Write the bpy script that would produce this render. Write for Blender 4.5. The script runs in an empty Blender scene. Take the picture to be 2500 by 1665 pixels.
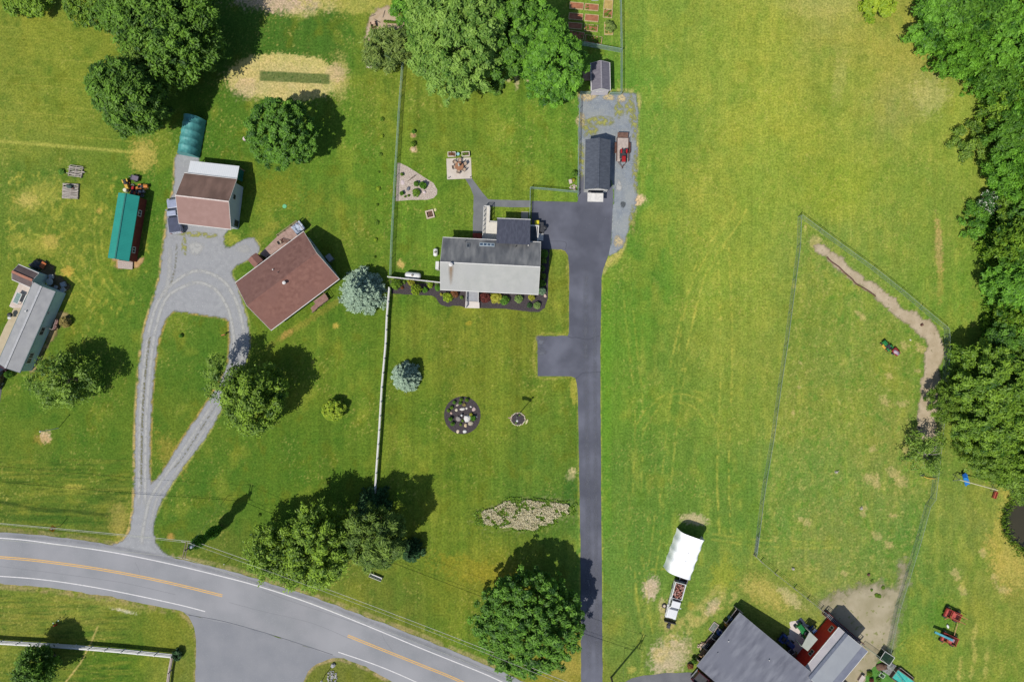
import bpy, bmesh, math, random
import numpy as np
from mathutils import Vector, Matrix
from mathutils.geometry import tessellate_polygon
SC = bpy.context.scene
COL = SC.collection
# ------------------------------------------------------------------ camera, sky, sun, exposure
H = 110.0            # drone height, metres
S = 0.065            # metres of ground per photograph pixel
CX, CY = 1250.0, 832.5
cam_d = bpy.data.cameras.new('camera'); cam = bpy.data.objects.new('camera', cam_d); COL.objects.link(cam)
cam.location = (0, 0, H); cam.rotation_euler = (0, 0, 0)
cam_d.sensor_width = 36.0; cam_d.lens = 36.0*H/(2500*S); cam_d.clip_start = 0.5; cam_d.clip_end = 6000
SC.camera = cam
SUN_EL, SUN_AZ = math.radians(57.5), math.radians(220)
world = bpy.data.worlds.new('World'); SC.world = world; world.use_nodes = True
wn = world.node_tree.nodes; wl = world.node_tree.links
sky = wn.new('ShaderNodeTexSky'); sky.sky_type = 'NISHITA'; sky.sun_disc = False
sky.sun_elevation = SUN_EL; sky.sun_rotation = SUN_AZ; sky.altitude = 200
bg = wn['Background']; wl.new(sky.outputs['Color'], bg.inputs['Color']); bg.inputs['Strength'].default_value = 0.115
sl = bpy.data.lights.new('sun', 'SUN'); sl.energy = 4.6; sl.angle = math.radians(0.55); sl.color = (1.0, 0.955, 0.87)
sun = bpy.data.objects.new('sun', sl); COL.objects.link(sun); sun.location = (-60, -60, 120)
to_sun = Vector((math.sin(SUN_AZ)*math.cos(SUN_EL), math.cos(SUN_AZ)*math.cos(SUN_EL), math.sin(SUN_EL)))
sun.rotation_euler = (-to_sun).to_track_quat('-Z', 'Y').to_euler()
SC.view_settings.view_transform = 'Standard'; SC.view_settings.look = 'None'
SC.view_settings.exposure = 0.15; SC.view_settings.gamma = 1.0
KG = 1.66
# ------------------------------------------------------------------ helpers
def W(px, py, h=0.0):
    """ground place (x, y) of something whose top at height h shows at photograph pixel px, py"""
    f = S*(H-h)/H
    return ((px-CX)*f, -(py-CY)*f)
def WP(pts, h=0.0): return [W(p[0], p[1], h) for p in pts]
def lin(v):
    v /= 255.0
    return v/12.92 if v <= 0.04045 else ((v+0.055)/1.055)**2.4
def c(r, g, b, k=KG):
    return tuple(min(0.86, lin(v)/k) for v in (r, g, b))
ORG = {}
def tag(o, label=None, cat=None, group=None, kind=None):
    if label: o['label'] = label
    if cat: o['category'] = cat
    if group: o['group'] = group
    if kind: o['kind'] = kind
    return o
def thing(name, label, cat, loc=(0, 0, 0), rz=0.0, group=None):
    o = bpy.data.objects.new(name, None); COL.objects.link(o)
    o.empty_display_size = 0.3
    o.location = loc if len(loc) == 3 else (loc[0], loc[1], 0); o.rotation_euler = (0, 0, rz)
    return tag(o, label, cat, group)
def link(name, me, parent=None, mat=None):
    o = bpy.data.objects.new(name, me); COL.objects.link(o)
    if parent: o.parent = parent
    if mat:
        for m in (mat if isinstance(mat, (list, tuple)) else [mat]): me.materials.append(m)
    return o
def children(o): return [x for x in o.children]
def dup(o, parent=None, loc=None, rz=None, label=None, group=None):
    r = o.copy(); COL.objects.link(r)
    if parent: r.parent = parent
    if loc is not None: r.location = loc if len(loc) == 3 else (loc[0], loc[1], 0)
    if rz is not None: r.rotation_euler = (0, 0, rz)
    if label: r['label'] = label
    if group: r['group'] = group
    for ch in list(o.children): dup(ch, r)
    return r
class MB:
    def __init__(s): s.v = []; s.f = []; s.m = []
    def add(s, vs, fs, mi=0):
        b = len(s.v); s.v += [tuple(v) for v in vs]
        for f in fs: s.f.append([b+i for i in f]); s.m.append(mi)
        return s
    def box(s, cx, cy, cz, sx, sy, sz, rz=0, tilt=(0, 0), mi=0):
        M = Matrix.Translation((cx, cy, cz)) @ Matrix.Rotation(rz, 4, 'Z') @ Matrix.Rotation(tilt[1], 4, 'Y') @ Matrix.Rotation(tilt[0], 4, 'X')
        vs = [M @ Vector((x*sx/2, y*sy/2, z*sz/2)) for x in (-1, 1) for y in (-1, 1) for z in (-1, 1)]
        return s.add(vs, [(0, 1, 3, 2), (4, 6, 7, 5), (0, 4, 5, 1), (2, 3, 7, 6), (0, 2, 6, 4), (1, 5, 7, 3)], mi)
    def b0(s, cx, cy, z0, sx, sy, sz, rz=0, mi=0): return s.box(cx, cy, z0+sz/2, sx, sy, sz, rz, mi=mi)
    def tube(s, p0, p1, r0, r1=None, n=8, mi=0):
        r1 = r0 if r1 is None else r1
        p0 = Vector(p0); p1 = Vector(p1); d = (p1-p0)
        q = d.to_track_quat('Z', 'Y'); vs = []
        for p, r in ((p0, r0), (p1, r1)):
            for i in range(n):
                a = 2*math.pi*i/n; vs.append(p + q @ Vector((r*math.cos(a), r*math.sin(a), 0)))
        fs = [(i, (i+1) % n, n+(i+1) % n, n+i) for i in range(n)] + [tuple(range(n-1, -1, -1)), tuple(range(n, 2*n))]
        return s.add(vs, fs, mi)
    def lathe(s, cx, cy, prof, n=16, mi=0):
        vs = []; k = len(prof)
        for r, z in prof:
            for i in range(n):
                a = 2*math.pi*i/n; vs.append((cx+r*math.cos(a), cy+r*math.sin(a), z))
        fs = [(j*n+i, j*n+(i+1) % n, (j+1)*n+(i+1) % n, (j+1)*n+i) for j in range(k-1) for i in range(n)]
        fs += [tuple(range(n-1, -1, -1)), tuple((k-1)*n+i for i in range(n))]
        return s.add(vs, fs, mi)
    def prism(s, pts, z0, z1, mi=0):
        n = len(pts)
        ar = sum(pts[i][0]*pts[(i+1) % n][1]-pts[(i+1) % n][0]*pts[i][1] for i in range(n))
        if ar < 0: pts = pts[::-1]
        vs = [(p[0], p[1], z0) for p in pts]+[(p[0], p[1], z1) for p in pts]
        fs = [(i, (i+1) % n, n+(i+1) % n, n+i) for i in range(n)]+[tuple(range(n-1, -1, -1)), tuple(range(n, 2*n))]
        return s.add(vs, fs, mi)
    def blob(s, cx, cy, cz, rx, ry, rz, rng, jit=0.18, nu=9, nv=6, mi=0):
        vs = [(cx, cy, cz+rz)]
        for j in range(1, nv):
            t = math.pi*j/nv
            for i in range(nu):
                a = 2*math.pi*i/nu; k = 1+rng.uniform(-jit, jit)
                vs.append((cx+rx*k*math.sin(t)*math.cos(a), cy+ry*k*math.sin(t)*math.sin(a), cz+rz*k*math.cos(t)))
        vs.append((cx, cy, cz-rz)); L = len(vs)-1; fs = []
        for i in range(nu): fs.append((0, 1+i, 1+(i+1) % nu))
        for j in range(nv-2):
            for i in range(nu):
                a = 1+j*nu+i; b = 1+j*nu+(i+1) % nu; fs.append((a, a+nu, b+nu, b))
        o = 1+(nv-2)*nu
        for i in range(nu): fs.append((o+i, L, o+(i+1) % nu))
        return s.add(vs, fs, mi)
    def frus(s, a, z0, b, z1, mi=0):
        vs = [(a[0], a[2], z0), (a[1], a[2], z0), (a[1], a[3], z0), (a[0], a[3], z0), (b[0], b[2], z1), (b[1], b[2], z1), (b[1], b[3], z1), (b[0], b[3], z1)]
        return s.add(vs, [(3, 2, 1, 0), (4, 5, 6, 7), (0, 1, 5, 4), (1, 2, 6, 5), (2, 3, 7, 6), (3, 0, 4, 7)], mi)
    def patch(s, p, s0, s1, t0, t1, off=.012, mi=0):
        P_ = [Vector(q) for q in p]; n = (P_[1]-P_[0]).cross(P_[3]-P_[0]).normalized()*off
        f = lambda u, v: (P_[0]*(1-u)+P_[1]*u)*(1-v)+(P_[3]*(1-u)+P_[2]*u)*v+n
        return s.add([f(s0, t0), f(s1, t0), f(s1, t1), f(s0, t1)], [(0, 1, 2, 3)], mi)
    def build(s, name, mat=None, parent=None, root=None, smooth=False):
        """root: the thing whose local frame the (world) coordinates are brought into"""
        if root is not None:
            ca, sa = math.cos(-root.rotation_euler[2]), math.sin(-root.rotation_euler[2]); ox, oy, oz = root.location
            s.v = [((v[0]-ox)*ca-(v[1]-oy)*sa, (v[0]-ox)*sa+(v[1]-oy)*ca, v[2]-oz) for v in s.v]
        me = bpy.data.meshes.new(name); me.from_pydata(s.v, [], s.f)
        o = link(name, me, parent, mat)
        if isinstance(mat, (list, tuple)): me.polygons.foreach_set('material_index', s.m)
        if smooth: me.polygons.foreach_set('use_smooth', [True]*len(me.polygons))
        me.update(); return o
def bevel(o, w=0.03, n=2):
    m = o.modifiers.new('bevel', 'BEVEL'); m.width = w; m.segments = n; m.limit_method = 'ANGLE'; return o
# ------------------------------------------------------------------ materials
MATS = {}
def mat(name, col, col2=None, scale=3.0, rough=0.8, detail=4.0, stretch=(1, 1, 1), metal=0.0, bump=0.0, spec=0.3,
        spk=None, spks=30, spkt=0.62, bands=None, bricks=None, alpha=None, rot=0.0, trans=0.0, coat=0.0, lo=0.35, hi=0.65, big=None):
    """procedural surface: two-colour noise, optional speckle (spk colour), ribs/boards (bands), shingles or pavers (bricks)"""
    if name in MATS: return MATS[name]
    m = bpy.data.materials.new(name); m.use_nodes = True; MATS[name] = m
    N = m.node_tree.nodes; L = m.node_tree.links; P = N['Principled BSDF']
    tc = N.new('ShaderNodeTexCoord'); mp = N.new('ShaderNodeMapping'); L.new(tc.outputs['Object'], mp.inputs['Vector'])
    mp.inputs['Scale'].default_value = stretch; mp.inputs['Rotation'].default_value = (0, 0, rot)
    def noise(sc, det=4.0, vec=None):
        n = N.new('ShaderNodeTexNoise'); n.inputs['Scale'].default_value = sc; n.inputs['Detail'].default_value = det
        L.new(vec or mp.outputs['Vector'], n.inputs['Vector']); return n
    def ramp(src, a, b):
        r = N.new('ShaderNodeMapRange'); r.inputs['From Min'].default_value = a; r.inputs['From Max'].default_value = b
        L.new(src, r.inputs['Value']); return r.outputs['Result']
    def mix(fac, a, b):
        x = N.new('ShaderNodeMix'); x.data_type = 'RGBA'
        if isinstance(fac, float): x.inputs[0].default_value = fac
        else: L.new(fac, x.inputs[0])
        for k, v in ((6, a), (7, b)):
            if isinstance(v, tuple): x.inputs[k].default_value = (*v[:3], 1)
            else: L.new(v, x.inputs[k])
        return x.outputs[2]
    col2 = col2 or tuple(v*0.8 for v in col)
    n1 = noise(scale, detail)
    out = mix(ramp(n1.outputs['Fac'], lo, hi), col, col2)
    if big:
        nb = noise(big[1], 3.0, tc.outputs['Object']); out = mix(ramp(nb.outputs['Fac'], 0.42, 0.68), out, big[0])
    hgt = n1.outputs['Fac']
    if bricks:
        bt = N.new('ShaderNodeTexBrick'); L.new(mp.outputs['Vector'], bt.inputs['Vector'])
        bt.inputs['Scale'].default_value = 1.0; bt.inputs['Brick Width'].default_value = bricks[0]; bt.inputs['Row Height'].default_value = bricks[1]
        bt.inputs['Mortar Size'].default_value = bricks[2]; bt.inputs['Color1'].default_value = (1, 1, 1, 1); bt.inputs['Color2'].default_value = (bricks[4],)*3+(1,)
        bt.inputs['Mortar'].default_value = (bricks[3],)*3+(1,)
        x = N.new('ShaderNodeMix'); x.data_type = 'RGBA'; x.blend_type = 'MULTIPLY'; x.inputs[0].default_value = 1.0
        L.new(out, x.inputs[6]); L.new(bt.outputs['Color'], x.inputs[7]); out = x.outputs[2]
    if bands:
        # bands = (axis, period metres, dark factor, width share)
        sx = N.new('ShaderNodeSeparateXYZ'); L.new(tc.outputs['Object'], sx.inputs[0])
        a = N.new('ShaderNodeMath'); a.operation = 'DIVIDE'; L.new(sx.outputs[bands[0]], a.inputs[0]); a.inputs[1].default_value = bands[1]
        b = N.new('ShaderNodeMath'); b.operation = 'FRACT'; L.new(a.outputs[0], b.inputs[0])
        g = N.new('ShaderNodeMath'); g.operation = 'LESS_THAN'; L.new(b.outputs[0], g.inputs[0]); g.inputs[1].default_value = bands[3]
        x = N.new('ShaderNodeMix'); x.data_type = 'RGBA'; x.blend_type = 'MULTIPLY'; L.new(g.outputs[0], x.inputs[0])
        L.new(out, x.inputs[6]); x.inputs[7].default_value = (bands[2],)*3+(1,); out = x.outputs[2]
        hgt = g.outputs[0]
    if spk:
        n2 = noise(spks, 2.0); out = mix(ramp(n2.outputs['Fac'], spkt, spkt+0.05), out, spk)
    L.new(out, P.inputs['Base Color'])
    P.inputs['Roughness'].default_value = rough; P.inputs['Metallic'].default_value = metal
    P.inputs['Specular IOR Level'].default_value = spec; P.inputs['Coat Weight'].default_value = coat
    if bump:
        bp = N.new('ShaderNodeBump'); bp.inputs['Strength'].default_value = bump; bp.inputs['Distance'].default_value = 0.05
        L.new(hgt, bp.inputs['Height']); L.new(bp.outputs['Normal'], P.inputs['Normal'])
    if alpha is not None: P.inputs['Alpha'].default_value = alpha
    if trans: P.inputs['Transmission Weight'].default_value = trans
    return m
def leafmat(name, a, b, shine=0.3, translu=0.3):
    if name in MATS: return MATS[name]
    m = bpy.data.materials.new(name); m.use_nodes = True; MATS[name] = m
    N = m.node_tree.nodes; L = m.node_tree.links; P = N['Principled BSDF']
    at = N.new('ShaderNodeAttribute'); at.attribute_name = 'tint'
    x = N.new('ShaderNodeMix'); x.data_type = 'RGBA'; L.new(at.outputs['Fac'], x.inputs[0])
    x.inputs[6].default_value = (*a, 1); x.inputs[7].default_value = (*b, 1)
    L.new(x.outputs[2], P.inputs['Base Color']); P.inputs['Roughness'].default_value = 0.55; P.inputs['Specular IOR Level'].default_value = shine
    tr = N.new('ShaderNodeBsdfTranslucent'); L.new(x.outputs[2], tr.inputs['Color'])
    ms = N.new('ShaderNodeMixShader'); ms.inputs[0].default_value = translu
    L.new(P.outputs[0], ms.inputs[1]); L.new(tr.outputs[0], ms.inputs[2]); L.new(ms.outputs[0], N['Material Output'].inputs['Surface'])
    return m
# ------------------------------------------------------------------ numpy value noise
_rt = np.random.default_rng(5).random((256, 256))
def vn(x, y, o=0):
    xi = np.floor(x).astype(int); yi = np.floor(y).astype(int); fx = x-xi; fy = y-yi
    fx = fx*fx*(3-2*fx); fy = fy*fy*(3-2*fy)
    g = lambda a, b: _rt[(a+o*37) & 255, (b+o*91) & 255]
    return (g(xi, yi)*(1-fx)+g(xi+1, yi)*fx)*(1-fy)+(g(xi, yi+1)*(1-fx)+g(xi+1, yi+1)*fx)*fy
def fbm(x, y, oc=4, o=0):
    r = 0; a = 1; t = 0
    for k in range(oc):
        ca, sa = math.cos(.55*k+.3), math.sin(.55*k+.3); r = r+a*vn((x*ca-y*sa)*2**k, (x*sa+y*ca)*2**k, o+k*3); t += a; a *= 0.55
    return r/t
def fbs(x, y, oc=4, o=0):
    """streaky version: keeps its axes"""
    r = 0; a = 1; t = 0
    for k in range(oc): r = r+a*vn(x*2**k, y*2**k, o+k*3); t += a; a *= 0.55
    return r/t
def sst(v, a, b):
    t = np.clip((v-a)/(b-a), 0, 1); return t*t*(3-2*t)
def inpoly(X, Y, pts):
    r = np.zeros(X.shape, bool); n = len(pts)
    for i in range(n):
        x1, y1 = pts[i]; x2, y2 = pts[(i+1) % n]
        if y1 == y2: continue
        cnd = ((y1 > Y) != (y2 > Y)) & (X < (x2-x1)*(Y-y1)/(y2-y1)+x1); r ^= cnd
    return r
def dseg(X, Y, pts):
    d = np.full(X.shape, 1e9)
    for (x1, y1), (x2, y2) in zip(pts[:-1], pts[1:]):
        dx, dy = x2-x1, y2-y1; L2 = dx*dx+dy*dy+1e-9
        t = np.clip(((X-x1)*dx+(Y-y1)*dy)/L2, 0, 1)
        d = np.minimum(d, np.hypot(X-x1-t*dx, Y-y1-t*dy))
    return d
def smooth_line(pts, n=6):
    """Catmull-Rom through pts"""
    P = [pts[0]]+list(pts)+[pts[-1]]; out = []
    for i in range(1, len(P)-2):
        for k in range(n):
            t = k/n; q = []
            for a in (0, 1):
                p0, p1, p2, p3 = (P[i-1][a], P[i][a], P[i+1][a], P[i+2][a])
                q.append(0.5*(2*p1+(p2-p0)*t+(2*p0-5*p1+4*p2-p3)*t*t+(3*p1-p0-3*p2+p3)*t**3))
            out.append(tuple(q))
    out.append(tuple(pts[-1])); return out
# ------------------------------------------------------------------ ground sheet (lawns, meadow, worn soil) in photograph pixels
GRAVEL_LOOP = [(274,1331),(300,1320),(318,1290),(325,1250),(328,1212),(330,1080),(333,1000),(338,930),(345,850),(356,794),(373,739),(384,701),(392,670),(395,637),(402,588),(406,563),(408,520),(424,470),(428,410),(433,378),(486,378),(490,430),(560,545),(559,558),(546,580),(551,606),(576,596),(608,580),(623,587),(635,606),(628,622),(606,633),(579,647),(568,660),(566,672),(575,692),(584,718),(594,750),(604,779),(609,817),(609,847),(603,875),(585,920),(543,995),(502,1067),(466,1116),(422,1176),(395,1223),(384,1250),(377,1265),(374,1303),(384,1331),(398,1347),(424,1363),(400,1372),(300,1350)]
GRAVEL_HOLE = [(424,758),(551,777),(559,794),(562,821),(557,886),(540,925),(515,969),(466,1042),(422,1110),(395,1154),(370,1180),(366,1163),(366,1094),(370,984),(376,902),(384,847),(392,816),(406,777)]
rngN = np.random.default_rng(3)
step = 2.6
gx = np.concatenate([[-16000, -4000, -1500, -700, -300, -120], np.arange(-60, 2562, step), [2620, 2800, 3200, 4200, 8000, 18500]])
gy = np.concatenate([[-16000, -4000, -1500, -700, -300, -120], np.arange(-60, 1727, step), [1790, 1950, 2400, 3400, 7000, 17500]])
X, Y = np.meshgrid(gx, gy); nx, ny = len(gx), len(gy)
def C3(r, g, b): return np.array([lin(r)/KG, lin(g)/KG, lin(b)/KG])
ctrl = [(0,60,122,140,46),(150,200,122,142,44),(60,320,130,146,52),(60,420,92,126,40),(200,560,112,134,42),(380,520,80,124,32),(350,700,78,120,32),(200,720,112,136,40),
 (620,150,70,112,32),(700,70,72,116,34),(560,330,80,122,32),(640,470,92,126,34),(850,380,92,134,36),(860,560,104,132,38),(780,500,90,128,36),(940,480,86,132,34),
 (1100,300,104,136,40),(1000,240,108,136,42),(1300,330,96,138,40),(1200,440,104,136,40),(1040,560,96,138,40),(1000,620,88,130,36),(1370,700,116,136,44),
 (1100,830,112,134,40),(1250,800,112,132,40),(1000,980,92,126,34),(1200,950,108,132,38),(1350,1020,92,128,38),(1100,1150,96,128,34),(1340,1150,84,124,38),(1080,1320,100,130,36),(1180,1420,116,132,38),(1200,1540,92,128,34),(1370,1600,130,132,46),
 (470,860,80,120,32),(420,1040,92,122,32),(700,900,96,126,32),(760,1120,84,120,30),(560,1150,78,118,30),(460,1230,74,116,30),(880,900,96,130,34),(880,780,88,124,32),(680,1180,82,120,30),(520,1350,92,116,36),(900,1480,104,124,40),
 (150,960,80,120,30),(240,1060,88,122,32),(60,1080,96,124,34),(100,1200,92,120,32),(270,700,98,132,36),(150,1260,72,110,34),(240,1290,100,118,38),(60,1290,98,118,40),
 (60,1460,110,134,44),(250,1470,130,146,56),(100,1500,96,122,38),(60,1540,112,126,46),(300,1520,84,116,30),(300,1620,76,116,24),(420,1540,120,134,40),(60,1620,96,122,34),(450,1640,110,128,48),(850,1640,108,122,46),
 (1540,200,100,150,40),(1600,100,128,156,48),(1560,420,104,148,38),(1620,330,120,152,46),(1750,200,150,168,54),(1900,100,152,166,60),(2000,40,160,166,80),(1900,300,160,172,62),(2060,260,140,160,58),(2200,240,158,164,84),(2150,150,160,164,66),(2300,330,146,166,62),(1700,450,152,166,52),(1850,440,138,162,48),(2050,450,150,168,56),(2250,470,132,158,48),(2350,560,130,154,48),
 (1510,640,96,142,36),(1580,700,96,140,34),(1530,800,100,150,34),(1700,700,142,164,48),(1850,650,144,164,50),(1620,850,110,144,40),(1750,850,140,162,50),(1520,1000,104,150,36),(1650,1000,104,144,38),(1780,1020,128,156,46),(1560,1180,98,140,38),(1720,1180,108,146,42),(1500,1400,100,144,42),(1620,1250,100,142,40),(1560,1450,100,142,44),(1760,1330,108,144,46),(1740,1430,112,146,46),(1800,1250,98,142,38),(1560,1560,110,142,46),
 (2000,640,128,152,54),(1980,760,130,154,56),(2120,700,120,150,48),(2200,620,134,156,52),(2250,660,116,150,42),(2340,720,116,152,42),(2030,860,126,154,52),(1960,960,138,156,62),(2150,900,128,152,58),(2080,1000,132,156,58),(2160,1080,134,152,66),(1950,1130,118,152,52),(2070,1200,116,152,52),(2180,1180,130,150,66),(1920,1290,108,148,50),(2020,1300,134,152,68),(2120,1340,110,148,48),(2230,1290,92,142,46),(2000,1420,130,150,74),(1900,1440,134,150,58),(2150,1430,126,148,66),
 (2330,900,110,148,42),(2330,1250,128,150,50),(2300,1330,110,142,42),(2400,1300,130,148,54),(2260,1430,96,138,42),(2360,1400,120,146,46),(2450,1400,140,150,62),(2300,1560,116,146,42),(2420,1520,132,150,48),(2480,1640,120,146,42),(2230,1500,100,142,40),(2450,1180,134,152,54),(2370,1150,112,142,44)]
base = np.zeros(X.shape+(3,)); ws = np.zeros(X.shape)
Xc = X+(fbm(X/90, Y/90, 3, 11)-.5)*110; Yc = Y+(fbm(X/90, Y/90, 3, 17)-.5)*110
for (px, py, r, g, b) in ctrl:
    if px < 930: r += 8; g += 2; b += 7
    elif px < 1420: r += 13; g += 4; b += 7
    else: r += 3; g += (-4 if py > 750 else 0); b += 14 if b < 56 else 4
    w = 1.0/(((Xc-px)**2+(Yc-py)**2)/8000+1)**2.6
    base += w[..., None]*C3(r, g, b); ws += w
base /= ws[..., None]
dry = C3(182, 172, 84); lush = C3(58, 108, 30); olive = C3(108, 118, 30); tan = C3(196, 178, 128)
def blend(m, colr, k=1.0):
    global base
    m = np.clip(m*k, 0, 1)[..., None]; base = base*(1-m)+colr*m
# macro mottling
n1 = fbm(X/26, Y/34, 4, 1); n2 = fbm(X/60, Y/75, 4, 2); n3 = fbm(X/9, Y/11, 3, 4); n4 = fbm(X/150, Y/150, 3, 7)
nf = np.where((X > 1480) & (X < 2700), .45, 1); blend(sst(n1, .56, .82)*nf, olive, .5); blend(sst(1-n1, .56, .8)*nf, lush, .36); blend(sst(n2, .58, .76), dry*np.array([.8, .95, .55]), .26)
blend(sst(1-n2, .56, .76)*nf, lush, .24)
fld = sst(X, 1480, 1560)
fld = np.where(X < 2600, fld, 1.0)
blend(sst(fbs(X/16, Y/44, 4, 21), .5, .8)*fld, C3(182, 184, 80), .26)
blend(sst(fbm(X/22, Y/32, 4, 23), .54, .8)*fld, C3(104, 148, 44), .26)
# mowing stripes
vert = ((X > 640) & (Y < 1600))*1.0
st = vn(X/5.5+(Y/900), Y/600, 31)-.5; st2 = vn(X/16+(Y/1200), Y/900, 33)-.5; st3 = vn(X/2.8, Y/260, 35)-.5
base *= (1+(st*.12+st2*.16+st3*.12)*vert*np.where(X > 1480, .75, np.where(X > 930, 1.5, 1.1))*(1-.35*sst(n1, .4, .7)))[..., None]
ang = math.radians(6); Yr = Y-X*math.tan(ang)*.8; tl = sst(-X, -400, -330)*sst(-Y, -395, -370)
str_ = sst(np.abs(((Yr+8*fbm(X/80, Y/80, 2, 40)) % 23)/23-.5)*2, .84, .98)*sst(fbs(X/70, Y/12, 3, 41), .38, .6)
blend(str_*tl, C3(168, 168, 74), .5)
blend(np.exp(-((Yr-345)/4)**2)*tl, C3(186, 184, 90), .7)
lw = sst(-X, -340, -300)*sst(Y, 1080, 1150)
blend(sst(fbs(X/60, Y/5, 4, 44), .5, .7)*lw, C3(140, 144, 56), .5); blend(sst(fbs(X/50, Y/6, 4, 45), .55, .72)*lw, C3(48, 82, 24), .5)
lb = sst(-X, -330, -250)*sst(Y, 1440, 1460)*sst(-Y, -1570, -1550)
blend(sst(fbs(X/70, Y/10, 4, 46), .5, .7)*lb, C3(150, 146, 66), .5)
# little fibrous flecks of dead grass
fl = sst(fbm(X/3.2, Y/4.2, 2, 50), .66, .84)
loc = sst(fbm(X/60, Y/60, 3, 52), .42, .66)
blend(fl*loc, C3(198, 188, 104), .42)
pad = inpoly(X, Y, [(1953,528),(2310,800),(2314,960),(2290,1150),(2244,1317),(2193,1482),(2120,1560),(2000,1480),(1845,1356),(1870,1176),(1918,840)])*1.0
blend(sst(fbm(X/5, Y/6, 3, 54), .6, .8)*pad, C3(196, 186, 110), .42); blend(sst(fbm(X/11, Y/13, 3, 55), .6, .8)*pad, C3(76, 136, 40), .45)
wst = inpoly(X, Y, [(20,420),(330,420),(380,700),(200,860),(100,640),(20,640)])*1.0
blend(sst(fbm(X/9, Y/14, 3, 56), .56, .78)*wst, C3(186, 180, 76), .5); blend(sst(fbm(X/16, Y/18, 3, 57), .56, .76)*wst, C3(70, 112, 28), .4)
# placed patches
HF = (fbm(X/3.4, Y/3.4, 2, 91)-.5)*1.1
def patch(cx, cy, rx, ry, colr, k=1.0, rot=0, amp=.8, sc=9, o=60, soft=.35, hf=1.0):
    a = math.radians(rot); dx = (X-cx)*math.cos(a)+(Y-cy)*math.sin(a); dy = -(X-cx)*math.sin(a)+(Y-cy)*math.cos(a)
    d = np.sqrt((dx/rx)**2+(dy/ry)**2)+(fbm(X/sc, Y/sc, 3, o+int(cx) % 50)-.5)*amp+HF*hf
    blend(1-sst(d, 1-soft, 1+soft), colr, k)
def line(pts, w, colr, k=1.0, soft=1.6, brk=0, o=70):
    xs = [p[0] for p in pts]; ys = [p[1] for p in pts]; m = np.zeros(X.shape)
    i0 = np.searchsorted(gx, min(xs)-30); i1 = np.searchsorted(gx, max(xs)+30); j0 = np.searchsorted(gy, min(ys)-30); j1 = np.searchsorted(gy, max(ys)+30)
    d = dseg(X[j0:j1, i0:i1], Y[j0:j1, i0:i1], pts); mm = 1-sst(d, w/2, w/2+soft)
    if brk: mm = mm*sst(fbm(X[j0:j1, i0:i1]/12, Y[j0:j1, i0:i1]/12, 3, o), .5-brk, .5+.12)
    m[j0:j1, i0:i1] = mm; blend(m, colr, k)
straw = C3(214, 200, 128); soil = C3(206, 182, 150); pink = C3(214, 186, 160)
patch(692, 190, 140, 60, straw, .85, 2, .22, 14, 61, .06, .22); patch(830, 190, 22, 50, C3(196,184,110), .6, 0, .6, 6); patch(688, 196, 118, 46, C3(204, 186, 132), .5, 2, .6, 5, 62, .3)
patch(820, 180, 22, 20, C3(208, 180, 146), .6, 0, .5); patch(600, 215, 30, 24, C3(206, 182, 150), .5)
blend((1-sst(np.abs(Y-(189+(X-700)*.05)), 11, 13.5))*sst(X, 631, 637)*sst(-X, -808, -802)*(.8+.2*fl), C3(52, 96, 38), .95)
patch(700, 4, 110, 26, pink, .85, 2, .6, 16); patch(860, 8, 130, 24, C3(186, 180, 92), .7, 3, .6, 16); patch(740, 34, 40, 10, straw, .4)
patch(2180, 165, 50, 80, C3(176, 174, 84), .32, -20, .8, 26); patch(2270, 235, 42, 44, C3(200, 194, 130), .4, 30, .9, 12); patch(2010, 12, 80, 30, C3(186, 182, 104), .4, 0, .8, 20)
patch(2050, 190, 16, 60, C3(190, 184, 104), .4, 8); patch(2292, 600, 9, 62, C3(190, 166, 104), .75, -3, .9, 5); patch(2295, 700, 8, 40, C3(180, 164, 84), .45, 3, .9, 6)
patch(350, 380, 30, 40, C3(196, 178, 92), .7, 10, .9, 7); patch(90, 480, 60, 30, C3(170, 168, 76), .5, -20, 1, 9); patch(120, 590, 26, 16, C3(196, 176, 92), .6, 0, 1, 6); patch(70, 488, 24, 18, C3(206, 186, 104), .6, 0, 1, 6)
patch(165, 663, 14, 12, C3(206, 176, 82), .8, 0, .7, 5); patch(243, 515, 6, 8, C3(206, 176, 90), .7); patch(80, 600, 60, 16, C3(168, 166, 72), .5, 20, 1, 8)
patch(560, 583, 20, 16, C3(180, 174, 76), .5); patch(655, 560, 40, 14, C3(160, 158, 66), .4, -30); patch(640, 570, 60, 18, C3(150, 150, 60), .3, -35)
patch(762, 500, 22, 40, C3(140, 142, 50), .35, 30); patch(880, 545, 8, 30, C3(150, 144, 54), .35); patch(680, 470, 60, 40, C3(140, 140, 44), .4)
patch(770, 772, 150, 8, C3(160, 146, 66), .38, -33, .8, 8); patch(822, 796, 8, 6, C3(214, 186, 90), .8); patch(700, 815, 16, 8, C3(180, 150, 80), .8, -33)
patch(978, 645, 9, 10, C3(214, 184, 112), .8); patch(949+62, 470, 4, 4, soil, .0)
patch(1330, 1155, 0, 0, soil, 0) if False else None
patch(1008, 331, 7, 5, C3(206, 172, 128), .8); patch(1009, 365, 8, 7, C3(214, 184, 142), .9)
patch(1290, 1255, 100, 32, C3(190, 180, 130), .55, -6, 1.1, 7, 63, .3); patch(1290, 1262, 130, 56, C3(62, 104, 40), .35, -6, .7, 14)
patch(1215, 1262, 24, 12, C3(196, 170, 130), .7, 0, 1.0, 5); patch(1395, 1158, 9, 15, C3(216, 200, 150), .9, 20, 1.3, 4); patch(1392, 1195, 16, 40, C3(58, 106, 40), .6)
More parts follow.
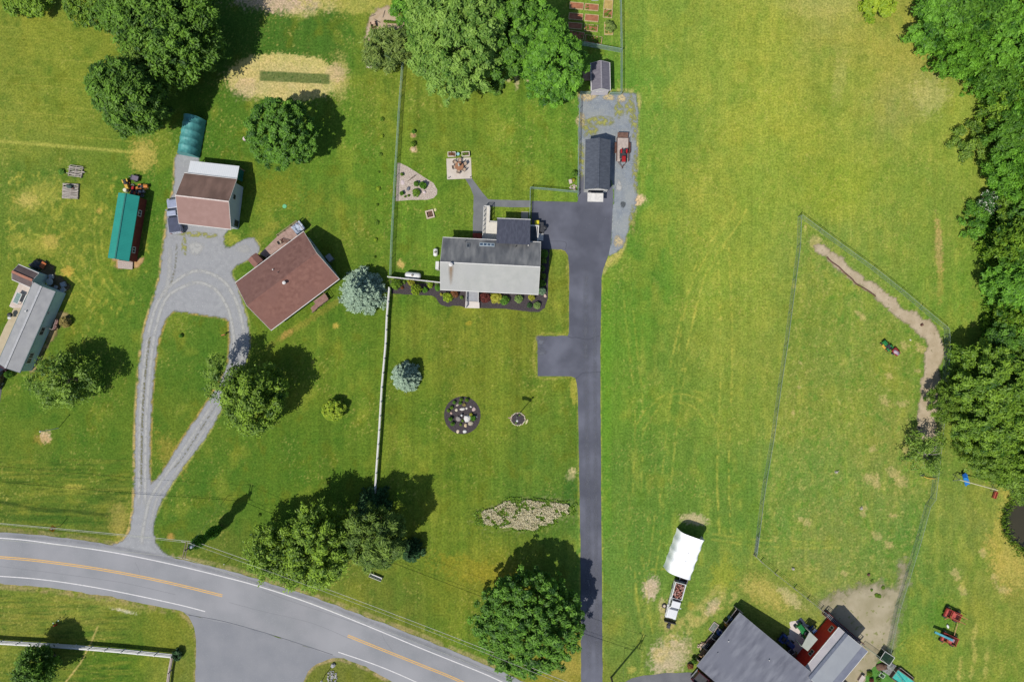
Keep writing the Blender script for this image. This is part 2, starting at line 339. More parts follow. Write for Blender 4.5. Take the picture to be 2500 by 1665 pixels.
patch(1345, 1550, 70, 30, C3(150, 146, 58), .0); patch(1380, 1625, 40, 36, C3(172, 160, 78), .55, 0, 1, 10); patch(1180, 1400, 120, 28, C3(160, 148, 46), .5, 15, 1, 14)
patch(1695, 1268, 30, 13, C3(206, 190, 150), .75, 10, .8, 7); patch(1590, 1435, 17, 26, C3(206, 186, 160), .9, 12, .6, 8); patch(1633, 1500, 18, 40, C3(186, 170, 110), .7, 10, .8, 7)
patch(1616, 1480, 8, 20, C3(206, 186, 140), .6); patch(1688, 1480, 11, 9, C3(170, 160, 70), .6, 0, .5); patch(1541, 1635, 10, 9, C3(190, 180, 90), .6)
patch(1628, 1610, 36, 46, C3(200, 184, 152), .85, 25, .9, 8); patch(1660, 1590, 26, 34, C3(196, 180, 140), .6, 20, 1, 6)
line([(1610,1600),(1650,1540),(1700,1500),(1740,1465),(1760,1440)], 20, C3(200, 184, 112), .55, 14, .25); line([(1680,1540),(1740,1490),(1790,1455)], 10, C3(206, 188, 116), .6, 9, .2)
patch(1740, 1480, 12, 22, C3(206, 184, 150), .7, 35, .6, 8); patch(1870, 1450, 60, 26, C3(196, 180, 98), .6, 30, 1.1, 9); patch(1930, 1460, 34, 14, C3(206, 190, 140), .6, 40, 1.1, 6)
patch(1765, 1405, 30, 40, C3(160, 166, 60), .6, 20, 1, 12)
# paddock soil spots
for i, (a, b, r) in enumerate([(2126,1167,22),(2180,1155,18),(2200,1175,14),(2228,1068,12),(2210,1100,9),(2200,985,18),(2160,980,14),(2140,1180,10),(2110,1240,9),(2105,1255,8),(2180,1258,9),(2207,842,12),(2250,850,14),(2096,765,9),(2106,775,8),(2240,905,8),(2170,920,10),(2130,1095,10),(1970,1275,12),(1955,1266,8),(1950,945,6),(1936,1009,6),(1953,885,6),(2140,1310,14),(2170,1330,12),(2060,1400,10),(1965,555,5),(1990,590,16),(2350,1440,14),(2335,1400,14),(2450,1440,20),(2430,1410,12),(2400,1350,10)]):
    patch(a, b, r*.9, r*(.5+.5*((i*7) % 5)/5), C3(206, 184, 128), .5, (i*37) % 90, 1.6, 6, 60, .3)
for i, (a, b) in enumerate([(2376,1560),(2380,1600),(2372,1640),(2345,1620),(2340,1650),(2410,1600),(2405,1640),(2350,1430),(2382,1540)]):
    patch(a, b, 5, 16, C3(200, 188, 104), .45, 4, 1.6, 5)
patch(2460, 1370, 40, 70, C3(196, 176, 92), .6, -20, 1.1, 8); patch(2440, 1300, 14, 60, C3(176, 166, 70), .5, 0, 1, 6); patch(2470, 1200, 30, 24, C3(190, 176, 88), .5)
patch(2250, 1580, 40, 46, C3(150, 156, 56), .5, 20, .9, 12); patch(2300, 1500, 30, 40, C3(80, 132, 36), .5)
# tyre tracks in the meadow
def tracks(pts, gap=26, w=3.0, k=.42, colr=None, brk=.16):
    sp = smooth_line(pts, 8); colr = C3(196, 192, 84) if colr is None else colr
    for sgn in (-1, 1):
        q = []
        for i, p in enumerate(sp):
            a = sp[max(0, i-1)]; b = sp[min(len(sp)-1, i+1)]; dx, dy = b[0]-a[0], b[1]-a[1]; L = math.hypot(dx, dy)+1e-6
            q.append((p[0]-dy/L*gap/2*sgn, p[1]+dx/L*gap/2*sgn))
        line(q, w, colr, k, 1.8, brk, 70+int(pts[0][0]) % 9)
tracks([(1650,900),(1690,730),(1720,640),(1790,540),(1810,500)], 30); tracks([(1620,1250),(1640,1050),(1665,880),(1700,700),(1780,560)], 24, 3, .32)
tracks([(1765,600),(1772,760),(1772,950),(1765,1150),(1770,1300)], 28, 3.6, .42); tracks([(1470+95,1040),(1600,990),(1650,972),(1700,985),(1735,1030)], 22, 2.2, .34); tracks([(1590,1000),(1650,955),(1720,970)], 14, 2, .3)
tracks([(1560,1380),(1570,1480),(1585,1560)], 24, 3, .34); tracks([(1610,1250),(1600,1330),(1590,1400)], 20, 3, .28); tracks([(1590,1390),(1640,1388)], 2, 2, .4); tracks([(1740,1310),(1850,1325),(1960,1330),(2050,1330)], 14, 4, .3)
tracks([(1650,620),(1640,540),(1700,470),(1790,470)], 22, 2, .22); tracks([(1530,700),(1545,850),(1560,1000),(1555,1200)], 20, 3, .24); tracks([(1700,560),(1760,610),(1800,640)], 20, 2.2, .28)
tracks([(30,600),(80,580),(140,610),(180,680),(230,740)], 16, 2.5, .4); tracks([(240,500),(240,600),(260,680),(300,730)], 16, 2.4, .35); tracks([(10,560),(90,500),(130,450)], 16, 2.4, .35); tracks([(2180,1600),(2230,1560),(2280,1610)], 12, 2.5, .3)
line([(1480,690),(1480,1300)], 18, C3(100, 152, 38), .35, 8)
# worn and dry margins
def fringe(pts, w, colr, k=.8, brk=.25): line(smooth_line(pts, 4), w, colr, k, w*.5+1, brk, 75)
fringe(GRAVEL_LOOP[:20], 7, C3(206, 178, 120), .8); fringe(GRAVEL_LOOP[28:50], 6, C3(178, 176, 96), .7); fringe(GRAVEL_HOLE+[GRAVEL_HOLE[0]], 6, C3(196, 164, 92), .7)
fringe([(1415,228),(1440,226),(1552,226),(1557,274),(1555,329),(1553,430),(1554,465),(1549,520),(1528,574),(1520,607),(1487,640),(1473,665)], 7, C3(196, 184, 120), .6)
fringe([(1487,640),(1500,632),(1510,618)], 16, C3(196, 184, 96), .6)
fringe([(1419,1665),(1417,1317),(1414,1149),(1411,971),(1404,923),(1393,919),(1312,918),(1312,820),(1385,820),(1390,810),(1390,657),(1385,618),(1358,609)], 4.5, C3(176, 168, 86), .5)
fringe([(1469,679),(1465,840),(1466,1012),(1468,1250),(1470,1482),(1471,1665)], 4, C3(170, 176, 80), .6)
patch(1400, 950, 8, 34, C3(190, 178, 76), .6); patch(1560, 488, 17, 12, C3(226, 196, 156), .95, 10, .5, 8); patch(1418, 300, 5, 30, C3(206,184,140), .7); patch(1416,350,4,60,C3(206,184,140),.6)
RN = [(0,1294),(110,1304),(192,1314),(274,1328)]; fringe(RN, 10, C3(150, 138, 96), .6); fringe([(424,1358),(548,1385),(640,1413),(774,1456),(949,1522),(1086,1576),(1260,1650)], 9, C3(168, 154, 108), .7)
fringe([(0,1429),(137,1441),(274,1463),(439,1496),(470,1520),(484,1560),(482,1665)], 12, C3(166, 150, 104), .7); fringe([(738,1665),(752,1640),(774,1621),(812,1609),(840,1610),(894,1631),(960,1668)], 7, C3(180,160,120), .8)
patch(300, 1490, 26, 4, C3(214, 210, 190), .8, 12, 1, 4); patch(300,1480,60,10,C3(160,156,80),.5,10); line([(238,1530),(224,1565),(195,1620),(160,1665)], 2.4, C3(196,178,110), .75, 1.5)
line([(0,1225),(90,1243),(180,1248),(262,1258)], 5, C3(40,66,22), .55, 4); patch(130,1268,140,10,C3(60,100,30),.6,3); patch(290,1270,22,40,C3(170,158,82),.6)
patch(420, 1110, 26, 50, C3(166, 150, 66), .5, -30, 1, 9); patch(416, 1310, 8, 8, C3(190,150,80), .7); patch(537, 1289, 6, 6, C3(200,160,110), .8)
patch(111, 1067, 15, 14, C3(206, 182, 146), .95, 0, .25, 6, 60, .12); patch(103,1072,20,12,C3(190,150,80),.35,0); patch(180, 1188, 26, 6, C3(180,174,80), .6)
patch(1145, 790, 8, 5, C3(190,170,60), .6); patch(1235, 745, 60, 30, C3(126,138,40), .2)
for (a, b, r) in [(1460-40,300,0)]: pass
patch(1290, 205, 5, 10, C3(220,200,170), .7); patch(1240,196,6,5,C3(214,196,160),.7); patch(1262,200,5,16,C3(214,196,160),.6)
patch(2180, 40, 70, 50, C3(120,140,52), .0)
# terrain height: flat apart from the pond hollow
PX, PY = np.where(np.abs(X) < 1e9, X, 0), Y
dp = np.sqrt(((X-2560)/105)**2+((Y-1272)/88)**2)+(fbm(X/30, Y/30, 3, 80)-.5)*.3
Z = -1.2*(1-sst(dp, .78, 1.12))
blend(1-sst(dp, .9, 1.06), C3(70, 62, 40), .9); blend((1-sst(np.abs(dp-1.12), 0, .16)), C3(176,170,84), .5)
me = bpy.data.meshes.new('lawn'); nv = nx*ny
co = np.empty((nv, 3)); co[:, 0] = ((X-CX)*S).ravel(); co[:, 1] = (-(Y-CY)*S).ravel(); co[:, 2] = Z.ravel()
me.vertices.add(nv); me.vertices.foreach_set('co', co.ravel())
idx = np.arange(nv).reshape(ny, nx); q = np.stack([idx[1:, :-1], idx[1:, 1:], idx[:-1, 1:], idx[:-1, :-1]], -1).reshape(-1, 4); nf = len(q)
me.loops.add(nf*4); me.loops.foreach_set('vertex_index', q.ravel().astype(np.int32)); me.polygons.add(nf)
me.polygons.foreach_set('loop_start', np.arange(0, nf*4, 4, dtype=np.int32)); me.update(calc_edges=True)
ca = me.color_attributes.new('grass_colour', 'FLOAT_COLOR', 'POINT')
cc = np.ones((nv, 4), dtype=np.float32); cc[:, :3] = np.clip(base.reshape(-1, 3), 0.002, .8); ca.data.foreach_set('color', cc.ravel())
gm = bpy.data.materials.new('grass'); gm.use_nodes = True; N = gm.node_tree.nodes; L = gm.node_tree.links; P = N['Principled BSDF']
at = N.new('ShaderNodeAttribute'); at.attribute_name = 'grass_colour'; tc = N.new('ShaderNodeTexCoord')
prev = at.outputs['Color']
for sc, det, lo, hi, a, b in ((9.0, 3, .36, .64, (.80, .82, .78), (1.20, 1.18, 1.16)), (3.3, 7, .32, .68, (.70, .73, .68), (1.32, 1.28, 1.31)), (1.1, 4, .3, .7, (.86, .90, .80), (1.15, 1.10, 1.2)), (.32, 3, .35, .65, (.93, .97, .95), (1.08, 1.03, 1.0))):
    n = N.new('ShaderNodeTexNoise'); n.inputs['Scale'].default_value = sc; n.inputs['Detail'].default_value = det; L.new(tc.outputs['Object'], n.inputs['Vector'])
    r = N.new('ShaderNodeMapRange'); r.inputs['From Min'].default_value = lo; r.inputs['From Max'].default_value = hi; L.new(n.outputs['Fac'], r.inputs['Value'])
    x = N.new('ShaderNodeMix'); x.data_type = 'RGBA'; L.new(r.outputs['Result'], x.inputs[0]); x.inputs[6].default_value = (*a, 1); x.inputs[7].default_value = (*b, 1)
    y = N.new('ShaderNodeMix'); y.data_type = 'RGBA'; y.blend_type = 'MULTIPLY'; y.inputs[0].default_value = 1; L.new(prev, y.inputs[6]); L.new(x.outputs[2], y.inputs[7]); prev = y.outputs[2]
L.new(prev, P.inputs['Base Color']); P.inputs['Roughness'].default_value = .9; P.inputs['Specular IOR Level'].default_value = .1
bp = N.new('ShaderNodeBump'); bp.inputs['Strength'].default_value = .5; bp.inputs['Distance'].default_value = .06
n = N.new('ShaderNodeTexNoise'); n.inputs['Scale'].default_value = 7; n.inputs['Detail'].default_value = 4; L.new(tc.outputs['Object'], n.inputs['Vector']); L.new(n.outputs['Fac'], bp.inputs['Height']); L.new(bp.outputs['Normal'], P.inputs['Normal'])
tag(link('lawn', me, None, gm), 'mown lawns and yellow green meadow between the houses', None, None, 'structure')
# ------------------------------------------------------------------ sheets laid on the ground
def resample(pts, stepm, jit, rng):
    out = []; n = len(pts)
    for i in range(n):
        a = pts[i]; b = pts[(i+1) % n]; L = math.hypot(b[0]-a[0], b[1]-a[1]); k = max(1, int(L/stepm))
        nxv, nyv = ((b[1]-a[1])/L, -(b[0]-a[0])/L) if L else (0, 0)
        for j in range(k):
            t = j/k; d = rng.gauss(0, jit) if jit else 0
            out.append((a[0]+(b[0]-a[0])*t+nxv*d, a[1]+(b[1]-a[1])*t+nyv*d))
    return out
def sheet(name, ptspx, z, m, jit=0.0, stepm=.5, holes=(), label=None, kind='structure', parent=None, sm=0, cat=None, org=None, thick=0.0):
    rng = random.Random(int(z*1000)+len(ptspx)*7)
    P_ = [p for p in ptspx]
    if sm: P_ = smooth_line(P_+[P_[0]], sm)[:-1]
    loops = [resample(WP(P_), stepm, jit, rng)]+[resample(WP(smooth_line(h+[h[0]], 3)[:-1] if sm else h), stepm, jit, rng) for h in holes]
    vs = []; polys = []
    for l in loops:
        vs += [(p[0], p[1], z) for p in l]; polys.append([Vector((p[0], p[1], 0)) for p in l])
    tris = tessellate_polygon(polys); fs = []
    for t in tris:
        a, b, d = (Vector(vs[i]) for i in t)
        if (b-a).cross(d-a).z < 0: t = (t[0], t[2], t[1])
        fs.append(tuple(t))
    if thick:
        n0 = 0
        for l in loops:
            k = len(l); b0_ = len(vs); vs += [(p[0], p[1], z-thick) for p in l]
            for i in range(k): fs.append((n0+i, n0+(i+1) % k, b0_+(i+1) % k, b0_+i))
            n0 += k
    if org: vs = [(v[0]-org[0], v[1]-org[1], v[2]) for v in vs]
    me = bpy.data.meshes.new(name); me.from_pydata(vs, [], fs); me.update()
    o = link(name, me, parent, m); tag(o, label, cat, None, kind); return o
def softmat(name, c1, c2, sc=2.5, lo=.42, hi=.62):
    m = bpy.data.materials.new(name); m.use_nodes = True; N = m.node_tree.nodes; L = m.node_tree.links; P = N['Principled BSDF']
    at = N.new('ShaderNodeAttribute'); at.attribute_name = 'cover'; tc = N.new('ShaderNodeTexCoord'); n = N.new('ShaderNodeTexNoise'); n.inputs['Scale'].default_value = sc; n.inputs['Detail'].default_value = 6; L.new(tc.outputs['Object'], n.inputs['Vector'])
    n2 = N.new('ShaderNodeTexNoise'); n2.inputs['Scale'].default_value = sc*2.3; L.new(tc.outputs['Object'], n2.inputs['Vector'])
    x = N.new('ShaderNodeMix'); x.data_type = 'RGBA'; L.new(n2.outputs['Fac'], x.inputs[0]); x.inputs[6].default_value = (*c1, 1); x.inputs[7].default_value = (*c2, 1); L.new(x.outputs[2], P.inputs['Base Color']); P.inputs['Roughness'].default_value = .95; P.inputs['Specular IOR Level'].default_value = .1
    r = N.new('ShaderNodeMapRange'); r.inputs['From Min'].default_value = lo; r.inputs['From Max'].default_value = hi; L.new(n.outputs['Fac'], r.inputs['Value'])
    k = N.new('ShaderNodeMath'); k.operation = 'MULTIPLY'; L.new(at.outputs['Fac'], k.inputs[0]); L.new(r.outputs['Result'], k.inputs[1]); L.new(k.outputs[0], P.inputs['Alpha']); return m
def soft_region(name, pts, z, cols, label, edge=.3, nz=.5, cell=.22, hole=None, sc=1.6, sc2=.5, kind='structure', sm=2):
    P_ = WP(smooth_line(list(pts)+[pts[0]], sm)[:-1] if sm > 1 else pts); xs = [p[0] for p in P_]; ys = [p[1] for p in P_]
    ax = np.arange(min(xs)-1, max(xs)+1, cell); ay = np.arange(min(ys)-1, max(ys)+1, cell); GX, GY = np.meshgrid(ax, ay)
    d = dseg(GX, GY, P_+[P_[0]])*np.where(inpoly(GX, GY, P_), 1, -1)
    if hole: Q = WP(smooth_line(list(hole)+[hole[0]], 2)[:-1]); d = np.minimum(d, dseg(GX, GY, Q+[Q[0]])*np.where(inpoly(GX, GY, Q), -1, 1))
    cv = sst(d+(fbm(GX*1.3+50, GY*1.3+50, 3, 13)-.5)*nz*2+(fbm(GX*4+50, GY*4+50, 2, 15)-.5)*nz, -edge*.5, edge*.5)
    h_, w_ = GX.shape; idx = np.arange(h_*w_).reshape(h_, w_); q = np.stack([idx[:-1, :-1], idx[:-1, 1:], idx[1:, 1:], idx[1:, :-1]], -1).reshape(-1, 4)
    q = q[cv.ravel()[q].max(1) > .01]; used = np.unique(q); mp_ = np.full(h_*w_, -1); mp_[used] = np.arange(len(used)); q = mp_[q]
    me = bpy.data.meshes.new(name); me.vertices.add(len(used)); me.vertices.foreach_set('co', np.stack([GX.ravel()[used], GY.ravel()[used], np.full(len(used), z)], 1).ravel())
    me.loops.add(len(q)*4); me.loops.foreach_set('vertex_index', q.ravel().astype(np.int32)); me.polygons.add(len(q)); me.polygons.foreach_set('loop_start', np.arange(0, len(q)*4, 4, dtype=np.int32)); me.update(calc_edges=True)
    a = me.attributes.new('cover', 'FLOAT', 'POINT'); a.data.foreach_set('value', cv.ravel()[used].astype(np.float32))
    # reuse the opaque ground material and let the ragged edge fade by the cover attribute
    m = cols.copy(); N = m.node_tree.nodes; L = m.node_tree.links; at = N.new('ShaderNodeAttribute'); at.attribute_name = 'cover'; L.new(at.outputs['Fac'], N['Principled BSDF'].inputs['Alpha'])
    return tag(link(name, me, None, m), label, None, None, kind)
_sz = [.0305]
def soft_band(name, pts, w, m, k, label):
    sp = WP(smooth_line(pts, 8)); z = _sz[0]; _sz[0] += .0006; vs = []; al = []; prof = [(-1, 0), (-.6, .55), (-.25, 1), (.25, 1), (.6, .55), (1, 0)]
    for i, p in enumerate(sp):
        a = sp[max(0, i-1)]; b = sp[min(len(sp)-1, i+1)]; dx, dy = b[0]-a[0], b[1]-a[1]; L_ = math.hypot(dx, dy); e = min(1, i/3, (len(sp)-1-i)/3)
        for u, v in prof: vs.append((p[0]-dy/L_*w/2*u, p[1]+dx/L_*w/2*u, z)); al.append(v*k*e)
    n = len(prof); fs = [(i*n+j+1, i*n+j, (i+1)*n+j, (i+1)*n+j+1) for i in range(len(sp)-1) for j in range(n-1)]
    me = bpy.data.meshes.new(name); me.from_pydata(vs, [], fs); me.update(); a = me.attributes.new('cover', 'FLOAT', 'POINT'); a.data.foreach_set('value', al); return tag(link(name, me, None, m), label, None, None, 'structure')
def soft_spot(name, px, py, rx, ry, m, k, label, rot=0.0, kind='stuff'):
    x, y = W(px, py); z = _sz[0]; _sz[0] += .0006; vs = [(0, 0, 0)]; al = [k]; n = 20
    for rr, v in ((.55, k), (.8, k*.5), (1, 0)):
        for i in range(n): a = 2*math.pi*i/n; q = rr*(1+.12*math.sin(a*3+px)); vs.append((rx*S*q*math.cos(a), ry*S*q*math.sin(a), 0)); al.append(v)
    fs = [(0, 1+i, 1+(i+1) % n) for i in range(n)]+[(1+j*n+i, 1+(j+1)*n+i, 1+(j+1)*n+(i+1) % n, 1+j*n+(i+1) % n) for j in range(2) for i in range(n)]
    me = bpy.data.meshes.new(name); me.from_pydata(vs, [], fs); me.update(); a = me.attributes.new('cover', 'FLOAT', 'POINT'); a.data.foreach_set('value', al); o = link(name, me, None, m); o.location = (x, y, z); o.rotation_euler = (0, 0, rot); return tag(o, label, None, None, kind)

m_road = mat('road_asphalt', c(158,158,162), c(146,148,152), .25, .9, 6, bump=.1, spk=c(172,172,174), spks=9, spkt=.64, big=(c(166,166,170), .12))
m_side = mat('side_road_asphalt', c(150,151,156), c(140,142,148), .3, .9, 6, bump=.1, spk=c(164,164,168), spks=9, spkt=.64)
m_drive = mat('driveway_asphalt', c(94,96,108), c(87,89,101), .35, .85, 5, bump=.1, spk=c(176,178,186), spks=8, spkt=.735, big=(c(113,115,128), .2))
m_grav = mat('crushed_gravel', c(170,171,173), c(157,158,161), 1.2, .95, 8, bump=.3, spk=c(186,186,186), spks=5, spkt=.63, big=(c(164,165,168), .25))
m_grav2 = mat('blue_grey_gravel', c(150,158,166), c(132,140,150), 1.5, .95, 8, bump=.3, spk=c(178,180,176), spks=6, spkt=.6, big=(c(160,164,164), .3))
m_path = mat('path_asphalt', c(132,134,136), c(116,118,122), .5, .9, 5, bump=.1)
m_dirt = mat('bare_soil', c(204,186,158), c(184,166,136), .8, .95, 7, bump=.3, spk=c(150,138,104), spks=2.2, spkt=.66)
m_dirt2 = mat('trampled_soil', c(188,176,148), c(166,156,124), .4, .95, 7, bump=.3, spk=c(146,146,96), spks=1.2, spkt=.62)
m_white = mat('road_paint_white', c(236,232,232), c(214,212,212), 3, .6, spk=c(180,180,182), spks=14, spkt=.66)
m_yel = mat('road_paint_yellow', c(240,186,84), c(220,170,84), 3, .6, spk=c(176,160,130), spks=14, spkt=.66)
m_mulch = mat('dark_mulch', c(82,74,78), c(62,56,58), 5, .95, 6, bump=.5, spk=c(112,102,98), spks=22, spkt=.62)
m_conc = mat('pale_concrete', c(222,210,198), c(210,198,184), 1.0, .85, 5, bump=.1)
m_seam = mat('tar_seam', c(74,78,90), rough=.8)
ROAD = [(-400,1288),(0,1298),(110,1307),(192,1317),(274,1331),(300,1337),(384,1350),(422,1361),(548,1389),(640,1417),(774,1460),(949,1526),(1086,1580),(1260,1654),(1500,1770),(1900,2000),(1700,2100),(1300,1850),(1050,1712),(960,1665),(894,1627),(839,1606),(812,1599),(620,1536),(461,1500),(439,1490),(274,1458),(137,1436),(0,1424),(-400,1400)]
sheet('road', ROAD, .022, m_road, .05, .8, label='grey two lane asphalt road curving across the lower left')
sheet('side_road', [(436,1489),(461,1500),(620,1536),(812,1599),(839,1606),(812,1605),(774,1619),(752,1638),(741,1665),(735,1900),(475,1900),(477,1665),(479,1564),(474,1531),(461,1504),(448,1494)], .016, m_side, .04, .8, label='lighter grey side road joining the main road from below')
soft_region('gravel_driveway', GRAVEL_LOOP, .012, m_grav, 'pale grey gravel driveway looping round a teardrop lawn', .25, .22, .24, GRAVEL_HOLE)
soft_region('gravel_yard', [(1415,229),(1440,233),(1552,229),(1557,274),(1555,329),(1553,430),(1554,465),(1549,520),(1528,574),(1520,607),(1487,624),(1480,618),(1491,596),(1494,528),(1497,473),(1494,440),(1424,440),(1424,429),(1415,429)], .008, m_grav2, 'blue grey gravel yard around the dark roofed garage', 0.25, 0.3, 0.22, sm=1)
sheet('asphalt_driveway', [(1419,1900),(1419,1665),(1417,1317),(1414,1149),(1411,971),(1408.6,935),(1404.5,923),(1393.5,918.7),(1312.6,918),(1312.6,820.5),(1385,820),(1389,814),(1389.5,657),(1386.7,624),(1380,613),(1370,609),(1358,608.6),(1312,607),(1298,540),(1298,491),(1408.6,493.6),(1411,490),(1415.5,429),(1424,429),(1440,440),(1490,440),(1497,473),(1495,528),(1491,596.5),(1486.8,618),(1473,657),(1469,679),(1465.6,840),(1466,1012),(1468,1250),(1470,1482),(1471,1665),(1474,1900)], .018, m_drive, .02, .9, label='dark blue grey asphalt driveway beside the grey roofed house')
sheet('barn_lot', [(1518,1668),(1541.6,1654.5),(1570,1649),(1624,1643.6),(1706,1640),(1760,1660),(1900,1760),(1500,1800)], .016, mat('worn_asphalt', c(124,124,128), c(112,112,118), .6, .9, 5), .05, .8, label='worn asphalt lot in front of the big barn at the bottom edge')
sheet('garden_path', [(1135.5,436),(1152,436),(1171,462),(1191.7,486.8),(1260,489.5),(1296,490),(1296,506),(1260,506.5),(1182,505),(1178,569),(1154.7,569),(1156,478.5),(1149,459)], .013, m_path, .02, .6, label='grey asphalt garden path from the patio to the back deck')
soft_region('dirt_track', [(1990,598),(2008,596),(2024,611),(2052,627),(2071,650),(2093,665),(2112,684),(2137,694),(2162,717),(2186,728),(2195,748),(2211,757),(2236,763),(2245,779),(2271,783),(2288,805),(2297,830),(2299,842),(2303,858),(2296,897),(2293,957),(2288,1012),(2288,1068),(2275,1082),(2264,1072),(2240,1068),(2240,1050),(2244,984),(2252,916),(2260,856),(2262,828),(2250,822),(2241,813),(2216,791),(2189,772),(2162,747),(2137,725),(2118,707),(2088,692),(2068,673),(2036,648),(2013,627),(1991,612)], .010, m_dirt, 'bare beige dirt track along the inside of the paddock fence', 0.4, 0.45, 0.22, sm=2)
soft_region('dirt_yard', [(2003,1475),(2040,1450),(2080,1440),(2115,1428),(2142,1425),(2160,1440),(2185,1435),(2196,1420),(2198,1398),(2206,1368),(2213,1395),(2212,1410),(2200,1460),(2188,1500),(2178,1550),(2171,1588),(2155,1594),(2148,1600),(2145,1615),(2140,1640),(2105,1700),(2040,1760),(1990,1700),(2080,1580),(2020,1510)], .009, m_dirt2, 'trampled bare soil yard behind the red barn', 2.6, 1.1, 0.22, sm=2)
def stripe(name, pts, w, m, label, dash=None):
    sp = WP(smooth_line(pts, 8)); l = []; r = []
    for i, p in enumerate(sp):
        a = sp[max(0, i-1)]; b = sp[min(len(sp)-1, i+1)]; dx, dy = b[0]-a[0], b[1]-a[1]; L_ = math.hypot(dx, dy)
        l.append((p[0]-dy/L_*w/2, p[1]+dx/L_*w/2, .028)); r.append((p[0]+dy/L_*w/2, p[1]-dx/L_*w/2, .028))
    n = len(l); me = bpy.data.meshes.new(name); me.from_pydata(l+r, [], [(i+1, i, n+i, n+i+1) for i in range(n-1)]); me.update()
    return tag(link(name, me, None, m), label, None, None, 'structure')
def off(pts, d):
    out = []
    for i, p in enumerate(pts):
        a = pts[max(0, i-1)]; b = pts[min(len(pts)-1, i+1)]; dx, dy = b[0]-a[0], b[1]-a[1]; L_ = math.hypot(dx, dy); out.append((p[0]-dy/L_*d, p[1]+dx/L_*d))
    return out
stripe('road_edge_line', [(-300,1303),(0,1313),(137,1328),(274,1347.5),(411,1375),(548,1408),(640,1433),(757,1472),(894,1526),(1031,1583),(1168,1638),(1229,1665),(1420,1752)], .15, m_white, 'long white edge line along the upper side of the road')
stripe('road_edge_line', [(-300,1390),(0,1406),(110,1415),(219,1431),(329,1452),(439,1476),(501,1492)], .14, m_white, 'white edge line ending before the side road')
stripe('road_edge_line', [(826,1591),(922,1624),(1018,1665),(1160,1735)], .14, m_white, 'white edge line starting after the side road')
ya = [(-300,1346),(0,1360),(137,1373.5),(274,1394),(411,1421.5),(543,1453.5)]; yb = [(849,1551),(922,1580.5),(1031,1624),(1130,1665),(1300,1750)]
for pts, wh in ((ya, 'left of the junction'), (yb, 'right of the junction')):
    stripe('centre_line', off(pts, 2.1), .13, m_yel, 'lower yellow centre line '+wh); stripe('centre_line', off(pts, -2.1), .13, m_yel, 'upper yellow centre line '+wh)
def crack(pts, w=.07, label='dark seam across the driveway', z=.024):
    rg = random.Random(4); sp = smooth_line([(a+rg.uniform(-.8, .8), b+rg.uniform(-.8, .8)) for a, b in pts], 3)
    stripe('pavement_seam', sp, w, m_seam, label).location.z = z-.028
crack([(1386,821),(1395,825),(1408,824),(1425,828),(1438,829),(1450,824),(1464,821)], .08, 'crack across the driveway above the parking bay')
crack([(1405,926),(1414,918),(1424,911),(1440,909),(1465,908)], .08, 'crack across the driveway below the parking bay')
crack([(461,1501),(540,1515),(620,1536),(700,1560),(812,1598)], .07, 'dark joint between side road and main road', .026)
crack([(1342,590),(1380,592),(1381,609)], .05, 'joint around the driveway corner slab')
mt_l = softmat('pale_wheel_gravel', c(214,213,208), c(202,201,197), 1.6, .25, .5); mt_b = softmat('brown_weedy_gravel', c(150,138,112), c(128,134,88), 2.6, .4, .62); mt_d = softmat('dark_wheel_asphalt', c(136,137,142), c(142,143,147), .5, .2, .5); mt_w = softmat('weeds', c(140,158,62), c(196,184,118), 1.5, .40, .60); mt_s = softmat('straw_litter', c(226,206,162), c(206,186,140), 3.0, .36, .52); mt_da = softmat('pale_driveway_dust', c(128,131,140), c(120,122,132), .9, .3, .6); mt_dg = softmat('dark_gravel', c(142,143,146), c(132,134,138), 1.4, .25, .5)
LB = [(345,1240),(346,1150),(347,1050),(352,960),(362,860),(374,790),(396,730),(430,690),(480,672),(530,690),(562,730),(578,780),(584,840),(575,890)]
soft_band('wheel_track', [(p[0]-6, p[1]) for p in LB[:7]]+[(425,690),(478,662),(538,680),(572,725),(590,780),(596,840),(588,890)], .8, mt_l, .75, 'pale outer wheel track round the gravel loop')
soft_band('wheel_track', [(p[0]+9, p[1]) for p in LB[:7]]+[(440,704),(482,690),(522,704),(550,740),(565,785),(571,840),(562,890)], .8, mt_l, .75, 'pale inner wheel track round the gravel loop')
soft_band('weedy_strip', [(345,1200),(347,1050),(353,940),(362,850),(368,820)], .5, mt_b, .9, 'brown weedy strip between the wheel tracks')
soft_band('wheel_track', [(527,975),(480,1048),(440,1110),(400,1165),(366,1220),(350,1290),(346,1330)], .8, mt_l, .7, 'pale wheel track on the right branch of the loop'); soft_band('wheel_track', [(541,985),(494,1058),(452,1122),(412,1178),(384,1216),(366,1290)], .7, mt_l, .6, 'second pale wheel track on the right branch')
soft_band('weedy_strip', [(534,978),(488,1052),(446,1116),(420,1148)], .4, mt_b, .5, 'faint brown strip on the right branch of the loop')
soft_band('wheel_track', [(415,600),(412,680),(398,730)], 1.0, mt_l, .6, 'pale worn strip on the left of the gravel yard'); soft_band('weedy_strip', [(432,590),(428,650),(415,700)], .5, mt_b, .5, 'brown worn strip on the left of the gravel yard')
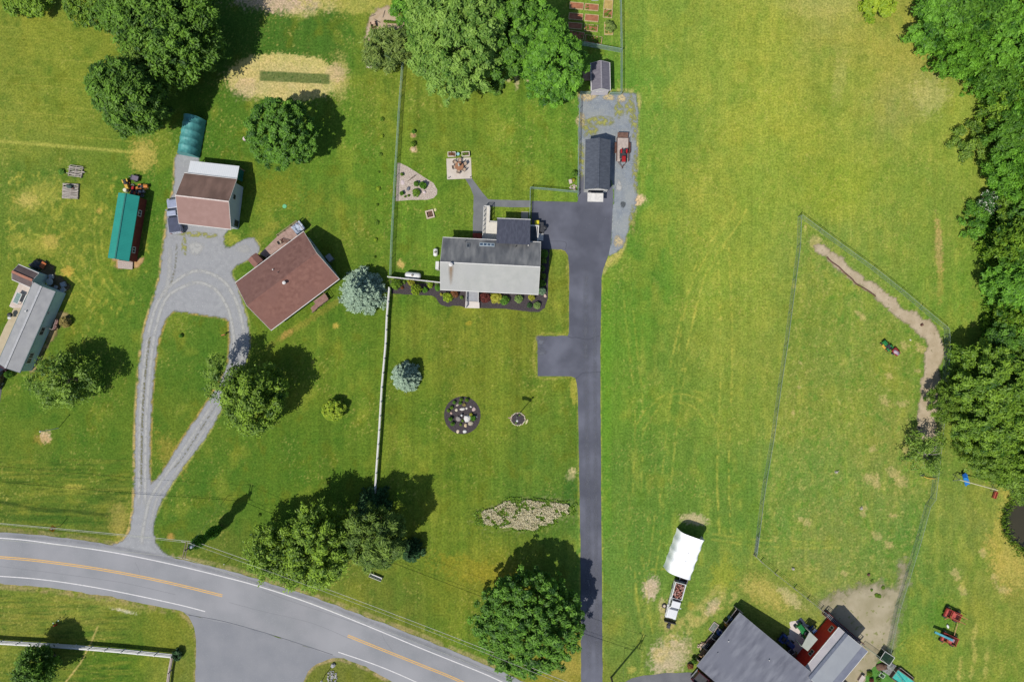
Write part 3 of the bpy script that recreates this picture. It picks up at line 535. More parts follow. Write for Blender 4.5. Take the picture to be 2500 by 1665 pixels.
for a, b_, rx, ry, m, k, lab in [(478,606,22,20,mt_l,.7,'pale gravel patch by the brown garage'),(450,600,8,30,mt_w,.9,'weeds in the gravel before the garage'),(470,572,40,8,mt_w,.9,'weeds along the garage front'),(510,575,26,8,mt_w,.8,'weeds along the garage front right'),(595,608,20,12,mt_l,.5,'pale gravel at the side spur'),
  (1433,237,26,12,mt_s,.95,'straw litter left of the shed'),(1487,238,16,10,mt_s,.9,'straw litter right of the shed'),(1517,240,12,14,mt_s,1,'pale soil at the fence corner'),(1418,295,14,20,mt_s,.9,'pale soil at the left side of the gravel yard'),(1510,270,14,26,mt_w,1,'weeds in the gravel yard, upper'),(1538,265,14,40,mt_w,1,'weeds at the right rim of the gravel yard'),(1462,296,46,14,mt_w,1,'weeds across the gravel yard'),(1440,318,26,20,mt_w,.9,'weeds above the dark roofed garage'),(1548,300,9,50,mt_w,1,'rim weeds'),(1550,420,8,60,mt_w,.9,'lower rim weeds'),(1543,540,10,40,mt_w,.9,'weeds at the lower gravel rim'),(1420,390,8,50,mt_w,.9,'weeds left of the garage'),(1510,590,14,16,mt_s,.9,'pale grit at the foot of the gravel yard'),(1511,455,8,16,mt_l,.8,'pale worn spot'),(1521,500,7,9,softmat('oil_stain', c(90,96,100), c(100,104,108), 3, .3, .5),1,'dark stain on the gravel yard'),
  (1320,830,14,14,mt_da,.9,'pale scuff at the corner of the parking bay'),(1322,858,14,12,mt_da,.8,'pale scuff in the parking bay')]: soft_spot('ground_patch', a, b_, rx, ry, m, k, lab)
soft_band('worn_lane', [(1432,640),(1430,800),(1432,1000),(1436,1300),(1438,1665)], 1.1, mt_da, .5, 'pale worn strip down the asphalt driveway'); soft_band('worn_lane', [(1452,700),(1453,1000),(1455,1300),(1458,1665)], .8, mt_da, .5, 'second pale worn strip down the asphalt driveway')
soft_band('road_shoulder', [(0,1306),(192,1323),(330,1346),(520,1392),(640,1426),(774,1468),(949,1536),(1086,1592),(1260,1668)], .8, mt_dg, .2, 'dusty upper shoulder of the road')
for i, pts in enumerate([[(0,1382),(140,1398),(300,1422),(430,1450)],[(560,1470),(640,1490),(760,1520),(860,1560)],[(930,1540),(940,1562),(960,1590)],[(640,1300+140),(700,1462),(780,1490),(900,1530)],[(330,1372),(340,1392),(338,1410)]]): stripe('pavement_seam', smooth_line([(a, b_+(k % 2)*1.2) for k, (a, b_) in enumerate(pts)], 4), .05, mat('faint_seam', c(132,133,138), c(140,141,145), 2, .9), ['thin crack in the upper lane at the left','thin crack in the middle of the junction','short crack across the right hand lane','thin crack along the upper lane by the trees','short crack across the left hand lane'][i]).location.z = -.003
# mulch, stone and rock beds
sheet('mulch_bed', [(953,685),(1074,694),(1076,706),(1310,719),(1322,700),(1323,608),(1342,608),(1339,671),(1337.5,728.7),(1330,751.7),(1316,762),(1289.6,761),(1232,753.6),(1170,752.4),(1136,751),(1123,747),(1106,746),(1096,750),(1077.5,745),(1071,739),(1064,727.5),(1054,721.7),(1034,721),(1002.5,720),(957,717)], .014, m_mulch, .02, .4, label='dark mulch bed along the front of the grey house')
def disc(name, cx, cy, rx, ry, z, m, label, n=48, kind='structure'):
    return sheet(name, [(cx+rx*math.cos(2*math.pi*i/n), cy+ry*math.sin(2*math.pi*i/n)) for i in range(n)], z, m, .01, .5, label=label, kind=kind)
disc('mulch_bed', 1128.8, 1013.6, 44.5, 46, .013, m_mulch, 'round dark mulch bed with stones in the front lawn')
disc('mulch_bed', 1264.7, 1023, 16.5, 15, .013, m_mulch, 'small round flower bed at the flagpole')
m_peb = mat('pale_pebbles', c(206,190,176), c(168,150,140), 6, .9, 3, bump=.5, spk=c(226,214,200), spks=9, spkt=.56)
sheet('pebble_bed', [(970.4,398),(976.8,398.4),(997.5,408.8),(1021,423.6),(1041,436.4),(1058.8,448),(1067.7,464),(1067,475),(1058.8,484),(1044,488),(999.5,488.8),(966,491.8)], .016, m_peb, .01, .4, label='pebble bed beside the green chain link fence')
soft_region('garden_soil', [(944,15),(960,22),(975,42),(989.5,62),(990,74),(965,84),(930,84),(905,95),(898,120),(915,150),(912,160),(896,163),(892,150),(894,120),(891,100),(905,38)], .010, mat('pinkish_soil', c(206,184,158), c(190,166,136), 1.2, .95, 6, bump=.3), 'bare vegetable plot between the willow and the meadow', 0.4, 0.4, 0.22, sm=2)
wm = mat('pond_water', c(74,68,48), c(66,62,44), .2, .12, 2, spec=.5)
sheet('pond_water', [(2448,1180),(2640,1140),(2760,1180),(2780,1380),(2640,1420),(2448,1400)], -.34, wm, label='murky brown pond at the right edge')
# ------------------------------------------------------------------ trees and shrubs
def leafmesh(name, C_, N_, R_, T_, L_, rg, asp=1.7, spread=.9):
    """one quad per leaf cluster. C_ centres, N_ outward axes, R_ half size, T_ tint"""
    n = len(C_)
    nr = N_+rg.normal(0, spread, (n, 3)); nr /= np.linalg.norm(nr, axis=1)[:, None]+1e-9
    t = np.cross(nr, rg.normal(0, 1, (n, 3))); t /= np.linalg.norm(t, axis=1)[:, None]+1e-9
    b = np.cross(nr, t)
    if L_ is not None:
        t = L_+rg.normal(0, .35, (n, 3)); t /= np.linalg.norm(t, axis=1)[:, None]; b = np.cross(nr, t); b /= np.linalg.norm(b, axis=1)[:, None]+1e-9
    h = R_[:, None]
    V = np.stack([C_-t*h*asp, C_-b*h*.62+t*h*.15, C_+t*h*asp*.95, C_+b*h*.62+t*h*.1], 1).reshape(-1, 3)
    me = bpy.data.meshes.new(name); me.vertices.add(4*n); me.vertices.foreach_set('co', V.ravel())
    me.loops.add(4*n); me.loops.foreach_set('vertex_index', np.arange(4*n, dtype=np.int32)); me.polygons.add(n)
    me.polygons.foreach_set('loop_start', np.arange(0, 4*n, 4, dtype=np.int32)); me.update(calc_edges=True)
    a = me.attributes.new('tint', 'FLOAT', 'FACE'); a.data.foreach_set('value', np.clip(T_, 0, 1).astype(np.float32))
    return me
def unit(v): return v/(np.linalg.norm(v, axis=1)[:, None]+1e-9)
def broad(name, rx, ry, z0, z1, seed, nc=190, per=70, leaf=.16, cr=.75, lump=.22, sparse=0.0, droop=0.0, aspect=1.7, flat=.55, tip=.0):
    """broad crown: leaf clumps over a lumpy ellipsoid plus an inner fill"""
    rg = np.random.default_rng(seed); zc = z0+(z1-z0)*.45; rzu = z1-zc; rzd = zc-z0
    nb = 9; lobes = unit(rg.normal(0, 1, (nb, 3)))
    d = unit(rg.normal(0, 1, (nc, 3))); d[:, 2] = np.where(rg.random(nc) < .72, np.abs(d[:, 2]), d[:, 2])
    k = 1-lump+lump*2*np.clip((d@lobes.T).max(1)-.35, 0, 1)+rg.normal(0, .075, nc)
    k *= np.where(rg.random(nc) < .24, rg.uniform(.45, .85, nc), 1)
    cen = d*np.stack([np.full(nc, rx), np.full(nc, ry), np.where(d[:, 2] > 0, rzu, rzd)], 1)*k[:, None]
    cs = cr*rg.uniform(.65, 1.35, nc)
    keep = rg.random(nc) > sparse; cen, cs, d = cen[keep], cs[keep], d[keep]; nc = len(cen)
    m = (per*rg.uniform(.7, 1.3, nc)*(cs/cr)**2).astype(int)+4; ci = np.repeat(np.arange(nc), m); n = len(ci)
    o = unit(d[ci]*.75+np.array([0, 0, .35])+rg.normal(0, .75, (n, 3)))
    rad = cs[ci]*np.clip(rg.normal(.78, .22, n), .1, 1.3)
    C_ = cen[ci]+o*rad[:, None]*np.array([1, 1, flat+.25]); C_[:, 2] += zc-droop*rad
    if tip:
        C_ += unit(d)[ci]*(rg.random((n, 1))**3*tip)
    T_ = rg.normal(.5, .16, n)+rg.normal(0, .18, nc)[ci]
    C_[:, 2] = np.maximum(C_[:, 2], .12)
    return leafmesh(name, C_, o*.8+np.array([-.3, -.3, 1.1]), leaf*rg.uniform(.6, 1.25, n), T_, None, rg, aspect, .5)
def conifer(name, R, h, seed, nlev=17, nbr=15, leaf=.13, per=60, z0=.25, wob=.12):
    rg = np.random.default_rng(seed); Cs = []; Ls = []; Ts = []; Ns = []
    for i in range(nlev):
        t = i/(nlev-1); z = z0+(h-z0)*t; r = R*(1-t)**.8+.12; nb = max(4, int(nbr*(1-t*.65)))
        for b in range(nb):
            a = 2*math.pi*(b+rg.uniform(-.35, .35))/nb+i*1.1; rr = r*rg.uniform(1-wob*1.6, 1+wob)
            n = int(per*(rr/R+.15)); s = rg.random(n)**.6
            wd = .30*rr*(1-s*.55)*.7
            lat = rg.normal(0, 1, n)*wd*.55
            dx, dy = math.cos(a), math.sin(a)
            x = dx*rr*s-dy*lat; y = dy*rr*s+dx*lat; zz = z+.10*rr*(1-s)-.16*rr*s+.14*rr*s*s+rg.normal(0, .05, n)
            Cs.append(np.stack([x, y, zz], 1)); sg = np.sign(lat)*.5
            Ls.append(np.stack([dx-dy*sg, dy+dx*sg, np.full(n, .12)], 1)); Ns.append(np.tile([0, 0, 1.0], (n, 1)))
            Ts.append(rg.normal(.35, .12, n)+.42*s+rg.normal(0, .1))
    C_ = np.concatenate(Cs); n = len(C_)
    return leafmesh(name, C_, np.concatenate(Ns), leaf*rg.uniform(.6, 1.2, n), np.concatenate(Ts), np.concatenate(Ls), rg, 2.0, .45)
m_bark = mat('bark', (.10, .075, .055), (.16, .13, .10), 8, .95, 5, stretch=(1, 1, .2), bump=.6)
m_barkg = mat('pale_bark', (.24, .22, .18), (.34, .31, .26), 8, .95, 5, stretch=(1, 1, .2), bump=.6)
def trunkmesh(h, r, seed, spread=.45, nbr=7, lean=(0, 0), up=.55):
    rg = random.Random(seed); b = MB(); z = 0; p = Vector((0, 0, -.1)); segs = 5
    for i in range(segs):
        q = Vector((rg.uniform(-.1, .1)*r*3, rg.uniform(-.1, .1)*r*3, h*up*(i+1)/segs)); b.tube(p, q, r*(1.25-.16*i), r*(1.25-.16*(i+1)), 10); p = q
    for k in range(nbr):
        a = 2*math.pi*k/nbr+rg.uniform(-.3, .3); zz = h*up*rg.uniform(.55, 1.0); L_ = h*spread*rg.uniform(.7, 1.1)
        p0 = Vector((0, 0, zz)); p1 = p0+Vector((math.cos(a)*L_*.5, math.sin(a)*L_*.5, L_*.35)); p2 = p1+Vector((math.cos(a+.3)*L_*.45, math.sin(a+.3)*L_*.45, L_*.35))
        b.tube(p0, p1, r*.42, r*.26, 7); b.tube(p1, p2, r*.26, r*.1, 6)
        p3 = p1+Vector((math.cos(a-.6)*L_*.4, math.sin(a-.6)*L_*.4, L_*.3)); b.tube(p1, p3, r*.2, r*.07, 5)
    return b
LM = {
 'maple': leafmat('maple_leaves', c(54,96,18), c(178,216,66), .3), 'deep': leafmat('deep_green_leaves', c(40,90,20), c(138,194,60), .3),
 'dark': leafmat('dark_leaves', c(42,82,24), c(140,188,62), .25), 'pale': leafmat('silvery_leaves', c(84,132,42), c(176,216,96), .25),
 'lime': leafmat('lime_leaves', c(116,160,26), c(210,232,66), .3), 'spruce': leafmat('blue_spruce_needles', c(76,112,96), c(204,230,200), .2, .12),
 'olive': leafmat('olive_leaves', c(60,102,22), c(164,200,70), .3), 'forest': leafmat('forest_leaves', c(50,104,24), c(150,214,66), .25),
 'forest2': leafmat('yellow_green_leaves', c(56,104,20), c(168,208,62), .3), 'pine': leafmat('pine_needles', c(42,78,26), c(150,180,72), .2, .15),
 'darkfir': leafmat('dark_fir_needles', c(24,50,24), c(70,114,62), .2, .1), 'willow': leafmat('willow_leaves', c(66,102,34), c(176,200,96), .3),
 'maroon': leafmat('maroon_leaves', c(74,28,26), c(156,76,64), .3), 'brown': leafmat('rust_leaves', c(116,64,36), c(190,132,84), .3),
 'yellow': leafmat('yellow_leaves', c(156,162,34), c(240,236,94), .3), 'mint': leafmat('pale_clipped_leaves', c(110,154,66), c(184,212,120), .3),
 'teal': leafmat('teal_leaves', c(78,122,90), c(182,216,170), .3), 'straw': leafmat('straw_stalks', c(140,122,60), c(226,206,126), .2), 'white': leafmat('white_blossom', c(66,116,44), c(250,250,236), .2)}
PROTO = {}
def tree(name, label, px, py, hc, crown, trunk_h, trunk_r, kind, rz=0, sc=1.0, group=None, seed=1, cat='tree', spread=.4, nbr=7, bark=None, parts=('trunk', 'crown')):
    """px, py: where the middle of the crown (at height hc) shows"""
    x, y = W(px, py, hc)
    t = thing(name, label, cat, (x, y, 0), rz, group); t.scale = (sc, sc, sc)
    if trunk_h: trunkmesh(trunk_h, trunk_r, seed, spread, nbr).build(parts[0], bark or m_bark, t)
    o = link(parts[1], crown, t)
    if not crown.materials: crown.materials.append(LM[kind])
    return t
# the yard trees
tree('maple_tree', 'round dense dark green maple on the lawn under the straw oval', 690, 333, 5.2, broad('crown', 4.6, 4.7, 1.4, 9.5, 11, 420, 56, .15, .46, .14), 7.6, .22, 'deep', seed=3)
tree('maple_tree', 'round dense maple beside the bottom of the asphalt driveway', 1290, 1515, 4.6, broad('crown', 7.2, 7.1, 1.0, 9.8, 12, 820, 58, .155, .54, .14), 8, .3, 'deep', seed=4)
tree('tall_tree', 'tall elongated tree standing alone beside the green tarp shelter', 324, 246, 7.2, broad('crown', 4.5, 4.4, 1.5, 14, 13, 420, 85, .16, .72, .18), 13, .3, 'dark', seed=5)
tree('tall_tree', 'tallest dark feathery tree at the top edge left of the straw oval', 424, 74, 7, broad('crown', 5.9, 6.4, 2, 11.8, 14, 460, 90, .18, .85, .35, tip=1.4), 14, .4, 'dark', seed=6)
tree('tall_tree', 'dark tree at the top edge leaning over the upper left field', 350, 10, 7, broad('crown', 4.0, 4.4, 2.5, 12, 15, 260, 80, .18, .8, .3, tip=1.2), 13, .35, 'dark', seed=7)
tree('tall_tree', 'narrow dark tree filling the gap below the tallest feathery tree', 388, 158, 6, broad('crown', 3.2, 3.4, 2, 10, 16, 200, 70, .17, .7, .3, tip=1.2), 10, .3, 'olive', seed=8)
tree('silver_poplar', 'large pale silvery green tree between the two back lawns', 1118, 92, 8, broad('crown', 6.2, 7.4, 1.6, 16.5, 17, 560, 90, .18, .72, .25, tip=.7), 14, .4, 'pale', seed=9)
tree('maple_tree', 'dark green tree wedged between the silvery tree and the shed maple', 1228, 62, 7, broad('crown', 4.6, 6.6, 1.6, 13.5, 18, 360, 85, .16, .66, .25), 12, .3, 'deep', seed=10)
tree('maple_tree', 'bright green maple left of the small grey roofed shed', 1342, 156, 5.5, broad('crown', 4.9, 5.4, 1.2, 11, 19, 380, 85, .165, .64, .28), 10, .3, 'forest', seed=11)
tree('maple_tree', 'green maple behind the shed maple, nearest the raised beds', 1296, 92, 6, broad('crown', 4.3, 4.6, 1.2, 11.5, 20, 300, 80, .165, .64, .28), 10, .3, 'forest', seed=12)
tree('leafy_shrub', 'bright shrub at the top edge left of the silvery tree', 1004, 14, 2.5, broad('crown', 2.4, 3.2, .3, 5.5, 21, 120, 70, .15, .6, .3), 4, .12, 'forest', seed=13)
tree('willow_shrub', 'wispy grey green willow standing over the end of the fence', 946, 124, 2.2, broad('crown', 2.9, 2.5, .3, 4.4, 22, 150, 50, .13, .6, .3, sparse=.1, aspect=3, tip=.9), 4, .14, 'willow', seed=14)
tree('blue_spruce', 'big blue spruce at the corner of the red brown roofed house', 877, 709, 3.4, conifer('crown', 3.5, 7.4, 23, 20, 18, .115, 90, wob=.18), 7, .18, 'spruce', spread=.02, nbr=3)
tree('blue_spruce', 'small blue spruce alone on the front lawn', 990, 920, 1.8, conifer('crown', 2.35, 5.4, 24, 17, 16, .10, 70), 4.5, .12, 'spruce', spread=.02, nbr=3)
tree('broad_tree', 'airy light green tree below the long pale roofed trailer home', 166, 926, 3.6, broad('crown', 3.8, 3.3, .8, 7.2, 25, 150, 52, .15, .85, .3, sparse=.1, tip=.9), 6.5, .22, 'olive', seed=15)
tree('broad_tree', 'open crowned tree growing over the gravel loop', 626, 970, 4, broad('crown', 3.7, 4.4, 1.0, 9.6, 26, 220, 62, .16, .8, .4, tip=.8), 8, .25, 'maple', seed=16)
tree('broad_tree', 'left half of the pair over the gravel loop, with sparse grey limbs', 553, 924, 4, broad('crown', 2.3, 2.9, 1.2, 8.8, 27, 90, 42, .15, .75, .35, sparse=.3, tip=.8), 8.4, .22, 'olive', seed=17, bark=m_barkg, spread=.26, nbr=6)
tree('round_bush', 'bright yellow green clipped round bush on the lawn', 817, 1001, .9, broad('crown', 1.6, 1.4, .1, 2.3, 28, 260, 40, .085, .22, .05), 1, .06, 'lime', seed=18, cat='bush')
tree('maple_tree', 'large bright green tree overhanging the road edge', 775, 1335, 5, broad('crown', 4.9, 5.2, 1.2, 10.4, 29, 380, 70, .155, .66, .4, tip=1.1), 9, .32, 'maple', seed=19)
tree('maple_tree', 'smaller bright tree on the left side of the roadside group', 668, 1345, 4, broad('crown', 3.0, 3.3, .9, 8.0, 30, 160, 62, .15, .62, .4, tip=1.0), 7, .25, 'maple', seed=20)
tree('pine_tree', 'dark clumpy pine right of the big roadside maple', 925, 1312, 5, broad('crown', 3.9, 4.6, 1.2, 11.0, 31, 150, 100, .12, .8, .35, aspect=2.6), 10, .3, 'pine', seed=21)
tree('fir_tree', 'dark blue green fir half hidden in the pine shadow', 1002, 1350, 2.5, conifer('crown', 1.9, 5.0, 32, 14, 13, .11, 50), 5, .14, 'darkfir', spread=.02, nbr=3)
tree('fir_tree', 'dark fir at the head of the white rail fence', 905, 1238, 4, conifer('crown', 2.6, 9.0, 33, 18, 14, .13, 55), 8, .16, 'darkfir', spread=.02, nbr=3)
tree('young_tree', 'dark green young tree by the white three rail fence', 98, 1624, 3.4, broad('crown', 2.0, 2.2, .8, 6.6, 34, 150, 70, .15, .7, .35, tip=.8), 6.5, .2, 'dark', seed=22)
tree('thin_tree', 'thin sparse tree with bare pale limbs over the dirt track', 2256, 1108, 2.4, broad('crown', 2.6, 2.9, .6, 4.8, 36, 90, 34, .12, .7, .4, sparse=.35, tip=.8), 6, .16, 'olive', seed=24, bark=m_barkg, spread=.34, nbr=9)
tree('young_tree', 'bright lime green young tree at the top edge of the meadow', 2142, 6, 3, broad('crown', 1.8, 2.3, .6, 6, 37, 90, 60, .15, .6, .3), 5, .12, 'lime', seed=25)
tree('hedge_bush', 'clipped green bush cluster at the far left of the top edge', 66, 4, 1.8, broad('crown', 3.4, 1.9, .2, 3.6, 38, 100, 60, .14, .6, .3), 2, .1, 'forest2', seed=26, cat='bush')
tree('hedge_bush', 'green bush at the top edge next to the dark trees', 216, 16, 1.8, broad('crown', 2.8, 2.6, .2, 4.0, 39, 100, 60, .14, .6, .3), 2, .1, 'forest2', seed=27, cat='bush')
tree('hedge_bush', 'dark shrub squeezed between the top edge bush and the dark trees', 262, 40, 1.8, broad('crown', 2.2, 2.2, .2, 3.8, 40, 80, 60, .14, .6, .3), 2, .1, 'dark', seed=28, cat='bush')
tree('dark_bush', 'small dark bush with a reddish centre below the silvery tree', 1209, 214, .6, broad('crown', .95, .9, .05, 1.3, 41, 40, 50, .11, .3, .2), 0, 0, 'dark', cat='bush')
tree('round_bush', 'round dark bush at the corner of the white three rail fence', 433, 1597, .6, broad('crown', .55, .62, .05, 1.2, 42, 40, 46, .1, .22, .1), 0, 0, 'darkfir', cat='bush')
# the wood along the right-hand side
fp = [broad('crown', 4.4, 4.2, 1.6, 12.5, 50, 210, 70, .19, .82, .35, tip=.8), broad('crown', 5.0, 4.6, 2, 14, 51, 240, 70, .2, .9, .4), broad('crown', 3.6, 3.8, 1.0, 10, 52, 170, 66, .18, .76, .35, tip=1.0),
      broad('crown', 4.6, 4.8, 1.2, 13, 53, 220, 70, .19, .84, .4, tip=.6)]
kinds = ['forest', 'deep', 'forest2', 'forest']
for m_, k_ in zip(fp, kinds): m_.materials.append(LM[k_])
# x, y of the crown middle in the photograph, prototype, scale
wood = [(2258,58,0,.85,'at the top left corner of the wood'),(2330,40,1,.95,'at the top edge, behind the corner tree'),(2300,128,3,.8,'jutting over the yellow grass near the top'),(2392,100,0,1.0,'second row, below the top edge'),(2460,60,2,1.1,'in the top right corner'),
 (2420,190,1,.85,'just right of the pale grass notch'),(2368,190,3,.62,'small, filling the pale grass notch'),(2488,170,3,1.0,'at the right edge beneath the corner'),(2410,262,2,.85,'at the meadow edge below the notch'),(2478,268,0,.95,'at the right edge level with the notch'),
 (2440,330,1,.8,'where the wood narrows'),(2495,350,2,1.1,'at the right edge where the wood narrows'),(2424,420,0,.8,'bulging out at the middle of the meadow side'),(2484,440,3,.95,'at the right edge above the white blossom'),(2448,505,2,.75,'behind the white blossoming shrub'),
 (2500,540,1,.85,'at the right edge beside the blossom'),(2424,600,2,.95,'dark, below the white blossom'),(2478,620,1,.9,'right edge, second below the blossom'),(2428,690,3,.8,'at the meadow edge level with the paddock corner'),(2488,710,0,1.0,'at the right edge level with the paddock corner'),
 (2432,770,2,.9,'below the paddock corner level'),(2492,800,3,.9,'right edge above the yellow green clump'),(2428,836,1,.68,'just above the yellow green clump')]
for i, (a, b, k, s, w_) in enumerate(wood):
    a += 42 if b > 200 else 34; s *= .93
    hc = (6.5, 7.5, 5, 6.5)[k]*s
    x, y = W(a, b, hc); t = thing('woodland_tree', ['leafy green tree ', 'broad dark tree ', 'shorter bushy tree ', 'full green tree '][k]+w_, 'tree', (x, y, 0), i*1.7, 'trees of the wood on the right'); t.scale = (s, s, s)
    if i < 4: trunkmesh(10, .26, 60+i, .35, 6).build('trunk', m_bark, t); link('crown', fp[k], t); PROTO[k] = t.children[0].data if t.children[0].name.startswith('trunk') else t.children[1].data
    else: link('trunk', PROTO.get(k, PROTO[0]), t); link('crown', fp[k], t)
cl = [(2330,985,2.6,4,1.7),(2400,940,4.6,4.4,5),(2470,1000,4.6,4.4,6),(2392,1060,4.4,4.4,5.5),(2448,1120,4.6,4.6,5),(2320,925,0,0,0)]
mm = [broad('crown', 5.0, 5.0, .8, 10.5, 70, 290, 75, .16, .72, .4, tip=.7), broad('crown', 4.2, 4.4, .8, 9, 71, 220, 75, .15, .7, .4, tip=.7)]
mm[0].materials.append(LM['forest2']); mm[1].materials.append(LM['olive'])
for i, (a, b, k, s, w_) in enumerate([(2404,932,0,.95,'highest of the yellow green clump beside the dirt track'),(2318,975,1,.62,'small one leaning over the dirt track'),(2474,1000,0,1.0,'at the right edge behind the clump'),(2392,1030,0,.85,'middle of the clump'),(2466,1086,0,.9,'pale leaved, low in the clump'),(2424,1108,1,.85,'pale leaved, above the blue slide'),(2498,1160,1,.8,'at the right edge by the pond'),(2478,905,1,1.0,'right edge, top of the clump')]):
    x, y = W(a, b, 5*s); t = thing('yellow_green_tree', 'yellow green tree '+w_, 'tree', (x, y, 0), i*2.1, 'yellow green trees near the pond'); t.scale = (s, s, s)
    link('trunk', PROTO[0], t); link('crown', mm[k], t)
_bm = broad('crown', 1.5, 1.6, .1, 2.6, 72, 60, 50, .1, .4, .2); _bm.attributes['tint'].data.foreach_set('value', (np.random.default_rng(1).random(len(_bm.polygons)) < .16).astype(np.float32))
tree('blossom_shrub', 'shrub with white blossom at the edge of the wood', 2410, 496, 1.2, _bm, 1, .06, 'white', cat='shrub')
tree('edge_shrub', 'wispy shrub spilling from the wood onto the meadow', 2380, 352, 1.2, broad('crown', 3.2, 2.4, .1, 2.6, 73, 80, 50, .13, .6, .35, tip=.8), 1, .06, 'olive', cat='shrub')
tree('edge_shrub', 'low dark shrub in the meadow bay below the blossom', 2376, 540, 1, broad('crown', 1.9, 2.1, .1, 2.0, 74, 60, 50, .12, .5, .3, tip=.6), 1, .06, 'forest', cat='shrub')
# undergrowth below the wood, one leafy mass
rg = np.random.default_rng(8); n = 26000
ux = rg.uniform(2385, 2640, n); uy = rg.uniform(-60, 905, n)
edge = 2300+np.interp(uy, [-60,20,150,165,235,250,300,330,400,470,520,640,700,770,840,905], [-100,-98,-60,30,70,84,92,70,76,80,58,66,74,74,56,50])
ux = edge+24+(ux-2385)*1.0+rg.normal(0, 5, n)
C_ = np.stack([(ux-CX)*S, -(uy-CY)*S, np.abs(rg.normal(.5, .6, n))+.8*fbm(ux/20, uy/20, 2, 3)], 1)
um = leafmesh('undergrowth', C_, np.tile([0, 0, 1.0], (n, 1)), .2*rg.uniform(.6, 1.3, n), rg.normal(.3, .2, n), None, rg, 1.7, .6); um.materials.append(LM['forest'])
tag(link('undergrowth', um), 'low leafy undergrowth beneath the wood', None, None, 'stuff')
rg = np.random.default_rng(19)
for nm, n, kind, rs, hz, lab in (('green_weeds', 8000, 'forest2', 1.12, .25, 'rank green weeds round the pale dead patch by the driveway'), ('pale_weeds', 9000, 'cream', .95, .42, 'pale cream dead flower heads in a raised patch by the driveway')):
    a = rg.uniform(0, 6.28, n); rr = rg.random(n)**.5*rs*(.62+.75*fbm(np.cos(a)*2.2+5, np.sin(a)*2.2+5, 2, 33)); ux = 1285+108*rr*np.cos(a); uy = 1258-9*np.cos(a)*rr+38*rr*np.sin(a); kp = fbm(ux/13, uy/10, 3, 7)
    ok = (kp > .40) if kind == 'cream' else (kp < .5); ux, uy, kp = ux[ok], uy[ok], kp[ok]; n = len(ux)
    C_ = np.stack([(ux-CX)*S, -(uy-CY)*S, .06+hz*rg.random(n)], 1)
    um = leafmesh(nm, C_, np.tile([0, 0, 1.0], (n, 1)), .10*rg.uniform(.6, 1.3, n), rg.normal(.5, .22, n), None, rg, 1.5, .6); um.materials.append(LM[kind] if kind in LM else leafmat('cream_heads', c(214,200,150), c(255,246,212), .1, .2))
    tag(link(nm, um), lab, None, None, 'stuff')
rg = np.random.default_rng(9); n = 2200; a = rg.uniform(-2.2, 3.6, n)+math.pi/2; rr = rg.normal(1.04, .07, n)
ux = 2560+105*rr*np.cos(a); uy = 1272+88*rr*np.sin(a)
C_ = np.stack([(ux-CX)*S, -(uy-CY)*S, rg.uniform(-.3, .5, n)], 1)
um = leafmesh('reeds', C_, np.tile([0, 0, 1.0], (n, 1)), .13*rg.uniform(.6, 1.3, n), rg.normal(.5, .2, n), np.tile([.1, .1, 1.0], (n, 1)), rg, 2.4, .5); um.materials.append(LM['olive'])
tag(link('reeds', um), 'tall reeds round the edge of the brown pond', None, None, 'stuff')
# garden shrubs: (px, py, radius px, height m, material, label)
SH = {}
def shrub(px, py, r, h, kind, label, cat='shrub', name='garden_shrub', tight=False, group=None):
    key = (kind, tight)
    if key not in SH:
        SH[key] = broad('foliage', 1, 1, .05, 1.6, 100+len(SH), 90 if not tight else 150, 42, .085 if not tight else .06, .3 if not tight else .15, .3 if not tight else .02, flat=.6); SH[key].materials.append(LM[kind])
        b = MB()
        for i in range(4): b.tube((0, 0, -.02), (.25*math.cos(i*1.6), .25*math.sin(i*1.6), .8), .05, .02, 6)
        _o = b.build('stem', m_bark); SH[('stem', key)] = _o.data; bpy.data.objects.remove(_o)
    x, y = W(px, py, h*.5); t = thing(name, label, cat, (x, y, .0), (px*7) % 6.28, group); s = r*S*.84; t.scale = (s, s, h/1.6)
    link('foliage', SH[key], t); link('stem', SH[('stem', key)], t); return t
g1 = 'shrubs in the mulch bed of the grey house'
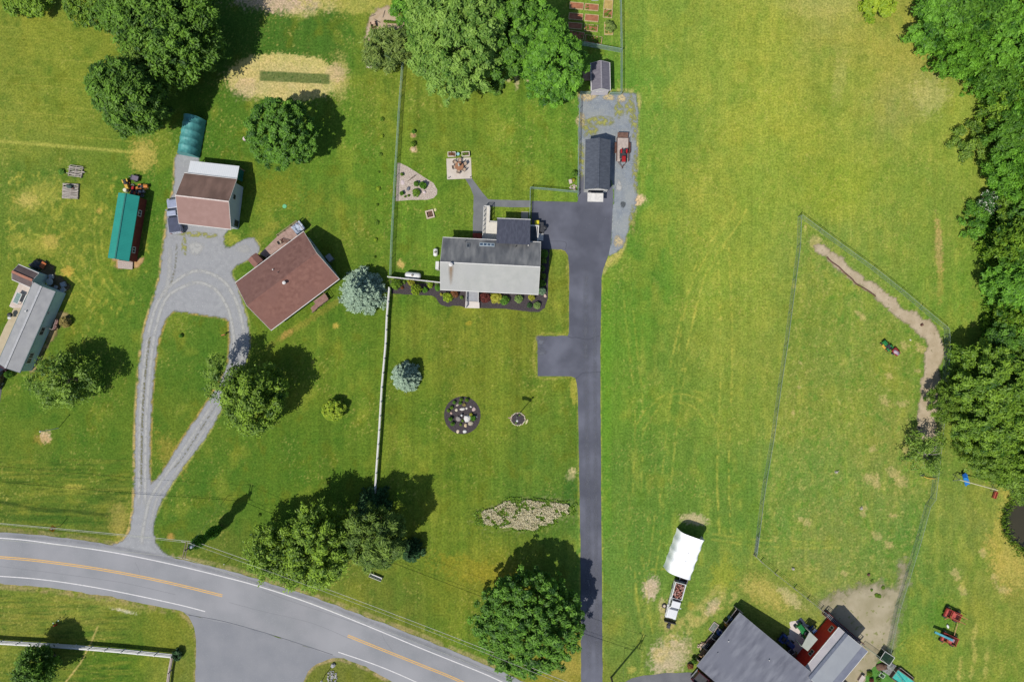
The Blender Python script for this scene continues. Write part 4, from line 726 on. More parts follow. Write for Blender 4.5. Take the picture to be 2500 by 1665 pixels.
for a in [(1069.6,703,7.5,1.0,'forest','round green shrub against the left front corner of the grey house',0),(1077.6,719,3.2,.4,'yellow','tiny yellow plant near the left front corner of the house',0),(1094,726,11,1.1,'lime','lime green shrub left of the front porch',0),(1110,718,9,1.0,'brown','rust brown shrub left of the front porch',0),(1127,727,4,.4,'olive','faint low olive plant nearest the porch steps',0),
 (1185,727,12,1.2,'maroon','dark maroon shrub right of the front porch',0),(1211,728.7,12,1.1,'yellow','bright yellow shrub beside the maroon one',0),(1232,733.5,10.5,1.0,'deep','dark green spiky shrub right of the yellow one',0),(1265.7,730,10.5,1.0,'mint','large pale clipped ball in the middle of the right bed',1),(1297.8,726,8.5,.9,'yellow','yellow clipped ball near the right front corner',1),(1293,746,6,.5,'darkfir','small dark green plant between the two right hand balls',0),(1310.6,746,9,.9,'mint','pale clipped ball at the lower right corner of the bed',1),(1323,711.5,9,.9,'teal','blue green shrub at the right front corner of the house',0),
 (1329,620,9,1.3,'deep','dark shrub highest in the strip beside the east wall',0),(1328,637,6.5,.9,'olive','yellowish shrub second in the strip beside the east wall',0),(1324,655,7,1.0,'dark','dim shrub midway along the east wall',0),(1327,675,6,.8,'olive','olive shrub low along the east wall',0),(1323,692,8,1.1,'deep','dark shrub last along the east wall',0),
 (967.7,694.5,11,1.2,'forest2','leafy green shrub at the left end of the mulch bed',0),(987,690,3.6,.4,'olive','tiny olive plant below the white fence',0),(1004,689,9,1.6,'yellow','yellow green shrub tucked behind the big round one',1),(1016,707,13.5,2.1,'lime','biggest round green shrub below the gas tank',1),(1037.8,708,6.5,.7,'forest','small green shrub right of the biggest round one',0),(1050.7,697,6.5,.8,'lime','small lime shrub near the right end of the white fence',0),(982,702.5,3.5,.4,'brown','small wilted brown plant in the mulch bed',0)]:
    shrub(a[0], a[1], a[2], a[3], a[4], a[5], tight=bool(a[6]), group=g1)
g2 = 'plants in the round mulch bed'
for i, (u, v, r, k, h, lab) in enumerate([(805,215,3.8,'forest2',.6,'topmost'),(995,235,4.2,'forest2',.6,'upper right'),(555,315,3.8,'forest',.5,'upper left'),(765,335,3.8,'forest',.5,'just below the topmost'),(465,495,3.8,'forest2',.5,'left side spiky'),(355,605,3.6,'forest2',.4,'far left'),(430,895,4.8,'forest',.7,'lower left oval'),(500,1065,4.8,'deep',.6,'dark lower left'),(1215,865,6,'forest',.8,'largest, at the right'),(1135,735,3.6,'yellow',.4,'yellowish right'),(855,950,3.2,'olive',.3,'olive centre'),(780,1080,3.2,'olive',.3,'olive lower'),(900,400,3.6,'straw',.3,'dry twiggy upper')]):
    shrub(1070+u/14.26, 960+v/14.26, r, h, k, lab+' plant in the round mulch bed', 'plant', 'bed_plant', group=g2)
g3 = 'shrubs in the pebble bed'
for (u, v, r, k, h, lab) in [(220,370,4,'olive',.5,'small shrub highest in the pebble bed by the fence'),(570,600,6,'deep',.8,'dark middle shrub in the pebble bed'),(740,640,8.2,'forest',1.1,'largest round shrub in the pebble bed'),(565,820,8.5,'forest2',.7,'spreading low shrub in the pebble bed'),(215,835,5,'forest',.7,'round shrub low in the pebble bed by the fence'),(385,890,3,'olive',.3,'tiny tuft between the low pebble bed shrubs'),(290,915,2.6,'olive',.3,'tiny tuft at the lower edge of the pebble bed')]:
    shrub(960+u/10.12, 390+v/10.12, r, h, k, lab, group=g3)
for i, (a, b, r) in enumerate([(932.6,292,6),(932,333,5),(928.5,378,5),(924,421,3.2),(923,461,6),(921,501,4),(919,544,6.5),(916.7,585.5,5),(914.8,628,3.4)]):
    shrub(a, b, r*.8, .35, 'lime' if i % 3 == 1 else 'forest2', ['first, topmost','second','third','fourth, tiny','fifth','sixth, small','seventh, largest','eighth','ninth, lowest and small'][i]+' sapling in the row left of the chain link fence', 'sapling', 'sapling', group='row of saplings left of the chain link fence')
for a in [(1010,322,4.5,.6,'forest','little shrub above the stone right of the fence'),(1009,352,6,.7,'forest2','leafy plant below the stone right of the fence'),(441.5,820,4.5,.5,'forest','small sapling inside the gravel loop'),(1320,1290,1,.3,'olive','tiny weed below the dead grass patch'),(1403,424,7,.9,'dark','twiggy shrub by the fence corner near the garage'),(1400,440,4,.5,'yellow','yellow flowering plant at the stone pile by the garage'),(633,1258,3.5,.4,'forest2','small plant on the roadside lawn left of the big maple'),(663,1268,3,.4,'forest2','second small plant on the roadside lawn'),(610,1380,3,.4,'olive','weed by the road below the trees'),(22,914,8,1.3,'deep','dark bush at the lower corner of the trailer home'),(159,787,11,1.3,'straw','dried bush beside the trailer home steps'),(150,420,7,.4,'forest','vine on the upper wooden pallet heap')]:
    shrub(*a)
# creeper climbing the utility pole
bx, by = W(537, 1289); rg = np.random.default_rng(12); n = 7000; z = rg.uniform(.2, 10.2, n); rad = .45+.5*np.sin(z*.62)**2*(z < 9)
a = rg.uniform(0, 6.28, n); C_ = np.stack([rad*np.cos(a)*rg.random(n)**.4, rad*np.sin(a)*rg.random(n)**.4, z], 1)
cm = leafmesh('foliage', C_, np.stack([np.cos(a), np.sin(a), a*0+.3], 1), .14*rg.uniform(.6, 1.3, n), rg.normal(.35, .2, n), None, rg, 1.6, .6); cm.materials.append(LM['forest'])
t = thing('climbing_vine', 'dark creeper covering the utility pole near the driveway mouth', 'vine', (bx, by, 0)); link('foliage', cm, t)
# ------------------------------------------------------------------ buildings
m_trim = mat('white_trim', c(236,234,230), c(222,220,216), 4, .6)
m_glass = mat('window_glass', (.03,.035,.04), (.05,.055,.06), 2, .08, spec=.6)
m_wood = mat('weathered_wood', c(190,158,142), c(164,132,118), 3, .85, 5, stretch=(1,6,1), bump=.3)
m_woodg = mat('grey_boards', c(206,190,180), c(176,160,152), 3, .85, 5, stretch=(1,6,1), bump=.3, bands=(0,.28,.72,.12))
m_deckt = mat('tan_deck_boards', c(196,180,160), c(172,156,138), 3, .85, 5, bands=(0,.3,.75,.1))
m_metal = mat('galvanised_metal', c(178,182,186), c(150,154,160), 5, .45, metal=.4)
m_dark = mat('dark_rubber', (.02,.02,.022), (.03,.03,.03), 6, .7)
m_black = mat('black_plastic', (.025,.026,.03), (.04,.04,.045), 4, .5)
def window(t, root, p0, p1, z0, z1, out=.05, pane=None, frame=None, name='window', bars=1):
    """window between world points p0, p1 on a wall; normal is to the right of p0 -> p1"""
    d = Vector((p1[0]-p0[0], p1[1]-p0[1])); L_ = d.length; d /= L_; nrm = Vector((d.y, -d.x)); a = math.atan2(d.y, d.x)
    cx, cy = (p0[0]+p1[0])/2+nrm.x*out*.5, (p0[1]+p1[1])/2+nrm.y*out*.5
    f = MB(); fw = .09
    f.box(cx, cy, z0+fw/2, L_+fw, out, fw, a); f.box(cx, cy, z1-fw/2, L_+fw, out, fw, a)
    for s_ in (-1, 1): f.box(cx+d.x*s_*L_/2, cy+d.y*s_*L_/2, (z0+z1)/2, fw, out, z1-z0-2*fw, a)
    for k in range(bars): 
        u = (k+1)/(bars+1)-.5; f.box(cx+d.x*u*L_, cy+d.y*u*L_, (z0+z1)/2, .06, out*.9, z1-z0-2*fw, a)
    o = f.build(name, frame or m_trim, t, root)
    g = MB(); g.box(cx-nrm.x*out*.2, cy-nrm.y*out*.2, (z0+z1)/2, L_-fw, out*.3, z1-z0-2*fw, a); g.build('pane', pane or m_glass, o, root); return o
def railing(pts, z0, h, m, parent, root, sp=1.4, name='railing', th=.06, mids=1):
    b = MB()
    for (x0, y0), (x1, y1) in zip(pts[:-1], pts[1:]):
        L_ = math.hypot(x1-x0, y1-y0); k = max(1, round(L_/sp))
        for i in range(k+1): b.b0(x0+(x1-x0)*i/k, y0+(y1-y0)*i/k, z0, th*1.4, th*1.4, h+.03)
        b.tube((x0, y0, z0+h), (x1, y1, z0+h), th*.6, n=6)
        for j in range(mids): zz = z0+h*(j+1)/(mids+1); b.tube((x0, y0, zz), (x1, y1, zz), th*.35, n=5)
    return b.build(name, m, parent, root)
class Bld:
    """gabled building from the pixels of its four eave corners (p0->p1 along the ridge)"""
    def __init__(s, name, label, cat, pc, eave, ridge, oh, wallm, roofp, roofm, ro=0.0, trim=True, cap=None, th=.14, group=None, cap_w=.16, gutter=None):
        q = WP(pc, eave); cx = sum(p[0] for p in q)/4; cy = sum(p[1] for p in q)/4
        dx = (q[1][0]-q[0][0]+q[2][0]-q[3][0])/2; dy = (q[1][1]-q[0][1]+q[2][1]-q[3][1])/2
        s.L = math.hypot(dx, dy); s.a = math.atan2(dy, dx)
        ux, uy = dx/s.L, dy/s.L; s.Wd = (abs(-(q[3][0]-q[0][0])*uy+(q[3][1]-q[0][1])*ux)+abs(-(q[2][0]-q[1][0])*uy+(q[2][1]-q[1][1])*ux))/2
        s.t = thing(name, label, cat, (cx, cy, 0), s.a, group); s.e, s.r, s.oh, s.ro, s.th = eave, ridge, oh, ro, th
        L, Wd = s.L, s.Wd; hy = Wd/2; yr = ro
        zf = lambda y: ridge-(ridge-eave)*((y-yr)/(hy-yr) if y > yr else (yr-y)/(hy+yr))
        s.zf = zf
        w = MB(); yw = hy-oh; xw = L/2-min(oh, .3); tt = th+.01
        prof = [(-yw, 0), (yw, 0), (yw, zf(yw)-tt), (yr, ridge-tt), (-yw, zf(-yw)-tt)]
        vs = [(-xw, y, z) for y, z in prof]+[(xw, y, z) for y, z in prof]
        w.add(vs, [(0, 4, 3, 2, 1), (5, 6, 7, 8, 9), (0, 1, 6, 5), (1, 2, 7, 6), (2, 3, 8, 7), (3, 4, 9, 8), (4, 0, 5, 9)])
        s.wall = w.build('wall', wallm, s.t); s.xw, s.yw = xw, yw
        s.roof = []
        for sg, m in ((1, roofp), (-1, roofm)):
            b = MB(); ye = hy*sg; x = L/2
            pr = [(yr, ridge), (ye, eave), (ye, eave-th), (yr, ridge-th)]
            vs = [(-x, y, z) for y, z in pr]+[(x, y, z) for y, z in pr]
            fs = [(0, 1, 5, 4), (1, 2, 6, 5), (2, 3, 7, 6), (3, 0, 4, 7), (3, 2, 1, 0), (4, 5, 6, 7)]
            if sg > 0: fs = [tuple(reversed(f)) for f in fs]
            s.roof.append(b.add(vs, fs).build('roof_panel', m, s.t))
        if cap: MB().box(0, yr, ridge+.02, L+.02, cap_w, .06).build('ridge_cap', cap, s.t)
        if trim:
            for sg in (1, -1): MB().box(0, sg*(hy+.05), eave-.08, L+.04, .1, .12).build('gutter', gutter or m_trim, s.t)
            b = MB()
            for sx in (1, -1):
                for sg in (1, -1):
                    ye = hy*sg; x = sx*(L/2+.02)
                    b.add([(x, yr, ridge+.01), (x, ye, eave+.01), (x, ye, eave-.16), (x, yr, ridge-.16), (x-.04*sx, yr, ridge+.01), (x-.04*sx, ye, eave+.01), (x-.04*sx, ye, eave-.16), (x-.04*sx, yr, ridge-.16)], [(0, 1, 2, 3), (7, 6, 5, 4), (0, 4, 5, 1), (1, 5, 6, 2), (2, 6, 7, 3), (3, 7, 4, 0)])
            b.build('bargeboard', gutter or m_trim, s.t)
    def win(s, side, u, z, w, h, **k):
        ca, sa = math.cos(s.a), math.sin(s.a); T = lambda x, y: (s.t.location.x+x*ca-y*sa, s.t.location.y+x*sa+y*ca)
        X_, Y_ = s.xw, s.yw
        p = {'+x': ((X_, u-w/2), (X_, u+w/2)), '-x': ((-X_, u+w/2), (-X_, u-w/2)), '+y': ((u+w/2, Y_), (u-w/2, Y_)), '-y': ((u-w/2, -Y_), (u+w/2, -Y_))}[side]
        return window(s.t, s.t, T(*p[0]), T(*p[1]), z, z+h, **k)
    def world(s, x, y):
        ca, sa = math.cos(s.a), math.sin(s.a); return (s.t.location.x+x*ca-y*sa, s.t.location.y+x*sa+y*ca)
    def local(s, px, py, h):
        x, y = W(px, py, h); x -= s.t.location.x; y -= s.t.location.y; ca, sa = math.cos(s.a), math.sin(s.a); return (x*ca+y*sa, -x*sa+y*ca)
    def vent(s, px, py, r=.09, h=.45, m=None, name='vent_pipe', cap=False, sq=False):
        x, y = s.local(px, py, (s.e+s.r)/2+h*.6); z = s.zf(y); par = s.roof[0] if y > s.ro else s.roof[1]
        b = MB()
        if sq: b.b0(x, y, z-.05, r*2, r*2, h)
        else:
            b.lathe(x, y, [(r, z-.1), (r, z+h)], 12)
            if cap: b.lathe(x, y, [(r*1.8, z+h), (r*1.9, z+h+.12), (r*.8, z+h+.2)], 12)
        return b.build(name, m or m_metal, par)
def shingle(name, col, col2, scale=1.2, stretch=(1, 1, 1), big=None, spk=None, rows=True, **k):
    return mat(name, col, col2, scale, .92, 6, stretch=stretch, bump=.25, big=big, spk=spk, bricks=None, **k)
# --- central grey house
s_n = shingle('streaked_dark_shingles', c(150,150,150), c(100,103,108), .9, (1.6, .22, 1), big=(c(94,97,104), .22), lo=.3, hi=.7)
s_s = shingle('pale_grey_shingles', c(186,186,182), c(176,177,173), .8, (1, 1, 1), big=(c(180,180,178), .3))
m_sid = mat('white_siding', c(226,224,220), c(216,214,210), 2, .6, bands=(2,.2,.86,.12))
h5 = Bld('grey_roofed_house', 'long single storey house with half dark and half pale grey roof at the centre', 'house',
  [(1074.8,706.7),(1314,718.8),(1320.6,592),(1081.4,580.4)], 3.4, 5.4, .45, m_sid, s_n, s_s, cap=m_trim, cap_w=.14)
T5 = h5.t
for u in (-5.6, -3.4, .9, 3.2, 5.6): h5.win('-y', u, 1.2, 1.1, 1.2)
for u in (-4.4, -1.2): h5.win('+y', u, 1.3, 1.0, 1.0)
h5.win('+x', 1.2, 1.2, 1.0, 1.1); h5.win('-x', -1, 1.2, 1.0, 1.1)
h5.vent(1102, 648, .16, .55, mat('white_painted_metal', c(240,236,232), None, 4, .4), 'flue', cap=True)
h5.vent(1259, 601, .08, .35, m_black); h5.vent(1290, 598, .09, .4, m_trim); h5.vent(1134.5, 588, .05, .5, m_black)
st = MB()                                                    # rust streak below the flue
x0, y0 = h5.local(1101, 652, 4.8)
rust = mat('rust_stain', c(158,134,106), c(178,168,152), 1.6, .9, 6, stretch=(2.5,.6,1))
rsm = softmat('rust_stain', c(150,116,80), c(176,150,120), 2.2, .0, .4); vs = []; al = []; nseg = 12
for i in range(nseg+1):
    yy = y0+.35-i*.26; u = i/nseg; w_ = .55*(1-.45*u)
    for k in (-1, -.5, 0, .5, 1): vs.append((x0+.03+k*w_, yy, h5.zf(yy)+.008)); al.append((1-abs(k))**1.3*(min(1, u*5))*(1-u)**.8*.95)
me_ = bpy.data.meshes.new('rust_stain'); me_.from_pydata(vs, [], [((i+1)*5+j, (i+1)*5+j+1, i*5+j+1, i*5+j) for i in range(nseg) for j in range(4)]); me_.update()
at_ = me_.attributes.new('cover', 'FLOAT', 'POINT'); at_.data.foreach_set('value', al); link('rust_stain', me_, h5.roof[1], rsm)
def skylight(b, px, py, w, d, n=1, frame=None, pan=None):
    x, y = b.local(px, py, b.zf(2.5)); sl_ = (b.r-b.e)/(b.Wd/2); ta = -math.atan(sl_); z = b.zf(y)
    f = MB(); f.box(x, y, z+.05, w, d, .12, 0, (ta, 0)); o = f.build('skylight', frame or m_trim, b.roof[0])
    for k in range(n):
        g = MB(); g.box(x-w/2+(k+.5)*w/n, y, z+.115, w/n-.14, d-.16, .02, 0, (ta, 0)); g.build('pane', pan or m_glass, o)
skylight(h5, 1143, 599.5, .5, .75, 1, m_metal); skylight(h5, 1189, 596.8, 2.3, .55, 4, mat('pale_blue_frame', c(206,220,228), None, 4, .4), mat('blue_glass', c(70,92,118), c(96,112,132), 2, .1))
# rear wing with dark shingles, one slope
s_d = shingle('slate_blue_shingles', c(94,97,112), c(78,81,96), 1.5, (3, .8, 1))
q = [W(1214,534,3.3), W(1295,537,3.3), W(1294,598.6,4.3), W(1211.7,594.4,4.3)]; zz = [3.3, 3.3, 4.55, 4.55]
b = MB(); b.add([(q[i][0], q[i][1], zz[i]) for i in range(4)]+[(q[i][0], q[i][1], zz[i]-.14) for i in range(4)], [(3, 2, 1, 0), (4, 5, 6, 7), (0, 1, 5, 4), (1, 2, 6, 5), (2, 3, 7, 6), (3, 0, 4, 7)]); wing = b.build('wing_roof', s_d, T5, T5)
q2 = [W(1218,541,3.2), W(1291,544,3.2), W(1290,590,3.2), W(1215,588,3.2)]; b = MB(); b.prism(q2, 0, 3.1); wingw = b.build('wing_wall', m_sid, T5, T5)
b = MB(); b.tube((*W(1213.5,533,3.3), 3.25), (*W(1295.5,536,3.3), 3.25), .07, n=6); b.build('gutter', m_trim, T5, T5)
window(T5, T5, W(1262,542,2.6), W(1244,541.5,2.6), 1.1, 2.3)
# rear deck
m_wdk = mat('white_deck', c(232,226,214), c(222,216,204), 2, .7, bands=(1,.3,.93,.08))
b = MB(); b.prism(WP([(1181.5,505),(1197,505),(1195.5,542.5),(1217,544),(1215,590),(1178,587)], .9), .72, .9); b.build('deck', m_wdk, T5, T5)
b = MB(); b.prism(WP([(1182.5,507),(1195.8,507),(1194.3,544),(1214,545),(1213,588),(1180,586)], .9), 0, .70); b.build('deck_base', mat('grey_lattice', c(150,148,142), None, 4, .8), T5, T5)
railing(WP([(1178.5,587),(1181.8,505.5),(1196,505.5)], .9), .9, .95, m_trim, T5, T5, .8, mids=3); railing(WP([(1196,505.5),(1195,542),(1214,543.5)], .9), .9, .95, m_trim, T5, T5, .8, mids=3)
m_brick = mat('red_brick', c(196,92,74), c(170,78,62), 3, .85, bricks=(.4,.2,.02,.7,.85))
b = MB(); b.prism(WP([(1154,570),(1176,571),(1177,585),(1155,584)]), 0, .32); b.prism(WP([(1165,570.5),(1176,571),(1177,585),(1166,584.5)], .6), .32, .6); b.build('brick_steps', m_brick, T5, T5)
# front porch
b = MB(); b.prism(WP([(1138.5,708),(1169,710),(1168.7,736),(1138,735)], .6), .5, .62); b.build('porch_floor', mat('grey_porch_boards', c(176,178,184), c(164,166,172), 2, .7, bands=(1,.2,.85,.12)), T5, T5)
b = MB(); b.prism(WP([(1136.5,735.5),(1170.2,737),(1170.6,752.6),(1135.6,751.7)], .4), 0, .42); b.build('porch_step', mat('white_concrete', c(236,226,218), c(226,216,206), 1.5, .8), T5, T5)
railing(WP([(1139.5,709),(1138,750)], .7), .5, .9, m_trim, T5, T5, 1.2, mids=3, th=.09); railing(WP([(1168.6,711),(1168.5,738)], .7), .5, .9, m_trim, T5, T5, 1.2, mids=3, th=.09)
# east side porch
b = MB(); b.prism(WP([(1295.5,551),(1314,552),(1313.2,590),(1295,589)], .7), .55, .7); b.build('side_porch', mat('slate_deck', c(98,110,120), c(84,96,106), 2, .7, bands=(0,.2,.85,.12)), T5, T5)
b = MB(); b.tube((*W(1295,550.5,1.6), 1.6), (*W(1315,551.5,1.6), 1.6), .11, n=6); b.tube((*W(1315,551.5,1.6), 1.6), (*W(1312.5,590,1.6), 1.6), .11, n=6)
for p in ((1315,551.5),(1313.9,570),(1312.5,590)): b.b0(*W(*p, 1.6), 0, .14, .14, 1.7)
b.box(*W(1310,566,1.1), 1.1, .12, 1.5, .7); b.build('railing', m_trim, T5, T5)
b = MB(); 
for i in range(3): b.prism(WP([(1315+i*4,570),(1319+i*4,570.2),(1318.6+i*4,587),(1314.6+i*4,587)], .5), 0, .55-.18*i)
b.build('side_steps', m_trim, T5, T5)
b = MB(); b.b0(*W(1068.5,649,1.5), 0, .5, 1.2, 2.3, h5.a); b.build('chimney_box', m_trim, T5, T5)
# --- brown roofed garage with white lean-to
b_s = shingle('pinkish_brown_shingles', c(166,134,126), c(156,124,116), 1.2, big=(c(160,128,120), .25)); b_n = shingle('stained_brown_shingles', c(150,120,108), c(118,94,84), .5, (1.4, .35, 1), big=(c(122,98,88), .3))
m_gsid = mat('grey_siding', c(222,230,238), c(212,220,228), 2, .7, bands=(2,.22,.86,.12))
h1 = Bld('brown_roofed_garage', 'two car garage with brown roof and grey walls by the gravel yard', 'garage', [(434.6,544.8),(563,559.6),(579,438),(451.4,423.2)], 3.5, 5.4, .5, m_gsid, b_n, b_s, cap=mat('white_ridge', c(240,222,214), None, 3, .6), cap_w=.2)
h1.win('+x', 1.2, 2.4, .8, 1.1, bars=0); h1.win('+x', -2.6, .1, 1.1, 1.9, pane=m_black, frame=m_gsid, name='door', bars=0)
for u in (-2.0, 1.8): h1.win('-y', u, .05, 2.6, 2.2, pane=m_trim, name='garage_door', bars=0)
m_wmet = mat('white_ribbed_metal', c(250,252,255), c(244,248,252), 2, .4, metal=.0, bands=(0,.3,.88,.16), rot=0)
q = [W(464.8,393,2.6), W(584.3,406,2.6), W(578.5,440,3.3), W(458,427,3.3)]; zz = [2.6, 2.6, 3.35, 3.35]
b = MB(); b.add([(q[i][0], q[i][1], zz[i]) for i in range(4)]+[(q[i][0], q[i][1], zz[i]-.08) for i in range(4)], [(3, 2, 1, 0), (4, 5, 6, 7), (0, 1, 5, 4), (1, 2, 6, 5), (2, 3, 7, 6), (3, 0, 4, 7)]); b.build('lean_to_roof', m_wmet, h1.t, h1.t)
b = MB()
for p in ((467,395.5),(505,399.5),(545,404),(581.5,408)): b.b0(*W(*p, 2.6), 0, .12, .12, 2.5)
b.build('lean_to_post', m_wood, h1.t, h1.t)
b = MB(); b.prism(WP([(580,410),(581.5,410),(577.5,436),(576,436)], 2.5), .2, 2.4); b.build('lean_to_screen', mat('teal_tarp', c(38,130,124), c(24,96,92), 2, .6), h1.t, h1.t)
# --- long green roofed shed
m_grn = mat('green_ribbed_metal', c(54,170,154), c(48,160,146), .6, .4, metal=.15, bands=(0,.23,.8,.18)); m_grn2 = mat('green_ribbed_metal_copy', c(54,170,154), c(48,160,146), .6, .4, metal=.15, bands=(0,.23,.8,.18))  # m_grn2 repeats m_grn in the same colours, no roof uses it
m_red = mat('dark_red_boards', c(140,62,54), c(116,50,44), 2, .8, bands=(0,.25,.75,.1))
h2 = Bld('green_roofed_shed', 'long narrow dark red shed with bright green metal roof', 'shed', [(263,630.7),(289,471.8),(341,478.4),(314.8,637.3)], 2.5, 3.4, .15, m_red, m_grn, m_grn, trim=False, cap=mat('green_ridge', c(40,124,114), None, 3, .5), cap_w=.2)
for u in (-3.2, 2.6): h2.win('-y', u, 1.0, .9, .9, frame=mat('bright_white_trim', c(250,250,248), None, 3, .5))
h2.win('-x', 0, .1, 1.4, 1.9, pane=m_red, name='door')
b = MB(); q = WP([(287,635),(324,640),(323,658),(288,655)], .3); b.prism(q, .18, .3); b.build('ramp', m_woodg, h2.t, h2.t)
soft_region('bare_ground', [(274,628),(285,650),(289,652),(324,654),(336,652),(346,640),(349,628),(340,634)], .009, mat('orange_soil', c(206,170,120), c(190,150,100), 1.5, .95), 'strip of orange soil below the green shed', 0.4, 0.4, 0.22, sm=2)
# --- pale roofed trailer home
m_gsh = shingle('light_grey_shingles', c(178,178,178), c(162,162,164), 1.0, big=(c(170,170,172), .4)); m_tsid = mat('pale_teal_siding', c(206,236,236), c(196,226,228), 2, .7, bands=(2,.2,.88,.12))
h3 = Bld('trailer_home', 'long pale grey roofed trailer home with teal walls at the left edge', 'house', [(-6.6,888.5),(81,690),(136,709.5),(48.4,908)], 2.9, 3.6, .15, m_tsid, m_gsh, m_gsh, cap=mat('pale_ridge', c(196,196,198), None, 3, .7), cap_w=.3, gutter=mat('teal_trim', c(96,122,124), None, 3, .6))
for u, w_ in ((-4.9, .9), (-4.1, .9), (.1, 1.3)): h3.win('-y', u, 1.2, w_, 1.0, pane=m_black)
h3.win('-y', 3.2, 1.9, .4, .4, pane=m_black); h3.vent(64, 760, .12, .35, m_trim)
brs = shingle('dark_brown_shingles', c(112,98,96), c(98,84,84), 1.5)
h3b = Bld('brown_roofed_annex', 'small brown roofed annex at the head of the trailer home', 'annex', [(26,681.8),(75,701),(98,670.7),(48,646.6)], 2.6, 3.3, .15, m_tsid, brs, brs, cap=mat('copper_ridge', c(186,122,96), c(160,110,90), 2, .6), cap_w=.4)
b = MB(); b.prism(WP([(46,692),(78,702),(70,730),(58,752),(30,752),(22,748)], .25), .1, .22); T3 = h3.t; b.build('patio', mat('pinkish_concrete', c(222,206,194), c(208,190,178), 1.5, .85), T3, T3)
sheet('walkway', [(34,752),(60,752),(-10,905),(-40,905)], .012, mat('sandy_concrete', c(206,190,160), c(194,178,148), 1, .9), .02, .5, label='sandy concrete walk along the back of the trailer home')
sheet('dark_drive', [(0,893),(14,905),(12,925),(4,950),(0,985),(-60,1040),(-60,880)], .012, mat('dark_tarmac', c(104,100,112), c(90,88,98), 1, .9), .04, .5, label='dark tarmac drive at the left edge')
b = MB(); b.prism(WP([(126,803),(134,778),(143,781),(136,806)], .6), .45, .6); b.build('side_steps', mat('red_brown_deck', c(150,112,106), c(130,92,88), 2, .8, bands=(1,.2,.7,.1)), T3, T3)
railing(WP([(117,798),(133,806),(141,782)], .7), .3, .9, m_woodg, T3, T3, .8)
soft_region('bare_patch', [(136,770),(150,760),(168,772),(166,785),(148,800),(138,815),(126,836),(96,880),(84,905),(72,902),(100,850)], .008, mat('dry_earth', c(176,156,108), c(120,110,70), .8, .95), 'dry earth along the trailer home wall', 0.5, 0.6, 0.22, sm=2)
soft_region('bare_patch', [(88,640),(104,634),(128,650),(134,668),(150,680),(172,692),(166,706),(150,712),(120,700),(100,670)], .008, mat('dry_earth2', c(128,112,82), c(100,90,60), .8, .95), 'littered bare earth behind the trailer home', 0.5, 0.6, 0.22, sm=2)
# --- red brown ranch house
rb = shingle('red_brown_shingles', c(152,110,98), c(134,94,84), 1.6, big=(c(142,102,92), .3)); rb2 = shingle('red_brown_shingles_shaded', c(146,108,98), c(126,90,82), 1.6, big=(c(136,100,92), .3))  # rb2: darker copy, shade of the northern slope put into its colour
m_bsid = mat('blue_grey_siding', c(196,212,216), c(186,202,206), 2, .7, bands=(2,.2,.86,.12))
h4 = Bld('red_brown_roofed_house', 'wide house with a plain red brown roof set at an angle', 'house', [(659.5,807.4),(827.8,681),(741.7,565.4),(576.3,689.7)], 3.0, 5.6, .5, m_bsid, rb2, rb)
for u in (-4.6, -1.2, 2.2, 5.0): h4.win('-y', u, 1.1, 1.2, 1.1)
for u in (-2.6, 2.4): h4.win('+x', u, 1.1, 1.1, 1.2)
h4.vent(699.7, 692, .14, .55, mat('white_flue', c(244,240,236), None, 4, .4), 'flue', cap=True); h4.vent(666, 658.6, .09, .3, m_trim); h4.vent(681.5, 665.5, .07, .3, m_black)
T4 = h4.t
b = MB(); b.prism(WP([(634,620),(680,574),(726,540),(742,562),(700,596),(650,630)], .7), .5, .68); b.build('deck', mat('pinkish_deck', c(190,160,148), c(166,138,126), 2, .85, bands=(0,.3,.8,.1)), T4, T4)
railing(WP([(678,575.5),(726,540),(742,561)], .9), .6, .9, m_wood, T4, T4, 1.1, mids=2)
b = MB(); b.prism(WP([(765,736),(793,716),(803,731),(777,751)], .6), .4, .6); b.prism(WP([(758,752),(771,741),(778,751),(764,763)], .3), .1, .3); b.build('back_steps', mat('rosy_deck', c(170,132,124), c(150,114,106), 2, .85, bands=(0,.25,.75,.1)), T4, T4)
railing(WP([(793,716),(803,731),(777,751),(764,763)], .8), .5, .9, m_wood, T4, T4, .9)
b = MB(); b.b0(*W(804,629.5,.8), 0, .8, 1.1, .9, h4.a); b.build('heat_pump', m_metal, T4, T4)
p_ = Bld('entrance_porch', 'little red brown gabled porch roof in front of the angled house', 'porch', [(643,637),(626,619),(604,634),(621,654)], 2.5, 2.9, .08, mat('porch_wall', c(120,84,78), None, 3, .8), rb, rb, trim=False)
# --- dark roofed garage in the asphalt yard
slat = shingle('charcoal_blue_shingles', c(94,100,112), c(78,84,96), 1.6, (3,1,1)); 
h6 = Bld('dark_roofed_garage', 'narrow white garage with charcoal roof beside the gravel yard', 'garage', [(1427.4,463),(1429.5,341.6),(1491,341.6),(1488.4,463)], 2.9, 3.9, .15, m_sid, slat, slat, cap=slat, cap_w=.3, trim=False)
b = MB(); b.box(*W(1453.5,482.5,2.1), 2.1, 2.45, 1.35, .06, h6.a+math.pi/2); b.build('tilt_door', mat('white_door', c(240,236,230), None, 3, .5), h6.t, h6.t)
b = MB()
for sx in (1435.5, 1471.5): b.tube((*W(sx,472,2.1), 2.05), (*W(sx,491,2.1), 2.05), .03, n=6)
b.build('door_arm', m_metal, h6.t, h6.t)
h6.win('-x', 0, .02, 2.5, 2.05, pane=m_black, name='garage_opening', bars=0)  # black pane stands in for the dark inside of the open garage
for u in (-2, 1.5): h6.win('-y', u, 1.1, .8, .8)
